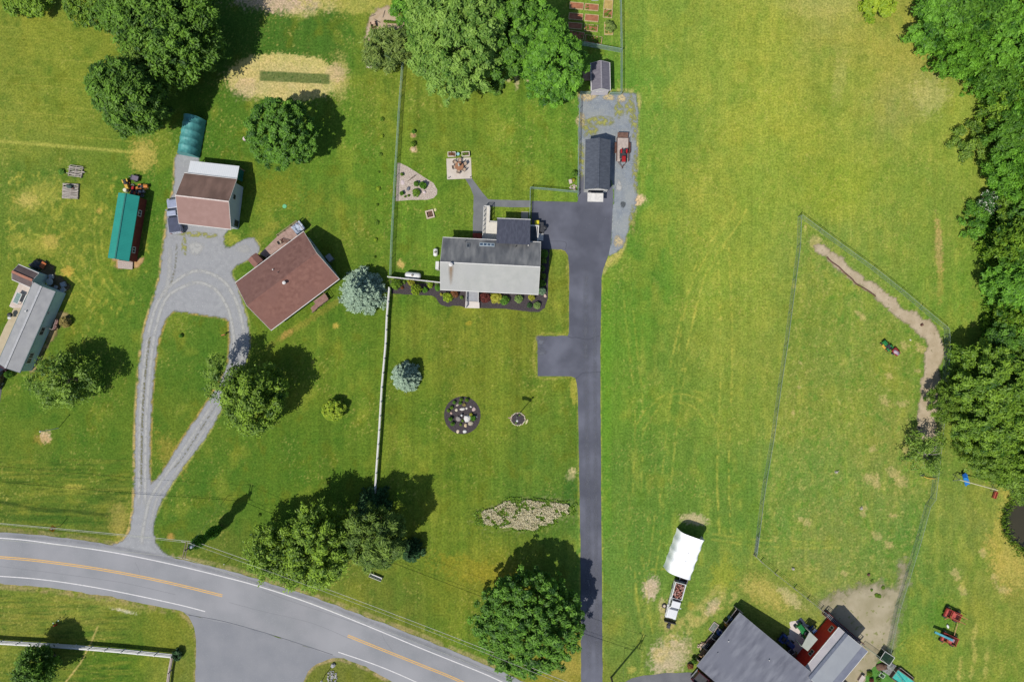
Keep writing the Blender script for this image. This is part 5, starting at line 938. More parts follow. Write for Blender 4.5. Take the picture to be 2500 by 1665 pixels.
# --- small shed above the gravel yard
gsh = shingle('purple_grey_shingles', c(132,128,138), c(116,112,124), 1.6, (3,1,1)); m_pw = mat('pinkish_white_siding', c(236,228,232), c(224,216,222), 2, .6, bands=(2,.2,.9,.12))
h7 = Bld('garden_shed', 'small white shed with purplish grey roof above the gravel yard', 'shed', [(1444.5,221.6),(1443,154),(1488,154),(1489.5,221.6)], 2.4, 3.3, .12, m_pw, gsh, gsh, cap=mat('pale_ridge_cap', c(160,156,164), None, 3, .8), cap_w=.25)
for u in (-.45, .45): h7.win('-x', u, 1.4, .28, .34, bars=0)
h7.win('-x', 0, 1.5, .3, .1, bars=0, pane=m_glass, name='vent')
b = MB(); b.prism(WP([(1423,172),(1441,172),(1441,197),(1423,197)], .2), .1, .22); b.build('ramp', mat('pinkish_boards', c(196,166,150), c(176,146,130), 2, .85, bands=(1,.25,.8,.1)), h7.t, h7.t)
# --- the big barn at the bottom edge
vb = shingle('violet_grey_shingles', c(138,140,150), c(108,110,122), .7, (.6,2,1), big=(c(122,124,136), .3)); vb2 = shingle('violet_grey_shingles_b', c(140,142,152), c(110,112,124), .7, (.6,2,1), big=(c(124,126,138), .3))
m_bred = mat('barn_red_boards', c(126,32,28), c(106,26,24), 2, .8, bands=(0,.25,.8,.1))
h8 = Bld('grey_roofed_barn', 'big barn with violet grey roof and red walls at the bottom edge', 'barn',
  [(1808,1494),(1703.4,1624.4),(1995,1864),(2100,1734)], 2.5, 4.9, 1.3, m_bred, vb2, vb, gutter=mat('grey_trim', c(150,152,158), None, 3, .7))
for u in (7.5, 4.2): h8.win('-x', u, 1.2, .9, .8, frame=m_trim)
h8.vent(1783.5, 1571.5, .07, .3, m_trim); h8.vent(1876.5, 1609.5, .07, .3, m_trim); h8.vent(1757, 1601, .06, .25, m_metal)
b = MB(); b.prism(WP([(1880,1556),(1911,1580),(1902,1591),(1878,1571)], 3.6), 3.5, 3.62); b.build('porch_roof', vb, h8.t, h8.t)
# --- red barn with pale roof
plg = mat('pale_grey_metal_roof', c(176,180,184), c(164,168,174), .5, .5, metal=.15, big=(c(170,172,176), .2)); blg = shingle('blue_grey_shingle_strip', c(134,138,152), c(122,126,142), 1.0)
h9 = Bld('red_barn', 'bright red walled barn with long pale grey roof at the bottom right', 'barn', [(1958,1640),(2048,1532.4),(2119,1588),(2029,1696)], 4.0, 4.9, .15, mat('bright_barn_red', c(250,66,48), c(230,56,42), 1.5, .7, bands=(0,.22,.85,.1)), mat('whitish_metal', c(214,206,208), c(200,194,198), 1, .5), plg, ro=1.9, cap=mat('dark_grey_ridge', c(116,122,138), None, 2, .6), cap_w=.5)
hy = h9.Wd/2; za = h9.zf(-hy+1.1); b = MB()
b.add([(-h9.L/2, -hy, h9.e+.02), (h9.L/2, -hy, h9.e+.02), (h9.L/2, -hy+1.25, h9.zf(-hy+1.25)+.02), (-h9.L/2, -hy+1.25, h9.zf(-hy+1.25)+.02)], [(0, 1, 2, 3)]); b.build('roof_edge_strip', blg, h9.roof[1])
for u in (3.4, -1.4): h9.win('+y', u, 2.0, .9, .9, frame=mat('cream_trim', c(240,226,206), None, 3, .6), pane=m_dark)
b = MB(); q = [W(1977.5,1542,2.6), W(1996.5,1560,3), W(1972,1589,3), W(1958,1578,2.6)]; zz = [2.5, 3.0, 3.0, 2.5]
b.add([(q[i][0], q[i][1], zz[i]) for i in range(4)]+[(q[i][0], q[i][1], zz[i]-.1) for i in range(4)], [(0, 1, 2, 3), (3, 2, 1, 0), (7, 6, 5, 4), (0, 4, 5, 1), (1, 5, 6, 2), (2, 6, 7, 3), (3, 7, 4, 0)])
for i in (0, 3): b.b0(q[i][0], q[i][1], 0, .14, .14, 2.4)
b.build('porch_roof', mat('pale_green_grey_roof', c(186,190,180), c(176,180,170), 1, .7), h9.t, h9.t)
sheet('concrete_pad', [(1924,1552),(1930,1532),(1928,1520),(1936,1512),(1944,1516),(1958,1508),(1966,1520),(1978,1538),(1990,1562),(1960,1600),(1938,1588),(1924,1560)], .014, mat('white_gravel', c(236,222,214), c(216,204,200), 3, .9), .12, .25, label='white stone pad between the two barns')
# slatted feed rack behind the red barn
rk = thing('slatted_feed_rack', 'long dark slatted rack along the back of the red barn', 'rack', W(2063,1540,1.5))
b = MB(); q0 = W(2019.6,1501,1.4); q1 = W(2106.5,1577,1.4); L_ = math.hypot(q1[0]-q0[0], q1[1]-q0[1]); ux, uy = (q1[0]-q0[0])/L_, (q1[1]-q0[1])/L_
for o_ in (-.35, .3): b.tube((q0[0]+uy*o_, q0[1]-ux*o_, 1.4), (q1[0]+uy*o_, q1[1]-ux*o_, 1.4), .05, n=6)
for i in range(8): 
    t_ = i/7
    for o_ in (-.35, .3): b.b0(q0[0]+(q1[0]-q0[0])*t_+uy*o_, q0[1]+(q1[1]-q0[1])*t_-ux*o_, 0, .1, .1, 1.4)
b.build('frame', m_bred, rk, rk)
b = MB()
for i in range(30):
    t_ = (i+.5)/30; x, y = q0[0]+(q1[0]-q0[0])*t_, q0[1]+(q1[1]-q0[1])*t_; b.tube((x-uy*.35, y+ux*.35, 1.42), (x+uy*.3, y-ux*.3, 1.42), .04, n=5)
b.build('slats', m_metal, rk, rk)
b = MB(); b.prism([(q0[0]-uy*.3, q0[1]+ux*.3), (q1[0]-uy*.3, q1[1]+ux*.3), (q1[0]+uy*.25, q1[1]-ux*.25), (q0[0]+uy*.25, q0[1]-ux*.25)], .3, .5); b.build('trough', m_black, rk, rk)
# ------------------------------------------------------------------ fences
def netmat(name, col, a):
    m = bpy.data.materials.new(name); m.use_nodes = True; N = m.node_tree.nodes; L = m.node_tree.links; N.remove(N['Principled BSDF'])
    d = N.new('ShaderNodeBsdfDiffuse'); d.inputs[0].default_value = (*col, 1); tr = N.new('ShaderNodeBsdfTranslucent'); tr.inputs[0].default_value = (*col, 1); tp = N.new('ShaderNodeBsdfTransparent')
    x = N.new('ShaderNodeMixShader'); x.inputs[0].default_value = .55; L.new(d.outputs[0], x.inputs[1]); L.new(tr.outputs[0], x.inputs[2])
    y = N.new('ShaderNodeMixShader'); y.inputs[0].default_value = a; L.new(tp.outputs[0], y.inputs[1]); L.new(x.outputs[0], y.inputs[2]); L.new(y.outputs[0], N['Material Output'].inputs['Surface']); return m
m_chain = netmat('chain_link', (.42,.56,.52), .45); m_chainp = mat('green_fence_post', c(170,196,186), c(150,176,166), 4, .6)
m_rust = mat('rusty_iron', c(120,84,70), c(96,64,54), 5, .8)
def fence(name, label, pts, h=1.3, sp=3.0, style='chain', cat='fence', hp=None, rails=2, postm=None, railm=None):
    P_ = WP(pts, h*.55 if hp is None else hp); x0, y0 = P_[0]; t = thing(name, label, cat, (x0, y0, 0))
    pm = postm or {'chain': m_chainp, 'vinyl': m_trim, 'wire': m_woodg}[style]; rm = railm or {'chain': m_chainp, 'vinyl': m_trim, 'wire': m_metal}[style]
    b = MB()
    if style == 'chain': b.lathe(0, 0, [(.035, 0), (.035, h+.06), (.01, h+.1)], 8)
    elif style == 'vinyl': b.b0(0, 0, 0, .13, .13, h+.08); b.b0(0, 0, h+.08, .17, .17, .04)
    else: b.b0(0, 0, 0, .1, .1, h+.05)
    first = b.build('post', pm, t); first.location = (0, 0, 0); rail = MB(); net = MB(); n = 0
    for (ax, ay), (bx_, by_) in zip(P_[:-1], P_[1:]):
        L_ = math.hypot(bx_-ax, by_-ay); k = max(1, round(L_/sp))
        for i in range(k):
            n += 1
            if n < 95: 
                o = first.copy(); COL.objects.link(o); o.parent = t; o.location = (ax+(bx_-ax)*(i+1)/k-x0, ay+(by_-ay)*(i+1)/k-y0, 0)
        if style == 'vinyl':
            a = math.atan2(by_-ay, bx_-ax)
            for j in range(rails): rail.box((ax+bx_)/2-x0, (ay+by_)/2-y0, h*(j+1)/rails-.06, L_, .2, .15, a)
        elif style == 'chain':
            rail.tube((ax-x0, ay-y0, h), (bx_-x0, by_-y0, h), .03, n=6); rail.tube((ax-x0, ay-y0, .06), (bx_-x0, by_-y0, .06), .012, n=5)
            net.add([(ax-x0, ay-y0, .04), (bx_-x0, by_-y0, .04), (bx_-x0, by_-y0, h), (ax-x0, ay-y0, h)], [(0, 1, 2, 3)])
        else:
            for j in range(3): rail.tube((ax-x0, ay-y0, h*(j+1)/3), (bx_-x0, by_-y0, h*(j+1)/3), .018, n=5)
    rail.build('rail', rm, t)
    if net.v: net.build('mesh_panel', m_chain, t)
    return t
fence('chain_link_fence', 'long green chain link fence dividing the two back lawns', [(1006.6,87.7),(983,153),(973.7,274),(967,384),(964,430),(956,588),(953,673)], 1.5)
fence('chain_link_fence', 'green chain link fence down the left edge of the yellow meadow', [(1514.5,-60),(1515.6,0),(1517.5,120.6),(1517,228)], 1.6)
fence('chain_link_fence', 'green chain link fence below the raised beds', [(1394,101),(1440,110),(1517,124)], 1.5)
fence('chain_link_fence', 'chain link fence down the left side of the gravel yard', [(1417,228),(1413.5,300),(1411.5,430),(1411,478)], 1.3)
fence('chain_link_fence', 'short fence left of the small shed', [(1417,227),(1441,228)], 1.2, 1.5)
fence('chain_link_fence', 'short fence right of the small shed', [(1489,229),(1517,229)], 1.2, 1.8)
fence('chain_link_fence', 'fence along the grass strip above the asphalt yard', [(1294.8,459),(1340,462.5),(1386,467),(1411,469)], 1.3)
fence('chain_link_fence', 'fence from the back path down to the rear wing', [(1294.6,460),(1294,500),(1293,536)], 1.3, 1.5)
m_chain = netmat('field_wire', (.34,.46,.36), .20); m_chainp = mat('field_fence_post', c(160,176,156), c(142,160,138), 4, .7)
fence('paddock_fence', 'long wire fence on the left side of the paddock', [(1953,528),(1950.5,602),(1919,845),(1904,943),(1887,1067),(1868,1176),(1860,1230),(1853,1290),(1845,1352)], 1.5, 5)
fence('paddock_fence', 'wire fence slanting across the top of the paddock', [(1955,526.5),(2005,563.5),(2057,602),(2134,657),(2203,711.6),(2252,753),(2310,800.7)], 1.5, 5)
fence('paddock_fence', 'wire fence down the right side of the paddock', [(2312,803),(2314,840),(2309,930),(2296,1067),(2287,1149),(2279,1217),(2266,1235),(2244,1317),(2217,1405),(2193,1482),(2170,1589)], 1.5, 5)
fence('paddock_fence', 'pale wire fence slanting from the gate to the red barn', [(1843,1356),(1860,1372),(1895.6,1402),(1942,1438),(2008,1490),(2021,1499)], 1.2, 3, 'wire')
fence('paddock_fence', 'short wire fence between the barn corner and the dark pen', [(2110,1577),(2146,1602),(2178,1632),(2225,1690)], 1.2, 3)
g = thing('farm_gate', 'pale metal gate at the left corner of the paddock', 'gate', W(1848,1335))
b = MB(); p0 = (*W(1850,1310,.6), 0); p1 = (*W(1844,1355,.6), 0)
for z in (.3, .6, .9, 1.2): b.tube((p0[0], p0[1], z), (p1[0], p1[1], z), .03, n=6)
b.build('bars', m_metal, g, g); b = MB()
for i in range(5): t_ = i/4; b.tube((p0[0]+(p1[0]-p0[0])*t_, p0[1]+(p1[1]-p0[1])*t_, 0), (p0[0]+(p1[0]-p0[0])*t_, p0[1]+(p1[1]-p0[1])*t_, 1.25), .035, n=6)
b.build('frame', m_metal, g, g)
fence('rail_fence', 'long white rail fence running down the lawn from the mulch bed', [(951,703),(945,772),(942,840),(932.6,946),(926.5,1050),(919,1154.5),(914.8,1229)], 1.2, 2.25, 'vinyl', rails=2)
fence('rail_fence', 'white three rail fence at the bottom left corner', [(-60,1561),(0,1567),(90,1572),(180,1578),(300,1588),(421,1600)], 1.3, 2.6, 'vinyl', rails=3)
fence('rail_fence', 'short weathered end of the three rail fence turning downwards', [(421,1602),(414,1640),(408,1690)], 1.1, 2.4, 'vinyl', rails=2, postm=m_woodg, railm=m_woodg)
t = thing('privacy_fence', 'solid white privacy fence between the gas tank and the mulch bed', 'fence', W(947,675.7,1.8)); q = WP([(947,675.7),(1074.4,689.6)], 1.8)
b = MB(); a = math.atan2(q[1][1]-q[0][1], q[1][0]-q[0][0]); L_ = math.hypot(q[1][0]-q[0][0], q[1][1]-q[0][1]); cx, cy = (q[0][0]+q[1][0])/2, (q[0][1]+q[1][1])/2
b.box(cx, cy, .9, L_, .05, 1.7, a); b.build('panel', m_trim, t, t); MB().box(cx, cy, 1.8, L_+.1, .13, .1, a).build('top_rail', m_trim, t, t)
for i in range(5): MB().b0(q[0][0]+(q[1][0]-q[0][0])*i/4, q[0][1]+(q[1][1]-q[0][1])*i/4, 0, .16, .16, 1.92, a).build('post', m_trim, t, t)
# ------------------------------------------------------------------ poles, wires, signs
m_pole = mat('grey_pole_wood', c(150,138,116), c(122,112,94), 5, .9, stretch=(1,1,.2)); m_cer = mat('pale_ceramic', c(226,222,208), None, 4, .3)
def upole(label, base, top, arms=2, trf=True, ang=0.0, guy=None):
    x, y = W(*base); t = thing('utility_pole', label, 'utility pole', (x, y, 0), ang); h = 12.0
    b = MB(); b.lathe(0, 0, [(.17, 0), (.15, 5), (.12, h)], 12); b.build('pole', m_pole, t)
    for k in range(arms): MB().box((-.16 if k else .16), 0, h-.35, .10, 2.5, .12).build('crossarm', m_pole, t)
    b = MB()
    for s_ in (-1.15, 1.15):
        for dx in (-.5, .35):
            for i in range(5): b.lathe(dx+(i-2)*.13*(1), s_, [(.03, h-.36), (.065, h-.32), (.03, h-.26)], 8)
    b.build('insulators', m_cer, t)
    if trf:
        b = MB(); b.lathe(.38, .35, [(.2, h-1.9), (.24, h-1.85), (.24, h-1.05), (.2, h-.98), (.05, h-.9)], 16); b.build('transformer', mat('light_grey_enamel', c(206,210,220), None, 4, .3), t)
    return t
P1 = W(537, 1289); P2 = W(1492, 1653)
upole('utility pole with transformer and creeper near the driveway mouth', (537,1289), None, ang=math.radians(-12))
upole('utility pole at the bottom edge beside the asphalt driveway', (1492,1653), None, trf=False, ang=math.radians(-24))
P0 = W(-420, 1205); P3 = (P2[0]+34, P2[1]-17)
def wire(label, a, b_, h0, h1, off_=0.0, sag=.9, r=.02):
    L_ = math.hypot(b_[0]-a[0], b_[1]-a[1]); nxv, nyv = -(b_[1]-a[1])/L_*off_, (b_[0]-a[0])/L_*off_; n = 14; w_ = MB(); pts = []
    t = thing('overhead_wire', label, 'wire', (a[0]+nxv, a[1]+nyv, h0))
    for i in range(n+1):
        u = i/n; pts.append((a[0]+(b_[0]-a[0])*u+nxv, a[1]+(b_[1]-a[1])*u+nyv, h0+(h1-h0)*u-sag*4*u*(1-u)))
    for p, q in zip(pts[:-1], pts[1:]): w_.tube(p, q, r, n=5)
    w_.build('cable', mat('aluminium_cable', c(214,214,196), None, 4, .5), t, t)
wire('upper power line left of the utility pole with transformer', P0, P1, 11.7, 11.6, 1.1); wire('lower power line left of the utility pole with transformer', P0, P1, 11.7, 11.6, -1.1)
wire('thick low cable left of the utility pole with transformer', P0, P1, 8.6, 8.4, .25, .8, .035)
wire('upper power line from the transformer pole towards the bottom edge', P1, P2, 11.6, 11.6, 1.1, 1.2); wire('lower power line from the transformer pole towards the bottom edge', P1, P2, 11.6, 11.6, -1.1, 1.2)
wire('thick low cable running beside the road to the bottom edge', P1, P2, 8.4, 8.4, .25, 1.1, .035)
m_gy = mat('yellow_plastic_guard', c(206,206,90), None, 3, .5)
for lab, a, b_ in (('slanting guy wire with yellow guard beside the asphalt driveway', (1524,1583), P2), ('slanting guy wire with yellow guard on the lawn above the transformer pole', (556,1210), P1)):
    x, y = W(*a); t = thing('guy_wire', lab, 'guy wire', (x, y, 0)); d = Vector((b_[0]-x, b_[1]-y, 11)); p = Vector((x, y, 0)); MB().tube(p, p+d, .012, n=5).build('cable', m_metal, t, t); MB().tube(p+d*.01, p+d*.2, .045, n=8).build('guard', m_gy, t, t)
t = thing('marker_post', 'yellow marker post on the verge left of the roadside maple', 'marker post', W(549,1376,1)); MB().tube((0, 0, 0), (.1, .1, 1.5), .05, n=8).build('post', m_gy, t); MB().lathe(.1, .1, [(.07,1.5),(.06,1.62)], 8).build('cap', m_trim, t)
x, y = W(129, 1290, 2); t = thing('warning_sign', 'yellow diamond road sign with black bent arrow on the left verge', 'road sign', (x, y, 0), math.radians(8))
MB().b0(0, 0, 0, .07, .07, 2.4).build('post', m_metal, t)
s_ = .60; b = MB(); ty = mat('sign_yellow', c(240,176,40), None, 3, .4)
b.add([(.05, 0, 2.1-s_), (.05, s_, 2.1), (.05, 0, 2.1+s_), (.05, -s_, 2.1), (.04, 0, 2.1-s_), (.04, s_, 2.1), (.04, 0, 2.1+s_), (.04, -s_, 2.1)], [(0, 1, 2, 3), (7, 6, 5, 4), (0, 4, 5, 1), (1, 5, 6, 2), (2, 6, 7, 3), (3, 7, 4, 0)]); pl = b.build('plate', ty, t); pl.rotation_euler = (0, math.radians(-28), 0); pl.location = (1.0, 0, .25)
b = MB(); b.box(.056, .12, 1.98, .01, .09, .34); b.box(.056, .02, 2.18, .01, .22, .09); b.add([(.061, -.04, 2.34), (.061, -.28, 2.18), (.061, -.04, 2.02)], [(0, 1, 2)]); b.build('arrow', m_black, pl)
x, y = W(142.6, 1045); t = thing('bird_house_pole', 'thin white pole beside the round dirt patch', 'pole', (x, y, 0)); b = MB(); b.lathe(0, 0, [(.06, 0), (.045, 4.2)], 10); b.build('pole', m_trim, t); MB().lathe(0, 0, [(.10,4.2),(.13,4.3),(.02,4.42)], 10).build('finial', m_trim, t)
t = thing('fire_hydrant', 'small orange red hydrant in the field at the bottom left', 'hydrant', W(134,1526,.4)); MB().lathe(0, 0, [(.16,0),(.16,.08),(.12,.1),(.12,.55),(.15,.58),(.1,.7),(.03,.76)], 12).build('body', mat('orange_red_paint', c(206,84,48), None, 3, .5), t); MB().box(0, 0, .42, .42, .1, .1).build('outlets', mat('orange_red_paint', c(206,84,48), None, 3, .5), t)
for i, (a, b_) in enumerate([(140.5,1514),(153,1508)]):
    t = thing('marker_stake', ['lower', 'upper'][i]+' of two thin stakes with pale caps near the hydrant', 'stake', W(a,b_)); MB().lathe(0, 0, [(.03,0),(.03,1.0)], 8).build('stake', m_metal, t); MB().lathe(0, 0, [(.09,1.0),(.07,1.1)], 8).build('cap', mat('pale_cyan_cap', c(196,240,236), None, 3, .4), t)
t = thing('reflector_post', 'orange brown reflector beside the right branch of the gravel loop', 'reflector', W(547,818,.5)); MB().box(0, 0, .4, .1, .1, .8).build('post', m_wood, t); MB().box(0, 0, .85, .55, .12, .35, .3).build('plate', mat('orange_brown_paint', c(206,110,70), None, 3, .5), t)
x, y = W(795, 1645); t = thing('lamp_post', 'short lamp post on the grass island at the bottom edge', 'lamp post', (x, y, 0)); MB().lathe(0, 0, [(.05,0),(.05,2.2)], 10).build('post', m_black, t); MB().lathe(0, 0, [(.06,2.2),(.16,2.3),(.16,2.5),(.03,2.65)], 10).build('lantern', m_trim, t)
# ------------------------------------------------------------------ lawn objects of the grey house
m_tank = mat('white_tank_paint', c(244,244,242), c(232,232,230), 3, .35)
def tank(label, px, py, L_, r, a, hz):
    x, y = W(px, py, r*2); t = thing('gas_tank', label, 'gas tank', (x, y, 0), a); b = MB(); n = 20; vs = []; prof = []
    for i in range(7): th = math.pi/2*i/6; prof.append((-L_/2+r-r*math.cos(th)*.8, r*math.sin(th)+.001))
    prof += [(-p, q) for p, q in prof[::-1]]
    for xx, rr in prof:
        for i in range(n): u = 2*math.pi*i/n; vs.append((xx, rr*math.cos(u), hz+rr*math.sin(u)))
    k = len(prof); b.add(vs, [(j*n+i, j*n+(i+1) % n, (j+1)*n+(i+1) % n, (j+1)*n+i) for j in range(k-1) for i in range(n)]); b.build('shell', m_tank, t, smooth=True)
    MB().lathe(-.1*L_*.1, 0, [(.17, hz+r*.95), (.17, hz+r+.14), (.12, hz+r+.18)], 14).build('dome', mat('brown_grey_dome', c(150,140,130), None, 3, .5), t)
    for s_ in (-1, 1): MB().box(s_*L_*.28, 0, (hz-r)/2+.04, .12, r*1.3, hz-r+.12).build('foot', m_metal, t)
tank('long white gas tank behind the white privacy fence', 1007.7, 672.6, 2.8, .53, math.radians(-5), .75)
tank('small upright looking white gas tank left of the grey house', 1063, 616, 1.45, .36, math.radians(88), .5)
sheet('patio', [(1089.8,388),(1149.8,385.2),(1151.6,436),(1091.7,438.8)], .03, m_conc, 0, .8, label='square pale concrete patio', thick=.03)
def planter(label, px, py, lx, ly, a, soilm, h=.4, fm=None, name='planter', cat='planter', plants=0, pm='olive', group=None, seed=0, fw=.09):
    x, y = W(px, py, h); t = thing(name, label, cat, (x, y, 0), a, group); b = MB()
    for s_ in (-1, 1): b.b0(0, s_*(ly/2-fw/2), 0, lx, fw, h); b.b0(s_*(lx/2-fw/2), 0, 0, fw, ly-2*fw, h)
    b.build('frame', fm or m_trim, t); b = MB(); b.b0(0, 0, .02, lx-2*fw, ly-2*fw, h-.1); b.build('soil', soilm, t)
    if plants:
        rg = np.random.default_rng(seed); n = plants*26; cen = np.stack([rg.uniform(-lx/2+.15, lx/2-.15, plants), rg.uniform(-ly/2+.12, ly/2-.12, plants), np.full(plants, h+.02)], 1)
        C_ = np.repeat(cen, 26, 0)+rg.normal(0, .08, (n, 3)); C_[:, 2] = np.maximum(C_[:, 2], h-.06)
        m_ = leafmesh('plants', C_, np.tile([0, 0, 1.0], (n, 1)), .05*rg.uniform(.6, 1.4, n), rg.normal(.5, .2, n), None, rg, 1.6, .6); m_.materials.append(LM[pm]); link('plants', m_, t)
    return t
m_psoil = mat('planter_soil', c(150,112,96), c(110,80,70), 5, .95); m_crm = mat('cream_timber', c(240,230,214), c(226,214,196), 3, .7)
planter('cream planter box at the top left of the patio', 1102.5, 376.5, 1.25, .74, .03, m_psoil, .5, m_crm, plants=8, pm='brown', seed=1)
planter('cream planter box at the top right of the patio', 1136.8, 376, 1.25, .74, .05, m_psoil, .5, m_crm, plants=8, pm='olive', seed=2)
x, y = W(1118, 376.5, .5); t = thing('flower_pot', 'round teal pot between the two cream planters', 'pot', (x, y, 0)); MB().lathe(0, 0, [(.16,0),(.24,.45),(.26,.5),(.2,.5),(.18,.42)], 16).build('pot', mat('pale_teal_glaze', c(170,216,220), None, 3, .3), t)
tx, ty_ = W(1121.3, 406, .74); t = thing('patio_table', 'round brown wooden patio table', 'table', (tx, ty_, .03)); MB().lathe(0, 0, [(.66,.70),(.68,.72),(.68,.75),(.66,.76)], 28).build('table_top', mat('brown_table_wood', c(178,128,92), c(156,108,78), 4, .6, stretch=(1,5,1)), t)
for i in range(4): a = i*math.pi/2+.4; MB().tube((.42*math.cos(a), .42*math.sin(a), .7), (.5*math.cos(a), .5*math.sin(a), 0), .03, n=6).build('leg', m_black, t)
t = thing('parasol', 'closed white parasol standing through the patio table', 'parasol', (tx, ty_, .03)); MB().lathe(0, 0, [(.025,0),(.025,2.5)], 8).build('pole', m_metal, t); MB().lathe(0, 0, [(.05,1.1),(.17,1.2),(.13,1.7),(.10,2.3),(.03,2.6)], 9).build('canopy', mat('white_canvas', c(240,236,226), c(222,218,206), 6, .8), t)
m_sling = mat('beige_sling', c(206,182,158), None, 5, .8)
def chair():
    t = thing('patio_chair', 'x', 'chair'); MB().box(0, 0, .42, .5, .5, .04).build('seat', m_sling, t); MB().box(-.26, 0, .68, .05, .5, .5, 0, (0, -.2)).build('backrest', m_sling, t)
    for sx in (-.22, .22):
        for sy in (-.24, .24): MB().tube((sx, sy, 0), (sx, sy, .42 if sx < 0 else .6), .018, n=6).build('leg', m_black, t)
    for sy in (-.26, .26): MB().box(0, sy, .61, .5, .04, .03).build('armrest', m_black, t)
    return t
c0 = chair(); labs = ['chair on the lower left of the patio table', 'chair directly below the patio table', 'chair on the lower right of the patio table', 'pale chair right of the patio table', 'chair on the upper left of the patio table', 'chair directly above the patio table']
for i, (u, v) in enumerate([(500,850),(680,1040),(900,930),(945,705),(535,640),(740,570)]):
    x, y = W(1080+u/17.42, 360+v/17.42, .5); a = math.atan2(ty_-y, tx-x); d = math.hypot(tx-x, ty_-y); x = tx-math.cos(a)*max(d, .85); y = ty_-math.sin(a)*max(d, .85)
    o = c0 if i == 0 else dup(c0); o.location = (x, y, .03); o.rotation_euler = (0, 0, a); o['label'] = labs[i]; o['group'] = 'chairs round the patio table'
for lab, a, b_ in (('small dark lamp at the lower left patio corner', 1096, 434.6), ('small dark lamp at the lower right patio corner', 1148.6, 433.5)):
    t = thing('garden_lamp', lab, 'lamp', (*W(a, b_, .3), .03)); MB().lathe(0, 0, [(.02,0),(.02,.4)], 8).build('stake', m_black, t); MB().lathe(0, 0, [(.07,.4),(.09,.48),(.02,.56)], 10).build('head', m_black, t)
x, y = W(1049.4, 523, .3); t = thing('fire_pit', 'square timber fire pit with logs on the lawn', 'fire pit', (x, y, 0), math.radians(14)); b = MB()
for s_ in (-1, 1): b.b0(0, s_*.55, 0, 1.3, .2, .3); b.b0(s_*.55, 0, 0, .2, .9, .3)
b.build('surround', mat('pale_stone_blocks', c(226,206,186), c(206,184,166), 3, .9), t); MB().b0(0, 0, .01, .9, .9, .06).build('ash', mat('ash', c(100,70,58), c(70,52,46), 5, .95), t); b = MB()
for i in range(3): b.tube((-.3+.25*i, -.35, .15), (-.1+.18*i, .38, .2), .05, n=7)
b.build('logs', mat('charred_wood', c(190,150,124), c(110,80,66), 5, .9), t)
RS = []
def stone(label, px, py, rx, ry, h, col, rz=0, group=None, name='stone', cat='stone', z=0):
    i = len(RS); RS.append(1); rg_ = random.Random(i*13+5); x, y = W(px, py, h*.5); b = MB(); b.blob(0, 0, h*.35, rx, ry, h*.65, rg_, .2, 7, 5)
    o = b.build(name, mat('stone_%02x%02x%02x' % col, c(*col), tuple(v*.85 for v in c(*col)), 4, .9, bump=.3)); o.location = (x, y, z); o.rotation_euler = (0, 0, rz); tag(o, label, cat, group); return o
for u, v, a, b_, h, col, lab in [(665,415,5,3,.16,(206,192,176),'oval beige stone in the upper part of the round bed'),(835,550,8,4.5,.22,(236,230,222),'white oval stone at the middle of the round bed'),(630,585,4.5,4.5,.18,(230,220,190),'cream round stone left of the white oval one'),(985,530,3.4,3.6,.16,(236,228,214),'small white stone right of the white oval one'),(1130,470,3.2,2.6,.14,(244,240,230),'small bright stone at the upper right of the round bed'),(1240,560,7.5,6,.28,(210,184,178),'pink angular rock on the right of the round bed'),(455,690,4,4,.18,(214,180,164),'small pink stone on the left of the round bed'),
  (695,885,10,8,.35,(160,152,148),'grey angular rock left of the largest rock'),(1010,885,10.5,11,.5,(236,232,228),'largest white rock in the round bed'),(1125,1050,7.5,8,.35,(190,180,160),'tan rock below the plant at the right'),(945,1120,6,4.8,.2,(224,200,158),'buff stone in the lower half of the round bed'),(675,1325,6.5,5,.2,(236,216,190),'cream stone at the lower left rim'),(920,1330,5.8,5,.2,(240,238,232),'white stone at the lower rim'),(1325,815,2.4,3.6,.14,(206,206,196),'sliver of pale stone at the right rim')]:
    stone(lab, 1070+u/14.26, 960+v/14.26, a*S*.82, b_*S*.82, h, col, u*.7, 'rocks in the round mulch bed', 'rock', 'rock')
t = thing('garden_globe', 'little white globe light at the centre of the round bed', 'light', W(1070+815/14.26, 960+765/14.26, .3)); MB().lathe(0, 0, [(.03,0),(.03,.3),(.12,.34),(.17,.45),(.12,.57),(.02,.61)], 14).build('globe', m_tank, t)
for i in range(27):
    a = 2*math.pi*i/27; rr = 1+.03*math.sin(i*2.1); stone('white edging stone in the ring round the flagpole bed', 1264.7+17.2*math.cos(a)*rr, 1023+15.2*math.sin(a)*rr, .13, .10, .16, (238,232,196) if i % 4 else (236,206,186), a, 'ring of white stones round the flagpole bed')
stone('curved cream stone just outside the flagpole ring', 1286, 1029.5, .16, .42, .14, (230,222,170), -.35)
shrub(1260, 1032, 2.6, .3, 'mint', 'grey green plant low in the flagpole bed', 'plant', 'bed_plant'); shrub(1268, 1013, 2.4, .3, 'mint', 'pale plant high in the flagpole bed', 'plant', 'bed_plant')
fx, fy = W(1262, 1016.5); t = thing('flagpole', 'white flagpole with ball top in the small ringed bed', 'flagpole', (fx, fy, 0)); MB().lathe(0, 0, [(.07,0),(.06,3),(.04,6.0)], 12).build('pole', m_tank, t); MB().lathe(0, 0, [(.02,6.0),(.13,6.05),(.17,6.17),(.13,6.29),(.02,6.34)], 14).build('ball', m_tank, t)
b = MB(); rows, cols = 13, 14; FL, FH = 1.5, .85; ang = math.radians(160)
def fp_(u, v): 
    w_ = .10*math.sin(u*7+v*1.5)*u; return (u*FL*math.cos(ang)-w_*math.sin(ang)+v*.25, u*FL*math.sin(ang)+w_*math.cos(ang)-v*.18, 5.85-v*FH*(1-.15*u)-.25*u*u)
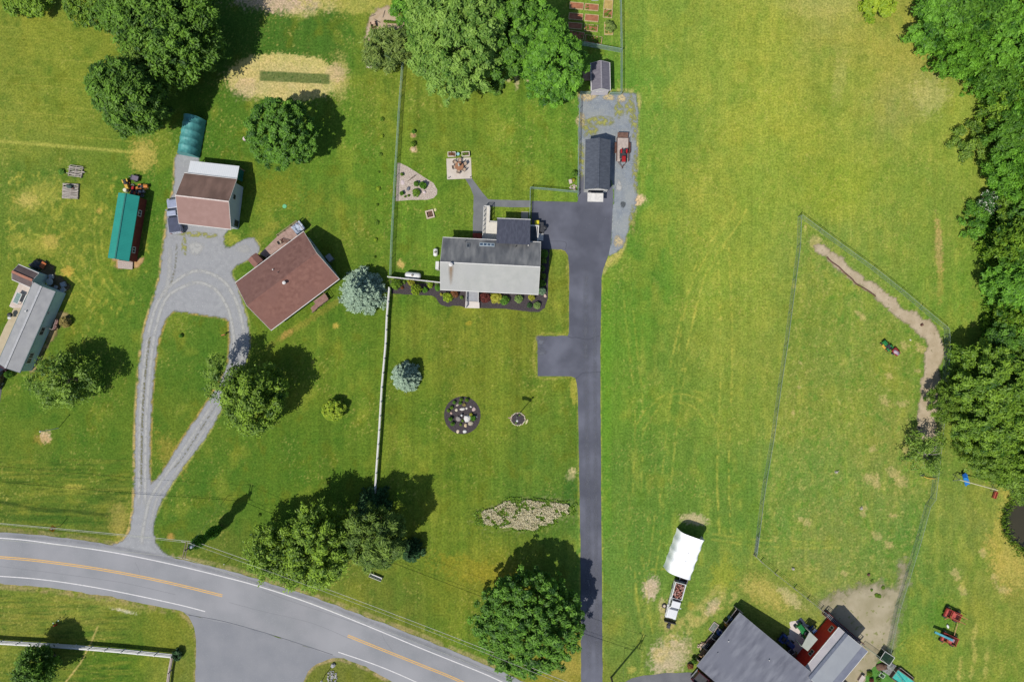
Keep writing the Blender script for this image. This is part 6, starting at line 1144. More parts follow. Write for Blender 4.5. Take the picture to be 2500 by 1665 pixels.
for r_ in range(rows):
    for k in range(cols):
        u0, u1, v0, v1 = k/cols, (k+1)/cols, r_/rows, (r_+1)/rows; mi = 2 if (k < 6 and r_ < 7) else (0 if r_ % 2 == 0 else 1); b.add([fp_(u0, v0), fp_(u0, v1), fp_(u1, v1), fp_(u1, v0)], [(0, 1, 2, 3)], mi)
for r_ in range(5):
    for k in range(6): u, v = (k+.5)/cols, (r_+.7)*7/rows/5.4; p = Vector(fp_(u, v))+Vector((.006, -.012, .012)); b.add([p+Vector((-.014, 0, .014)), p+Vector((-.014, 0, -.014)), p+Vector((.014, 0, -.014)), p+Vector((.014, 0, .014))], [(0, 1, 2, 3)], 1)
b.build('flag', [mat('flag_red', c(196,60,70), None, 3, .8), mat('flag_white', c(240,232,236), None, 3, .8), mat('flag_blue', c(60,70,130), None, 3, .8)], t)
for lab, a, b_, rx, ry, h, col in [('flat cream stone touching the fire pit', 1062, 512.5, .22, .28, .1, (226,222,160)), ('white rock at the right of the pebble bed', 1036, 470, .28, .26, .3, (240,220,220)), ('blue grey rock in the middle of the pebble bed', 997, 461, .34, .28, .3, (120,124,134)), ('pale pink rock patch at the left of the pebble bed', 983, 446, .42, .34, .1, (226,208,208)), ('brown stone among the little plants right of the fence', 1010, 332, .26, .24, .2, (190,150,112)), ('cream stone pile below the leafy plant right of the fence', 1009, 365, .4, .34, .16, (222,196,158)),
   ('boulder on the grass island at the bottom edge', 813, 1624, .42, .4, .5, (190,188,190)), ('white stone in the upper flower of the paddock', 2223, 830, .16, .14, .14, (244,236,216)), ('pair of pale rocks at the foot of the willow plot, left', 899, 160, .5, .36, .35, (226,214,196)), ('pair of pale rocks at the foot of the willow plot, right', 908, 162, .3, .28, .3, (236,232,200)), ('white rock by the lower right corner of the grey house', 1331, 722, .3, .24, .3, (226,196,182))]: stone(lab, a, b_, rx, ry, h, col, a % 3, None, 'rock', 'rock')
b = MB(); rg_ = random.Random(9)
for i in range(130): a, rr = rg_.uniform(0, 6.28), rg_.random()**.6; b.blob(1.15*rr*math.cos(a)*(1-.3*rr), 1.3*rr*math.sin(a), .08, rg_.uniform(.06,.13), rg_.uniform(.06,.12), .08, rg_, .2, 5, 4)
o = b.build('stone_heap', mat('mixed_stones', c(214,210,206), c(160,160,166), .9, .9)); o.location = (*W(811,1652), 0); tag(o, 'heap of small white and grey stones on the grass island', None, None, 'stuff')
b = MB()
for i in range(26): b.blob(rg_.uniform(-.55,.5), rg_.uniform(-.4,.4), .1+rg_.random()*.1, rg_.uniform(.1,.16), rg_.uniform(.1,.16), .12, rg_, .25, 6, 4)
b.box(-.45, .9, .5, .5, .7, .05, .4, (.5, .2)); o = b.build('stone_heap', mat('cream_stones', c(232,216,204), c(206,184,170), 3, .9)); o.location = (*W(1399,459), 0); tag(o, 'heap of cream stones by the garage corner', None, None, 'stuff')
t = thing('deadwood', 'twisted driftwood branch lying on the pebble bed', 'branch', W(1005,438)); b = MB()
for i in range(5): b.tube((-.6+i*.25, -.35+i*.18, .08), (-.1+i*.22, .05+i*.16+.1*(i % 2), .2), .05, .02, 6)
b.build('branches', m_bark, t)
x, y = W(695, 504); t = thing('septic_lid', 'round pale green lid in the lawn', 'lid', (x, y, 0)); MB().lathe(0, 0, [(.32,0),(.34,.05),(.3,.09)], 20).build('lid', mat('mint_plastic', c(120,206,150), None, 3, .5), t)
x, y = W(597, 339, .5); t = thing('tree_stump', 'white topped round stump left of the round maple', 'stump', (x, y, 0)); MB().lathe(0, 0, [(.36,0),(.33,.5)], 14).build('trunk', m_bark, t); MB().lathe(0, 0, [(.32,.5),(.30,.53)], 14).build('cap', mat('pale_cut_wood', c(244,226,226), c(216,190,186), 5, .8), t)
# raised beds
m_rs = mat('reddish_bed_soil', c(186,126,92), c(164,106,76), 3, .95, bump=.3); m_bt = mat('pale_bed_timber', c(226,206,158), c(206,184,138), 3, .8); m_ts = mat('tan_bed_straw', c(206,178,108), c(180,156,92), 3, .95)
gb = 'raised beds inside the fenced vegetable garden'
for (a, b_, lx, ly, so, pl, lab) in [(1407.8,14.3,2.2,1.05,m_rs,0,'top row, left reddish raised bed'),(1444.5,17.9,2.2,1.05,m_rs,3,'top row, right reddish raised bed'),(1406,40.7,2.25,1.05,m_rs,0,'second row, left reddish raised bed'),(1444.5,44.3,2.2,1.1,m_rs,0,'second row, right reddish raised bed'),(1404.3,63.5,2.2,1.0,m_rs,0,'third row, left reddish raised bed in tree shade'),(1443.2,68.6,2.15,1.05,m_rs,16,'third row, right raised bed with green seedlings'),(1407,86.5,2.5,1.25,m_rs,4,'fourth row, left raised bed in tree shade'),(1449,97,2.7,1.2,m_rs,44,'fourth row, right raised bed crowded with green plants'),(1485,12,1.45,1.5,m_ts,0,'tan straw covered bed in the right column'),(1484,33.5,1.45,1.3,m_rs,14,'small square bed below the straw covered one')]:
    planter(lab, a, b_, lx, ly, math.radians(-5 if b_ < 75 else -9), so, .25, m_bt, 'raised_bed', 'raised bed', pl, 'forest2', gb, int(a), .07)
planter('square bed filled with a big silvery green plant', 1486, 70, 1.4, 2.0, 0, m_ts, .25, m_bt, 'raised_bed', 'raised bed', 10, 'olive', gb, 77, .07)
tree('silver_plant', 'big silvery green plant spilling out of its square bed', 1488, 64, .7, broad('foliage', .6, .72, .2, 1.1, 90, 36, 40, .06, .26, .2, aspect=3), 0, 0, 'willow', cat='plant', parts=('stem', 'foliage'))
t = thing('cold_frame', 'pale green cold frame cut by the top edge', 'cold frame', W(1453,-6,.4)); MB().b0(0, 0, 0, 1.1, .8, .35).build('box', m_trim, t); MB().box(0, 0, .38, 1.15, .85, .03).build('lid', mat('pale_green_glass', c(190,230,206), None, 3, .2), t)
# bench by the road
t = thing('garden_bench', 'white bench on the lawn right of the roadside trees', 'bench', W(917.5,1407,.4), math.radians(-22)); MB().box(0, .0, .44, 2.1, .36, .05).build('seat', m_trim, t); MB().box(0, -.24, .68, 2.1, .05, .4).build('backrest', m_trim, t)
for s_ in (-.98, .98): MB().box(s_, -.03, .3, .07, .45, .6).build('side', m_trim, t)
# bins
def bin_(label, px, py, colm, rz=0):
    x, y = W(px, py, 1.0); t = thing('wheelie_bin', label, 'bin', (x, y, 0), rz); MB().frus((-.26,.26,-.28,.28), .06, (-.32,.32,-.34,.34), 1.0).build('body', colm, t); bevel(MB().box(0, .02, 1.03, .68, .74, .07).build('lid', colm, t), .02)
    for s_ in (-.24, .24): MB().tube((s_-.03, -.36, .12), (s_+.03, -.36, .12), .11, n=12).build('wheel', m_dark, t)
bin_('bright yellow bin beside the east porch', 1311, 544.5, mat('bright_yellow_plastic', c(240,226,50), None, 3, .4)); bin_('black bin right of the yellow one', 1322, 549, m_black); bin_('black bin below the other black bin', 1324, 561, m_black)
t = thing('kettle_grill', 'black covered grill on the asphalt beside the bins', 'grill', W(1330,556,.8)); MB().lathe(0, 0, [(.05,.5),(.3,.6),(.33,.8),(.28,1.0),(.05,1.08)], 14).build('bowl', m_black, t)
for i in range(3): a = i*2.1; MB().tube((0, 0, .6), (.35*math.cos(a), .35*math.sin(a), 0), .02, n=6).build('leg', m_metal, t)
sheet('stone_slab', [(1272.7,517),(1290,517.5),(1289.6,536),(1272.4,535.5)], .03, mat('tan_slab', c(196,188,168), c(176,168,150), 2, .9), 0, .8, label='tan stone slab beside the rear wing', thick=.03)
# ------------------------------------------------------------------ vehicles and machines
def wheel(r, w, rim=None):
    b = MB(); b.tube((0, -w/2, 0), (0, w/2, 0), r, n=18); return b
def add_wheels(t, pos, r, w, z=None, rimm=None):
    f = None
    for (x, y) in pos:
        o = wheel(r, w).build('wheel', m_dark, t); o.location = (x, y, r if z is None else z)
        k = MB(); k.tube((0, -w/2-.01, 0), (0, w/2+.01, 0), r*.55, n=12); k.build('rim', rimm or m_metal, o)
m_car_white = mat('white_car_paint', c(246,246,246), c(238,238,240), 1, .25, coat=.6, spec=.5); m_hl = mat('headlight_glass', c(226,230,236), None, 3, .1); m_tl = mat('tail_light', c(170,30,30), None, 3, .2)
m_wind = mat('tinted_glass', (.03,.04,.06), (.05,.06,.08), 2, .06, spec=.6)
def pickup(label, px, py, ang, paint, L=5.7, Wd=1.95, cabm=None, bedm=None, tonneau=None, hz=1.0, dbl=True):
    x, y = W(px, py, 1.2); t = thing('pickup_truck', label, 'pickup truck', (x, y, 0), ang); w = Wd/2; f = L/2
    b = MB(); b.frus((-f+.08, f-.12, -w, w), .42, (-f+.05, f-.05, -w+.04, w-.04), .86); b.frus((f-1.55, f-.1, -w+.06, w-.06), .86, (f-1.6, f-.28, -w+.16, w-.16), 1.14)
    bevel(b.build('body', paint, t), .09, 3)
    b = MB(); x0 = -f+.05; x1 = -.35
    for s_ in (-1, 1): b.b0((x0+x1)/2, s_*(w-.1), .86, x1-x0, .14, .5)
    b.b0(x0+.05, 0, .86, .1, Wd-.34, .5); b.b0(x1-.03, 0, .86, .08, Wd-.34, .5); bevel(b.build('bed_wall', paint, t), .03)
    MB().b0((x0+x1)/2, 0, .875, x1-x0-.2, Wd-.36, .03).build('bed_floor', bedm or m_black, t)
    if tonneau: MB().b0((x0+x1)/2, 0, 1.37, x1-x0-.05, Wd-.22, .06).build('bed_cover', tonneau, t)
    cb = ((-.38, f-1.35, -w+.08, w-.08), (-.12, f-2.15, -w+.26, w-.26)); z0, z1 = .88, 1.78
    b = MB(); b.frus(cb[0], z0, cb[1], z1); bevel(b.build('cab', cabm or paint, t), .07, 3)
    A, B = cb; V = [(A[0],A[2],z0),(A[1],A[2],z0),(A[1],A[3],z0),(A[0],A[3],z0),(B[0],B[2],z1),(B[1],B[2],z1),(B[1],B[3],z1),(B[0],B[3],z1)]
    MB().patch([V[1],V[2],V[6],V[5]], .06, .94, .25, .94, .02).build('windscreen', m_wind, t); MB().patch([V[3],V[0],V[4],V[7]], .1, .9, .35, .9, .02).build('rear_window', m_wind, t)
    MB().patch([V[0],V[1],V[5],V[4]], .1, .42, .4, .88, .02).patch([V[0],V[1],V[5],V[4]], .48, .86, .4, .88, .02).build('side_window', m_wind, t)
    MB().patch([V[2],V[3],V[7],V[6]], .14, .52, .4, .88, .02).patch([V[2],V[3],V[7],V[6]], .58, .9, .4, .88, .02).build('side_window', m_wind, t)
    add_wheels(t, [(f-.95, w-.14), (f-.95, -w+.14), (-f+1.15, w-.14), (-f+1.15, -w+.14)], .38, .26)
    for s_ in (-1, 1): MB().box(f-.08, s_*(w-.28), .78, .1, .36, .18).build('headlight', m_hl, t); MB().box(-f+.02, s_*(w-.12), .82, .06, .14, .36).build('tail_light', m_tl, t); MB().box(.95, s_*(w+.10), 1.08, .14, .22, .16).build('mirror', paint, t)
    bevel(MB().box(f, 0, .52, .16, Wd-.06, .2).build('front_bumper', m_black, t), .03); MB().box(-f-.02, 0, .5, .14, Wd-.1, .16).build('rear_bumper', m_metal, t)
    return t
ang = math.atan2(-(1509-1424.5), 1638-1661); tr = pickup('white pickup truck with firewood in its bed on the meadow', 1650, 1467, ang, m_car_white, 6.0, 1.85, bedm=m_rust)
rg_ = random.Random(21)
lm_ = [mat('split_log_a', c(226,186,176), c(150,96,84), 3, .9), mat('split_log_b', c(196,130,112), c(110,60,52), 3, .9)]
lmesh = [MB().tube((-.2, 0, 0), (.2, 0, 0), .085, .07, 7).build('firewood_log', m) for m in lm_]
for o in lmesh: bpy.data.objects.remove(o) if False else None
for i in range(44):
    ux, uy = rg_.uniform(-2.55, -.6), rg_.uniform(-.62, .62); ca, sa = math.cos(ang), math.sin(ang)
    o = lmesh[i] if i < 2 else lmesh[i % 2].copy()
    if i >= 2: COL.objects.link(o)
    o.location = (tr.location.x+ux*ca-uy*sa, tr.location.y+ux*sa+uy*ca, .99+.11*(i % 4)+rg_.uniform(0, .04)); o.rotation_euler = (0, rg_.uniform(-.25, .25), rg_.uniform(0, 3.14))
    tag(o, 'split firewood log in the bed of the white pickup', 'log', 'firewood in the pickup bed')
o = thing('snow_plough', 'black plough frame fixed ahead of the white pickup', 'plough', W(1636,1516,.4), ang); MB().box(.1, 0, .4, .12, 1.9, .6, 0, (0, .2)).build('blade', m_black, o); MB().box(.55, .1, .3, .8, .12, .12, .5).build('arm', m_black, o); MB().box(.55, -.1, .3, .8, .12, .12, -.5).build('arm', m_black, o); MB().box(.9, 0, .28, .5, .5, .3).build('bracket', m_black, o)
x, y = W(1622.5, 1480, .4); t = thing('spare_wheel', 'pale topped wheel lying beside the white pickup', 'wheel', (x, y, 0)); MB().lathe(0, 0, [(.2,0),(.36,.02),(.38,.12),(.36,.22),(.2,.24)], 16).build('tyre', m_dark, t); MB().lathe(0, 0, [(.22,.2),(.2,.27)], 14).build('rim', mat('cream_disc', c(224,206,186), None, 3, .5), t)
x, y = W(1668, 1417, .5); t = thing('flat_cart', 'dark low cart between the white tent and the pickup', 'cart', (x, y, 0), ang); MB().b0(0, 0, .38, 1.5, 1.25, .1).build('bed', mat('dark_cart_boards', c(58,50,50), c(48,42,42), 2, .8), t)
for s_ in (-.62, .62): MB().b0(0, s_, .48, 1.5, .06, .16).build('side', m_metal, t)
add_wheels(t, [(.1, .72), (.1, -.72)], .24, .16); MB().tube((.75, 0, .4), (1.2, 0, .35), .04, n=6).build('drawbar', m_metal, t)
pickup('dark blue pickup with silver cab parked against the brown roofed garage', 423, 526, math.radians(97), mat('silver_blue_paint', c(172,180,206), None, 2, .3, coat=.5), 5.5, 1.9, mat('silver_cab', c(186,194,218), None, 2, .3, coat=.5), None, mat('slate_vinyl', c(80,86,110), None, 2, .5))
pickup('dark maroon pickup cut off by the left edge', -8, 912, math.radians(66), mat('maroon_paint', c(70,36,46), None, 2, .3, coat=.5), 5.2, 1.9)
pickup('dark red vehicle half hidden beneath the big barn at the bottom edge', 1727, 1674, math.radians(-40), mat('wine_paint', c(80,30,44), None, 2, .3, coat=.5), 5.0, 1.9)
# tunnel shelters
def tunnel(name, label, px, py, L_, Wd, h, a, m, ribs=0, wav=.0, ends=(1, 1), pw=1.0, cat='shelter', rings=26, straight=0.0):
    x, y = W(px, py, h*.5); t = thing(name, label, cat, (x, y, 0), a); n = 18; vs = []; rg2 = np.random.default_rng(int(px)); ph = rg2.uniform(0, 6, 12)
    for j in range(rings+1):
        u = j/rings; xx = (u-.5)*L_; sc = 1-.05*abs(math.sin(math.pi*ribs*u)) if ribs else 1
        for i in range(n+1):
            th = math.pi*i/n; w_ = wav*(math.sin(th*9+ph[j*12//(rings+1)]*3)+.6*math.sin(th*17+j*.7))*math.sin(th)*(1 if ribs == 0 else abs(math.sin(math.pi*ribs*u)))
            cx_ = math.copysign(abs(math.cos(th))**pw, math.cos(th)); vs.append((xx, (Wd/2)*sc*cx_*(1+w_*.3), max(0, straight+(h-straight)*sc*math.sin(th)**pw*(1+w_)) if 0 < i < n else 0))
    k = n+1; b = MB(); b.add(vs, [(j*k+i, j*k+i+1, (j+1)*k+i+1, (j+1)*k+i) for j in range(rings) for i in range(n)]); o = b.build('cover', m, t, smooth=True)
    for e, j in ((ends[0], 0), (ends[1], rings)):
        if e: MB().add([(v[0]*.999, v[1]*.985, v[2]*.985) for v in vs[j*k:(j+1)*k]], [tuple(range(k))]).build('end_wall', m, t)
    b = MB()
    for j in range(6):
        xx = (j/5-.5)*L_*.985
        for i in range(8): a0, a1 = math.pi*i/8, math.pi*(i+1)/8; b.tube((xx, Wd*.48*math.cos(a0), (h-.12)*math.sin(a0)), (xx, Wd*.48*math.cos(a1), (h-.12)*math.sin(a1)), .03, n=5)
    b.build('hoop', m_metal, t); return t
tunnel('tarp_shelter', 'green tarpaulin tunnel shelter above the brown roofed garage', 462, 331, 6.0, 3.3, 2.6, math.radians(80), mat('green_tarpaulin', c(100,176,172), c(78,152,152), 1.2, .55, 6, stretch=(1,3,1), bump=.5), 5, .035, rings=50)
tunnel('canopy_tent', 'big white arched fabric canopy on the meadow', 1671.5, 1352.5, 6.5, 4.1, 3.2, math.atan2(-(1399-1306), 1655.5-1688.5), mat('white_fabric', (.86,.86,.86), (.8,.8,.81), .8, .7, bump=.3), 4, .012, (0, 0), .45, straight=0.0)
# utility trailer with mower
x, y = W(1520, 366, .6); t = thing('utility_trailer', 'open utility trailer with rusty sides on the gravel yard', 'trailer', (x, y, 0), math.radians(-91)); m_tdk = mat('pale_trailer_boards', c(206,190,180), c(186,170,162), 2, .85, bands=(1,.2,.8,.1))
MB().b0(0, 0, .5, 3.7, 1.75, .07).build('bed', m_tdk, t); b = MB()
for s_ in (-.95, .95):
    b.tube((-1.85, s_, .55), (1.85, s_, .55), .035, n=6); b.tube((-1.85, s_, .85), (1.85, s_, .85), .03, n=6)
    for k in range(6): b.tube((-1.85+k*.74, s_, .5), (-1.85+k*.74, s_, .87), .025, n=6)
b.build('side_rail', m_rust, t)
for s_ in (-1.12, 1.12): MB().box(-.35, s_, .62, 1.5, .24, .05).box(-1.1, s_, .5, .1, .24, .3, 0, (0, .5)).box(.4, s_, .5, .1, .24, .3, 0, (0, -.5)).build('mudguard', m_rust, t)
b = MB(); b.box(-2.3, 0, .62, .8, 1.7, .04, 0, (0, .35)); 
for k in range(9): b.box(-2.3, -.8+k*.2, .65, .8, .05, .05, 0, (0, .35))
b.build('ramp', mat('brown_ramp_boards', c(130,100,88), c(104,78,68), 3, .9), t)
b = MB(); b.tube((1.85, .7, .5), (2.75, 0, .45), .045, n=6); b.tube((1.85, -.7, .5), (2.75, 0, .45), .045, n=6); b.tube((2.6, 0, .45), (3.0, 0, .45), .05, n=6); b.build('drawbar', m_rust, t); MB().tube((2.55, 0, .1), (2.55, 0, .75), .04, n=8).build('jack', m_metal, t)
add_wheels(t, [(-.7, 1.1), (0, 1.1), (-.7, -1.1), (0, -1.1)], .3, .2)
def tractor(name, label, px, py, a, hood, deck, sc=1.0, cat='lawn tractor', seatm=None, z=0.0, loader=False, body=None, group=None):
    x, y = W(px, py, z+.5*sc); t = thing(name, label, cat, (x, y, z), a, group); t.scale = (sc, sc, sc)
    bevel(MB().frus((.15, .95, -.28, .28), .42, (.18, .9, -.22, .22), .82).build('hood', hood, t), .05); MB().frus((-.75, .2, -.3, .3), .36, (-.7, .15, -.3, .3), .52).build('chassis', body or m_black, t)
    for s_ in (-1, 1): bevel(MB().box(-.5, s_*.36, .66, .6, .22, .08).build('mudguard', hood, t), .03)
    bevel(MB().box(-.35, 0, .66, .4, .42, .1).box(-.58, 0, .84, .1, .42, .36).build('seat', seatm or m_black, t), .04)
    b = MB(); b.tube((.05, 0, .6), (-.02, 0, .95), .03, n=6); b.lathe(-.04, 0, [(.17,.95),(.19,.97),(.17,.99)], 14); b.build('steering_wheel', m_black, t)
    if deck: bevel(MB().b0(.05, 0, .12, .8, 1.05, .14).build('cutting_deck', deck, t), .05)
    add_wheels(t, [(-.5, .4), (-.5, -.4)], .27, .24, rimm=deck or m_metal); add_wheels(t, [(.72, .36), (.72, -.36)], .18, .16, rimm=deck or m_metal)
    if loader:
        for s_ in (-.42, .42): MB().tube((-.1, s_, .7), (1.3, s_, .3), .04, n=6).build('loader_arm', hood, t)
        MB().box(1.45, 0, .25, .3, 1.1, .35).build('bucket', hood, t)
    return t
m_rp = mat('red_machine_paint', c(196,40,44), c(170,34,38), 3, .4); m_yp = mat('yellow_machine_paint', c(236,196,84), c(220,176,70), 3, .45); m_op = mat('orange_machine_paint', c(230,140,60), None, 3, .45); m_gp = mat('green_machine_paint', c(40,140,70), c(34,120,60), 3, .4); m_bp = mat('blue_machine_paint', c(50,84,150), c(36,60,120), 3, .4)
tractor('riding_mower', 'red and black riding mower standing on the trailer', 1523, 379, math.radians(-91), m_rp, m_black, 1.15, z=.57)
tractor('lawn_tractor', 'yellow mower nearest the pale cart above the green shed', 308, 449, math.radians(-70), m_yp, m_op, .95); tractor('lawn_tractor', 'orange and tan mower at the right above the green shed', 349, 456, math.radians(5), m_op, m_yp, .9)
tractor('lawn_tractor', 'red mower squeezed against the end of the green shed', 324, 466, math.radians(80), m_rp, m_black, .75); tractor('lawn_tractor', 'orange mower with grey canopy by the end of the green shed', 335, 467, math.radians(85), m_op, m_yp, .75)
x, y = W(329, 435, .5); t = thing('garden_cart', 'dark cart with grey lid above the mowers', 'cart', (x, y, 0), math.radians(-15)); bevel(MB().b0(0, 0, .3, 1.3, .8, .3).build('box', m_black, t), .03); MB().b0(.1, 0, .61, 1.0, .7, .04).build('lid', mat('mauve_grey_lid', c(128,116,134), None, 3, .6), t); add_wheels(t, [(.1, .48), (.1, -.48)], .24, .12); MB().tube((-.6, 0, .35), (-1.2, 0, .3), .03, n=6).build('drawbar', m_metal, t)
def tyre(label, px, py, r=.34, h=.22, m=None): 
    x, y = W(px, py, h); t = thing('old_tyre', label, 'tyre', (x, y, 0)); n = 18; b = MB(); vs = []; k = 8
    for i in range(n):
        a = 2*math.pi*i/n
        for j in range(k): q = 2*math.pi*j/k; rr = r-h/2+h/2*math.cos(q); vs.append((rr*math.cos(a), rr*math.sin(a), h/2+h/2*math.sin(q)))
    b.add(vs, [(i*k+j, ((i+1) % n)*k+j, ((i+1) % n)*k+(j+1) % k, i*k+(j+1) % k) for i in range(n) for j in range(k)]); b.build('rubber', m or mat('grey_rubber', c(120,120,118), None, 4, .8), t, smooth=True)
tyre('grey tyre in the middle of the machines above the green shed', 323, 454, .36, .2); tyre('dark tyre at the right corner of the green shed', 347, 477.5, .3, .2); tyre('dark tyre lying by the right paddock fence', 2312, 864, .42, .24, m_dark); tyre('black tyre at the lower end of the dirt track', 2245, 1044, .2, .14, m_dark)
x, y = W(307, 465, .5); t = thing('water_barrel', 'round cream barrel at the left corner above the green shed', 'barrel', (x, y, 0)); MB().lathe(0, 0, [(.28,0),(.33,.3),(.33,.6),(.28,.85),(.2,.87)], 16).build('barrel', mat('cream_plastic', c(240,240,214), None, 3, .5), t)
x, y = W(345, 467.7, .6); t = thing('engine_block', 'grey engine on a stand right of the orange mower', 'machine', (x, y, 0), .1); bevel(MB().b0(0, 0, .2, .9, .4, .45).build('block', m_metal, t), .05); MB().lathe(.1, 0, [(.14,.65),(.14,.8),(.05,.84)], 12).build('filter', m_black, t)
for s_ in (-.3, .3): MB().b0(s_, 0, 0, .08, .5, .2).build('stand', m_black, t)
# pallets
def pallet(label, px, py, lx, ly, a, seed, messy=0.0):
    x, y = W(px, py, .3); t = thing('pallet_stack', label, 'pallet', (x, y, 0), a); rg3 = random.Random(seed); b = MB(); n = 15
    for i in range(n):
        if rg3.random() < .12: continue
        b.box(rg3.gauss(0, messy), -ly/2+(i+.5)*ly/n+rg3.gauss(0, messy*.3), .34+rg3.gauss(0, .01+messy*.1), lx*rg3.uniform(.9, 1), ly/n*.72, .03, rg3.gauss(0, messy*.25+.01))
    b.build('slats', mat('bleached_pallet_wood', c(216,206,196), c(150,140,132), 2.5, .9, stretch=(.5,4,1)), t); b = MB()
    for k in (-.45, 0, .45): b.b0(k*lx, 0, .0, .1, ly, .32)
    b.build('bearer', m_woodg, t); return t
pallet('weathered pallet platform with a dark cover on it', 171.5, 467, 2.6, 2.4, math.radians(-3), 1, .02); pallet('collapsed grey pallet heap overgrown with vine', 184, 419, 2.2, 1.7, math.radians(-10), 2, .2)
x, y = W(169, 456, .6); t = thing('covered_machine', 'greenish tarp covered machine on the lower pallets', 'machine', (x, y, .38), -.2); b = MB(); b.blob(0, 0, .28, .5, .3, .3, random.Random(3), .2); b.build('cover', mat('grey_green_tarp', c(96,120,112), c(60,78,72), 4, .8), t, smooth=True); MB().box(.5, -.15, .12, .4, .2, .16).build('motor', m_rust, t)
# things round the trailer home
x, y = W(42.5, 728, .9); t = thing('glass_table', 'long glass table with white frame on the trailer home patio', 'table', (x, y, .22), math.radians(66)); b = MB()
for s_ in (-.42, .42): b.b0(0, s_, .68, 1.7, .09, .05)
for s_ in (-.85, .85): b.b0(s_, 0, .68, .09, .93, .05)
b.build('frame', m_trim, t); MB().b0(0, 0, .69, 1.65, .78, .02).build('glass', mat('green_grey_glass', c(150,170,164), c(130,152,146), 3, .15), t)
for sx in (-.8, .8):
    for sy in (-.38, .38): MB().b0(sx, sy, 0, .06, .06, .68).build('leg', m_trim, t)
x, y = W(59, 731, .9); t = thing('white_bench', 'white bench between the glass table and the trailer home', 'bench', (x, y, .22), math.radians(66)); MB().b0(0, 0, .42, 1.4, .36, .06).build('seat', m_trim, t); MB().b0(0, -.2, .48, 1.4, .05, .4).build('backrest', m_trim, t)
for s_ in (-.6, .6): MB().b0(s_, 0, 0, .07, .34, .42).build('leg', m_trim, t)
x, y = W(23, 768.7, .9); t = thing('round_grill', 'round black grill with white shelf beside the sandy walk', 'grill', (x, y, 0)); MB().lathe(0, 0, [(.05,.5),(.34,.6),(.38,.82),(.3,1.0),(.05,1.08)], 16).build('bowl', m_black, t); MB().b0(-.1, -.5, .78, .5, .3, .05).build('shelf', m_trim, t)
for i in range(3): a = i*2.1; MB().tube((0, 0, .6), (.35*math.cos(a), .35*math.sin(a), 0), .02, n=6).build('leg', m_metal, t)
t = thing('round_table', 'round pale table among the clutter behind the trailer home', 'table', W(121,688,.7)); MB().lathe(0, 0, [(.55,.68),(.56,.7),(.55,.73)], 18).build('table_top', mat('pale_resin', c(196,206,206), c(170,180,180), 3, .4), t); MB().lathe(0, 0, [(.08,0),(.06,.68)], 10).build('leg', m_metal, t)
for i, (a, b_, l) in enumerate([(123,675,'white crate behind the annex, nearest its wall'),(152.5,694.7,'pale grey crate farthest out behind the trailer home'),(152,707.6,'white crate at the far corner of the trailer home'),(134.5,700.5,'small white bucket sized crate by the trailer home wall')]):
    x, y = W(a, b_, .4); t = thing('storage_crate', l, 'crate', (x, y, 0), .4*i); s_ = (.6, .75, .6, .4)[i]; b = MB()
    for k in (-1, 1): b.b0(0, k*s_/2, 0, s_, .04, .35); b.b0(k*s_/2, 0, 0, .04, s_-.06, .35)
    b.build('walls', m_trim if i != 1 else mat('pale_grey_plastic', c(180,190,196), None, 3, .5), t); MB().b0(0, 0, .3, s_-.1, s_-.1, .04).build('lid', mat('pale_grey_plastic', c(180,190,196), None, 3, .5), t)
x, y = W(105, 647.6, .5); t = thing('rusty_barrow', 'orange rusty barrow behind the annex', 'barrow', (x, y, 0), 1.0); MB().frus((-.35,.35,-.25,.25), .3, (-.5,.5,-.38,.38), .6).build('tray', mat('orange_rust', c(206,116,60), c(160,84,44), 3, .7), t); add_wheels(t, [(.6, 0)], .2, .1)
for s_ in (-.25, .25): MB().tube((-.3, s_, .35), (-1.0, s_, .5), .025, n=6).build('handle', m_wood, t)
t = thing('tarp_heap', 'dark tarpaulin heap behind the annex', 'tarpaulin', W(90,646,.4)); b = MB(); b.blob(0, 0, .3, 1.1, .7, .45, random.Random(5), .25, 12, 7); b.build('cover', mat('charcoal_tarp', c(80,80,88), c(50,50,56), 2, .7), t, smooth=True)
# deck furniture of the red brown house
t = thing('hot_tub', 'covered hot tub draped in pale blue plastic on the deck corner', 'hot tub', (*W(728,557,1.2), .68), h4.a); bevel(MB().b0(0, 0, 0, 1.6, 1.5, .7).build('tub', mat('tub_sides', c(110,110,120), None, 3, .7), t), .06); MB().box(.05, 0, .74, 1.65, 1.5, .05, .05).build('cover', mat('crumpled_blue_plastic', c(206,216,232), c(90,104,124), 2.2, .3, 7, lo=.42, hi=.58), t)
for lab, a, b_, rz in (('dark chair on the pinkish deck left of the lounger', 683, 592, .5),): 
    t = dup(c0, None, (*W(a, b_, 1.1), .68), rz, lab); 
t = thing('deck_lounger', 'slatted lounger on the pinkish deck against the house', 'lounger', (*W(696.5,589,1), .68), h4.a-.9); b = MB()
for i in range(7): b.box(-.6+i*.2, 0, .35, .12, .6, .04)
b.build('slats', m_rust, t)
for sx in (-.6, .6): MB().b0(sx, 0, 0, .06, .6, .33).build('leg', m_rust, t)
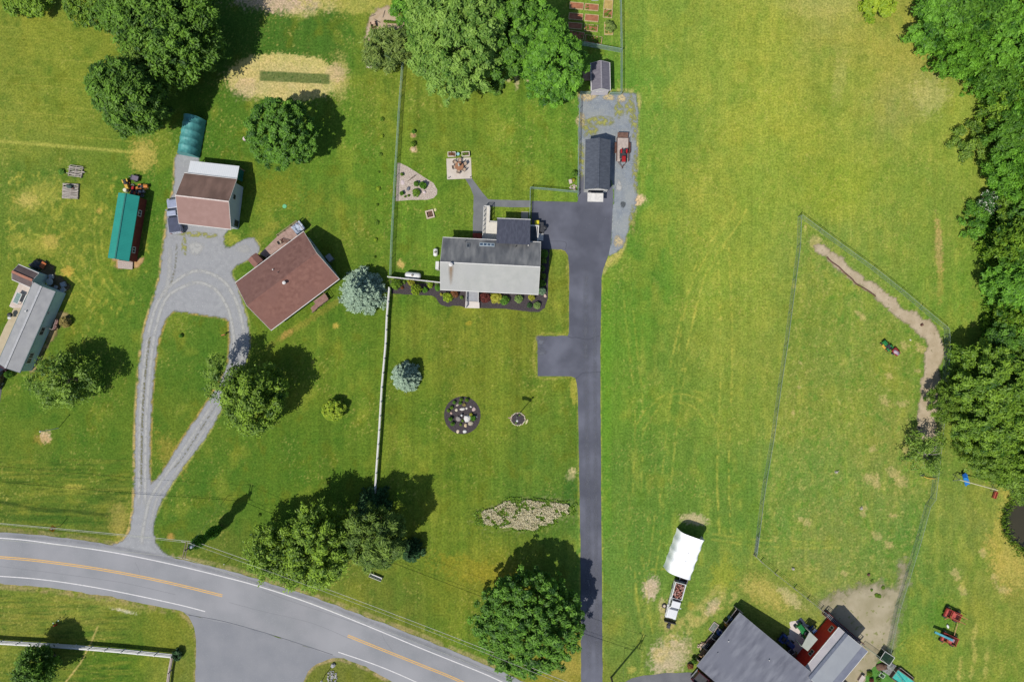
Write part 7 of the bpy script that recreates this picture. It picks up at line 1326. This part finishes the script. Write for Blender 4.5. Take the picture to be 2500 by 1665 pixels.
# ------------------------------------------------------------------ paddock and farm objects
tractor('garden_tractor', 'green garden tractor with yellow deck in the paddock', 2166, 844, math.radians(132), m_gp, m_yp, 1.05)
x, y = W(2187, 859, .5); t = thing('dump_cart', 'red dump cart loaded with grey sacks behind the green tractor', 'cart', (x, y, 0), math.radians(132)); bevel(MB().frus((-.5,.5,-.35,.35), .3, (-.62,.62,-.45,.45), .62).build('tub', mat('dull_red_tub', c(160,50,50), c(130,40,40), 3, .6), t), .03); b = MB(); b.blob(.1, .1, .62, .35, .3, .16, random.Random(4)); b.blob(-.3, -.05, .62, .35, .28, .16, random.Random(6)); b.build('sacks', mat('grey_sacks', c(206,180,190), c(100,110,130), 2, .8), t, smooth=True); add_wheels(t, [(0, .5), (0, -.5)], .22, .14); MB().tube((.6, 0, .3), (1.1, 0, .3), .03, n=6).build('drawbar', m_black, t)
t = thing('drain_pipe', 'black plastic pipe lying along the dirt track', 'pipe', W(2018,628)); b = MB(); pp = WP(smooth_line([(2017.7,628),(2030,640),(2047,652),(2062,667),(2080,682),(2086,690),(2095,697),(2110,705),(2124,714),(2137,724)], 3))
for p, q in zip(pp[:-1], pp[1:]): b.tube((*p, .1), (*q, .1), .09, n=8)
b.build('pipe', m_rust, t, t)
x, y = W(2357, 1170, .5); t = thing('blue_slide', 'bright blue plastic slide beside the pale beam near the pond', 'slide', (x, y, 0), math.radians(-62)); m_sb = mat('bright_blue_plastic', c(60,150,226), c(50,130,210), 2, .35); b = MB(); b.box(.1, 0, .5, 2.1, .6, .05, 0, (0, .35))
for s_ in (-.32, .32): b.box(.1, s_, .6, 2.1, .06, .22, 0, (0, .35))
b.build('chute', m_sb, t); MB().box(-.85, 0, .92, .5, .62, .08).build('platform', mat('mid_blue_plastic', c(30,96,180), None, 2, .4), t)
for s_ in (-.28, .28): MB().tube((-.8, s_, .9), (-1.05, s_, 0), .05, n=8).build('leg', mat('navy_plastic', c(20,50,90), None, 2, .4), t)
t = thing('play_beam', 'long pale beam on posts between the blue slide and red box', 'beam', W(2389,1184,1.6)); q0, q1 = W(2343,1171,1.8), W(2436,1196.5,1.8); MB().tube((*q0, 1.8), (*q1, 1.8), .08, n=8).build('beam', mat('cream_pole', c(222,216,176), None, 3, .6), t, t)
for q in (q0, q1):
    for s_ in (-.5, .5): MB().tube((*q, 1.8), (q[0]+.1, q[1]+s_, 0), .05, n=8).build('leg', m_metal, t, t)
x, y = W(2430, 1208, .5); t = thing('red_box_seat', 'narrow red box seat hanging at the end of the pale beam', 'seat', (x, y, 0), math.radians(-20)); m_rb = mat('salmon_red_plastic', c(206,106,86), c(190,90,74), 2, .5); MB().b0(0, 0, .3, .42, 1.15, .06).build('base', m_rb, t)
for s_ in (-.19, .19): MB().b0(s_, 0, .36, .05, 1.15, .34).build('side', m_rb, t)
for s_ in (-.55, .55): MB().b0(0, s_, 0, .3, .05, .3).build('leg', m_rb, t)
t = thing('yellow_pole', 'bent yellow pole lying across the fence near the sparse tree', 'pole', W(2270,1164,.4)); b = MB(); pp = WP(smooth_line([(2251,1160),(2262,1166),(2275,1168),(2287,1168)], 4), .3)
for p, q in zip(pp[:-1], pp[1:]): b.tube((*p, .3), (*q, .3), .06, n=7)
b.build('pole', mat('yellow_orange_paint', c(240,196,90), None, 3, .6), t, t); MB().blob(*W(2249,1158), .2, .45, .25, .25, random.Random(2)).build('clump', m_dark, t, t)
m_ir = mat('faded_red_iron', c(186,70,60), c(150,50,46), 2, .6)
def implement(label, px, py, a, beam=None, seed=0):
    x, y = W(px, py, .7); t = thing('hay_elevator', label, 'farm implement', (x, y, 0), a); b = MB()
    for s_ in (-.62, .62): b.box(0, s_, .75, 2.7, .08, .28)
    for k in (-1.3, -.3, .45, 1.3): b.box(k, 0, .7, .1, 1.2, .16)
    b.build('frame', m_ir, t); MB().box(.1, .05, .86, .6, 1.12, .06).box(-1.15, 0, .8, .3, 1.1, .3).build('hopper', mat('salmon_red_iron', c(206,96,84), c(176,70,62), 2, .6), t); MB().box(-.6, 0, .5, .75, 1.1, .1).box(.85, 0, .5, .85, 1.1, .1).build('tray', mat('dark_red_iron', c(84,20,20), None, 2, .7), t)
    b = MB(); 
    if not beam:
        for s_ in (-.4, .45): b.tube((.0, s_, 1.05), (2.4, s_-.1, .8), .045, n=6)
    b.tube((-.2, -.6, .4), (-.6, -1.2, .3), .05, n=6); b.build('arm', mat('rosy_iron', c(216,130,104), None, 2, .6), t)
    if beam: MB().box(-1.4, .15, 1.15, 2.9, .32, .3, .0, (0, -.08)).build('beam', mat('turquoise_iron', c(90,176,190), c(60,140,156), 1.5, .5), t); MB().box(-.05, .1, 1.2, .9, .5, .16).build('gearbox', mat('mauve_grey_iron', c(180,140,150), None, 3, .6), t)
    add_wheels(t, [(-.9, .8), (-.9, -.8), (.9, .8), (.9, -.8)], .34, .18); return t
implement('upper red farm implement with two long arms on the right grass', 2326, 1501, math.radians(-24)); implement('lower red farm implement with turquoise beam on the right grass', 2318, 1560, math.radians(-24), True)
x, y = W(2333, 1538); t = thing('connecting_rod', 'long thin tan pole linking the two red implements', 'pole', (x, y, 0)); MB().tube((*W(2337,1521,.5), .6), (*W(2327.5,1558,.5), .5), .05, n=7).build('pole', mat('tan_paint', c(214,164,118), None, 3, .6), t, t)
x, y = W(2315, 1529, .3); t = thing('white_float', 'small white curved fender in the implement shadow', 'float', (x, y, 0), .3); MB().blob(0, 0, .2, .18, .34, .16, random.Random(3), .08, 10, 6).build('float', m_tank, t, smooth=True)
for i, (a, b_, l) in enumerate([(2041,1152,'grey stump with pale edge in the lower paddock'),(2102,1241,'dark stump with flowers in the lower paddock'),(1936,1388,'forked brown branch stump near the slanting fence'),(2250,793,'dark red clump lying on the dirt track'),(2120,1402,'small reddish stump above the soil yard')]):
    x, y = W(a, b_); t = thing('stump', l, 'stump', (x, y, 0), i); b = MB(); b.lathe(0, 0, [(.24,0),(.2,.1),(.17,.3)], 10); b.tube((0,0,.15), (.35,.2,.35), .07, .04, 6); b.build('wood', m_rust if i in (3, 4) else m_barkg, t)
for a, b_, r in ((2128,1440,3.5),(2156,1434,5),(2140,1453,5.5),(2147,1455,5),(2129,1418,4)): shrub(a, b_, r*.8, .2, 'forest2', 'weed clump %s the bare soil yard' % {2128:'small and dark at the left of', 2156:'round and dark at the upper right of', 2140:'left one of the joined pair on', 2147:'right one of the joined pair on', 2129:'faint at the top of'}[a], 'weed', 'weed_clump')
# between the barns
tractor('farm_tractor', 'green farm tractor with loader on the white pad', 1963, 1541, math.radians(130), m_gp, None, 1.6, 'tractor', mat('yellow_seat', c(214,206,60), None, 3, .5), loader=False, body=m_gp); tractor('quad_bike', 'dark blue quad bike in the barn shade', 1920, 1565, math.radians(-40), m_bp, None, 1.5, 'quad bike', m_black, body=m_bp)
x, y = W(1983, 1538, .6); t = thing('blue_trailer_box', 'blue slatted box trailer beside the red barn', 'trailer', (x, y, 0), math.radians(36)); b = MB()
for k in (-1, 1): b.b0(0, k*.42, .3, 1.1, .05, .45); b.b0(k*.55, 0, .3, .05, .8, .45)
b.build('walls', m_bp, t); b = MB()
for k in range(5): b.b0(-.4+k*.2, 0, .6, .08, .8, .03)
b.build('slats', mat('light_blue_paint', c(110,140,190), None, 3, .5), t); add_wheels(t, [(0, .52), (0, -.52)], .22, .14)
x, y = W(1932, 1590, .6); t = thing('metal_table', 'pale framed table in the dark corner between the barns', 'table', (x, y, 0), .6); b = MB()
for k in (-1, 1): b.b0(0, k*.4, .7, .8, .05, .04); b.b0(k*.4, 0, .7, .05, .76, .04)
b.build('frame', m_trim, t); MB().b0(0, 0, .69, .75, .75, .02).build('table_top', m_black, t)
for k in (-.36, .36): MB().b0(k, 0, 0, .05, .7, .69).build('leg', m_metal, t)
x, y = W(1938, 1601, .5); t = thing('log_heap', 'tan and grey junk heap against the red barn', 'heap', (x, y, 0)); b = MB()
for i in range(16): b.tube((rg_.uniform(-.8,.2), rg_.uniform(-.6,.6), .1+.05*(i % 5)), (rg_.uniform(-.2,.9), rg_.uniform(-.7,.7), .15+.05*(i % 5)), .06, n=6)
b.build('branches', mat('tan_sticks', c(206,170,140), c(110,90,84), 1.5, .9), t)
# lean-to strip along the left side of the big barn
t = thing('boarded_stall', 'low pale boarded stalls along the left side of the big barn', 'stall', W(1780,1500,1)); b = MB()
q0, q1 = W(1799,1486,1.1), W(1705,1612,1.1); L_ = math.hypot(q1[0]-q0[0], q1[1]-q0[1]); ux, uy = (q1[0]-q0[0])/L_, (q1[1]-q0[1])/L_
for k in (0, .28, .42, .60, .8, 1.0):
    x, y = q0[0]+(q1[0]-q0[0])*k, q0[1]+(q1[1]-q0[1])*k; b.box(x-uy*.5, y+ux*.5, .55, .06, 1.5, 1.1, math.atan2(uy, ux))
b.tube((*q0, 1.1), (q0[0]+(q1[0]-q0[0])*.28, q0[1]+(q1[1]-q0[1])*.28, 1.1), .07, n=6); b.build('partition', m_woodg, t, t)
sheet('earth_strip', [(1799,1486),(1808,1490),(1810,1500),(1716,1622),(1700,1612),(1730,1576)], .012, mat('brown_earth', c(120,104,82), c(80,68,54), 1, .95), .05, .3, label='brown earth under the stalls beside the big barn')
for i, (a, b_, m, l) in enumerate([(1760,1542,m_bp,'bright blue barrel beside the big barn'),(1756,1546,m_bp,'second bright blue barrel beside the big barn'),(1784,1510,mat('dusty_blue', c(80,110,150), None, 3, .5),'dusty blue barrel in the top stall'),(1776,1527,mat('amber_plastic', c(200,140,60), None, 3, .5),'amber barrel between the stall boards')]):
    x, y = W(a, b_, .8); t = thing('barrel', l, 'barrel', (x, y, 0)); MB().lathe(0, 0, [(.3,0),(.33,.3),(.33,.6),(.3,.88),(.26,.9)], 16).build('drum', m, t); MB().lathe(.1, 0, [(.05,.9),(.05,.94)], 8).build('bung', m_trim, t)
for i, (a, b_) in enumerate([(1742,1556),(1732,1567),(1724,1577)]):
    x, y = W(a, b_, .6); t = thing('scrap_frame', ['upper','middle','lower'][i]+' dark metal scrap frame beside the big barn', 'scrap', (x, y, 0), .9); b = MB()
    for k in range(4): b.tube((-.6, -.4+k*.26, .3+.1*k), (.6, -.4+k*.26, .35+.08*k), .035, n=6)
    b.build('bars', m_metal if i != 1 else m_rust, t); MB().b0(0, 0, 0, 1.1, .8, .25).build('base', m_black, t)
x, y = W(1715, 1577, .3); t = thing('lumber_pile', 'pile of pale cut timber beside the big barn', 'timber', (x, y, 0)); b = MB()
for i in range(18): b.box(rg_.uniform(-.5,.5), rg_.uniform(-.5,.5), .1+.05*(i % 5), rg_.uniform(.5,1.1), .12, .08, rg_.uniform(0,3))
b.build('timber', mat('pale_cut_timber', c(222,200,176), c(160,134,112), 1.5, .9), t)
x, y = W(1716, 1593, .5); t = thing('plywood_sheet', 'tan plywood sheet leaning on the lowest stall', 'sheet', (x, y, 0), .85); MB().box(0, 0, .5, 1.5, .7, .05, 0, (.3, 0)).build('sheet', mat('tan_ply', c(176,146,108), None, 2, .8), t); MB().b0(0, 0, 0, 1.2, .08, .4).build('trestle', m_wood, t)
x, y = W(1743.5, 1532, .3); t = thing('old_gate', 'grey framed panel lying on the grass beside the stalls', 'panel', (x, y, 0), .95); b = MB()
for k in (-1, 1): b.b0(0, k*.45, .05, 1.5, .1, .1); b.b0(k*.72, 0, .05, .1, .8, .1)
b.build('frame', m_woodg, t); MB().b0(0, 0, .05, 1.4, .85, .03).build('panel', mat('dull_glass', c(140,146,140), c(110,120,110), 3, .4), t)
shrub(1695, 1612, 7, 1.0, 'dark', 'dark twiggy shrub by the lowest stall', 'shrub'); shrub(1686, 1626, 7, .7, 'brown', 'brown dead shrub at the corner of the worn lot', 'shrub')
# garden right of the red barn
x, y = W(2163, 1604, .8); t = thing('mesh_pen', 'dark green meshed pen at the end of the paddock', 'pen', (x, y, 0), math.radians(-33)); b = MB()
for k in (-1, 1): b.tube((-.9, k*.75, 1.2), (.9, k*.75, 1.2), .04, n=6); b.tube((k*.9, -.75, 1.2), (k*.9, .75, 1.2), .04, n=6)
for sx in (-.9, .9):
    for sy in (-.75, .75): b.tube((sx, sy, 0), (sx, sy, 1.2), .04, n=6)
b.build('frame', m_trim, t); MB().b0(0, 0, .02, 1.75, 1.45, 1.1).build('netting', mat('dark_green_net', c(34,66,48), c(28,54,40), 4, .9, alpha=.75), t)
x, y = W(2172, 1632, .3); t = thing('paver_terrace', 'square of grey paving slabs with pale joints', 'terrace', (x, y, 0), math.radians(-33)); bevel(MB().b0(0, 0, 0, 1.7, 1.9, .12).build('slabs', mat('grey_pavers', c(150,150,146), c(130,130,128), 2, .9, bricks=(.42,.42,.03,1.5,.9)), t), .02)
x, y = W(2206, 1660, .8); t = thing('swimming_pool', 'turquoise above ground pool cut by the bottom edge', 'pool', (x, y, 0), math.radians(-36)); b = MB()
for k in (-1, 1): b.b0(0, k*.85, 0, 3.4, .12, .8); b.b0(k*1.7, 0, 0, .12, 1.58, .8)
b.build('wall', mat('brown_pool_wall', c(120,100,84), None, 3, .8), t); MB().b0(0, 0, .1, 3.26, 1.56, .55).build('water', mat('turquoise_water', c(90,206,190), c(70,180,168), 2.5, .15, 5, bump=.3), t)
x, y = W(2212, 1646, .5); t = thing('long_trough', 'long wooden trough along the far side of the pool', 'trough', (x, y, 0), math.radians(-38)); b = MB()
for k in (-1, 1): b.b0(0, k*.28, 0, 2.6, .06, .5); b.b0(k*1.3, 0, 0, .06, .5, .5)
b.build('walls', m_woodg, t); MB().b0(0, 0, .05, 2.5, .5, .25).build('soil', mat('trough_soil', c(120,84,66), None, 4, .9), t)
x, y = W(2154, 1649, .6); t = thing('white_rack', 'small white framed rack left of the grey pavers', 'rack', (x, y, 0), math.radians(-33)); b = MB()
for k in (-1, 1): b.b0(0, k*.3, .5, .9, .05, .05); b.b0(k*.42, 0, .5, .05, .6, .05)
for sx in (-.42, .42): b.b0(sx, .3, 0, .05, .05, .5); b.b0(sx, -.3, 0, .05, .05, .5)
b.build('frame', m_trim, t); MB().b0(0, 0, .45, .35, .3, .3).build('pot', m_black, t)
x, y = W(2155, 1629, .4); t = thing('compost_heap', 'brown compost heap beside the grey pavers', 'heap', (x, y, 0)); MB().blob(0, 0, .15, .9, .6, .35, random.Random(8), .25, 12, 6).build('heap', mat('compost', c(140,110,92), c(90,70,58), 2, .95), t, smooth=True)
x, y = W(2104, 1657, .5); t = thing('feed_box', 'pinkish metal box on the soil beside the garden edge', 'box', (x, y, 0), math.radians(58)); bevel(MB().b0(0, 0, 0, 1.1, .6, .5).build('box', mat('pinkish_box', c(206,190,180), None, 3, .6), t), .03); MB().b0(0, 0, .5, 1.15, .65, .05).build('lid', mat('pinkish_lid', c(216,202,192), None, 3, .6), t)
shrub(2128, 1660, 5, .5, 'maroon', 'bright red flowering plant at the bottom edge', 'plant', 'flower_clump'); shrub(2122, 1644, 6, .6, 'forest2', 'leafy green plant beside the garden edge', 'plant', 'garden_plant'); shrub(2145, 1660, 6, .5, 'deep', 'dark green plant at the bottom edge below the white rack', 'plant', 'garden_plant')
m_fl = mat('garden_grass', c(96,150,60), c(76,130,48), 2, .95); sheet('garden_plot', [(2118,1640),(2132,1628),(2150,1612),(2165,1640),(2190,1670),(2230,1700),(2100,1700),(2112,1660)], .011, m_fl, .08, .3, label='small garden plot at the bottom edge right of the red barn')
# vegetable plot of the willow
for i, (a, b_, c_, d_) in enumerate([(940,27,934.5,45.5),(914,48,928,58),(979,47,975,64),(904,42,916,38)]):
    q0, q1 = W(a, b_), W(c_, d_); t = thing('garden_stake', ['upright looking stake at the top of the vegetable plot','slanting stick beside the brown box','stick at the right edge of the vegetable plot','twig at the upper left of the vegetable plot'][i], 'stake', (*q0, 0)); MB().tube((*q0, .1), (*q1, .25), .035, n=6).build('stick', m_bark, t, t)
x, y = W(911, 60, .5); t = thing('compost_box', 'brown box with pale lid in the vegetable plot', 'box', (x, y, 0), .2); b = MB()
for k in (-1, 1): b.b0(0, k*.36, 0, .8, .06, .6); b.b0(k*.38, 0, 0, .06, .66, .6)
b.build('walls', mat('brown_box_boards', c(120,76,58), None, 3, .8), t); MB().b0(.05, .2, .6, .55, .5, .06).build('lid', mat('peach_lid', c(226,192,164), None, 3, .7), t)
for i in range(5): shrub(940+i*6, 53+i*.6, 3.2, .35, 'forest2', ['first','second','third','fourth','fifth'][i]+' seedling from the left in the vegetable row', 'plant', 'seedling', group='row of seedlings in the vegetable plot')
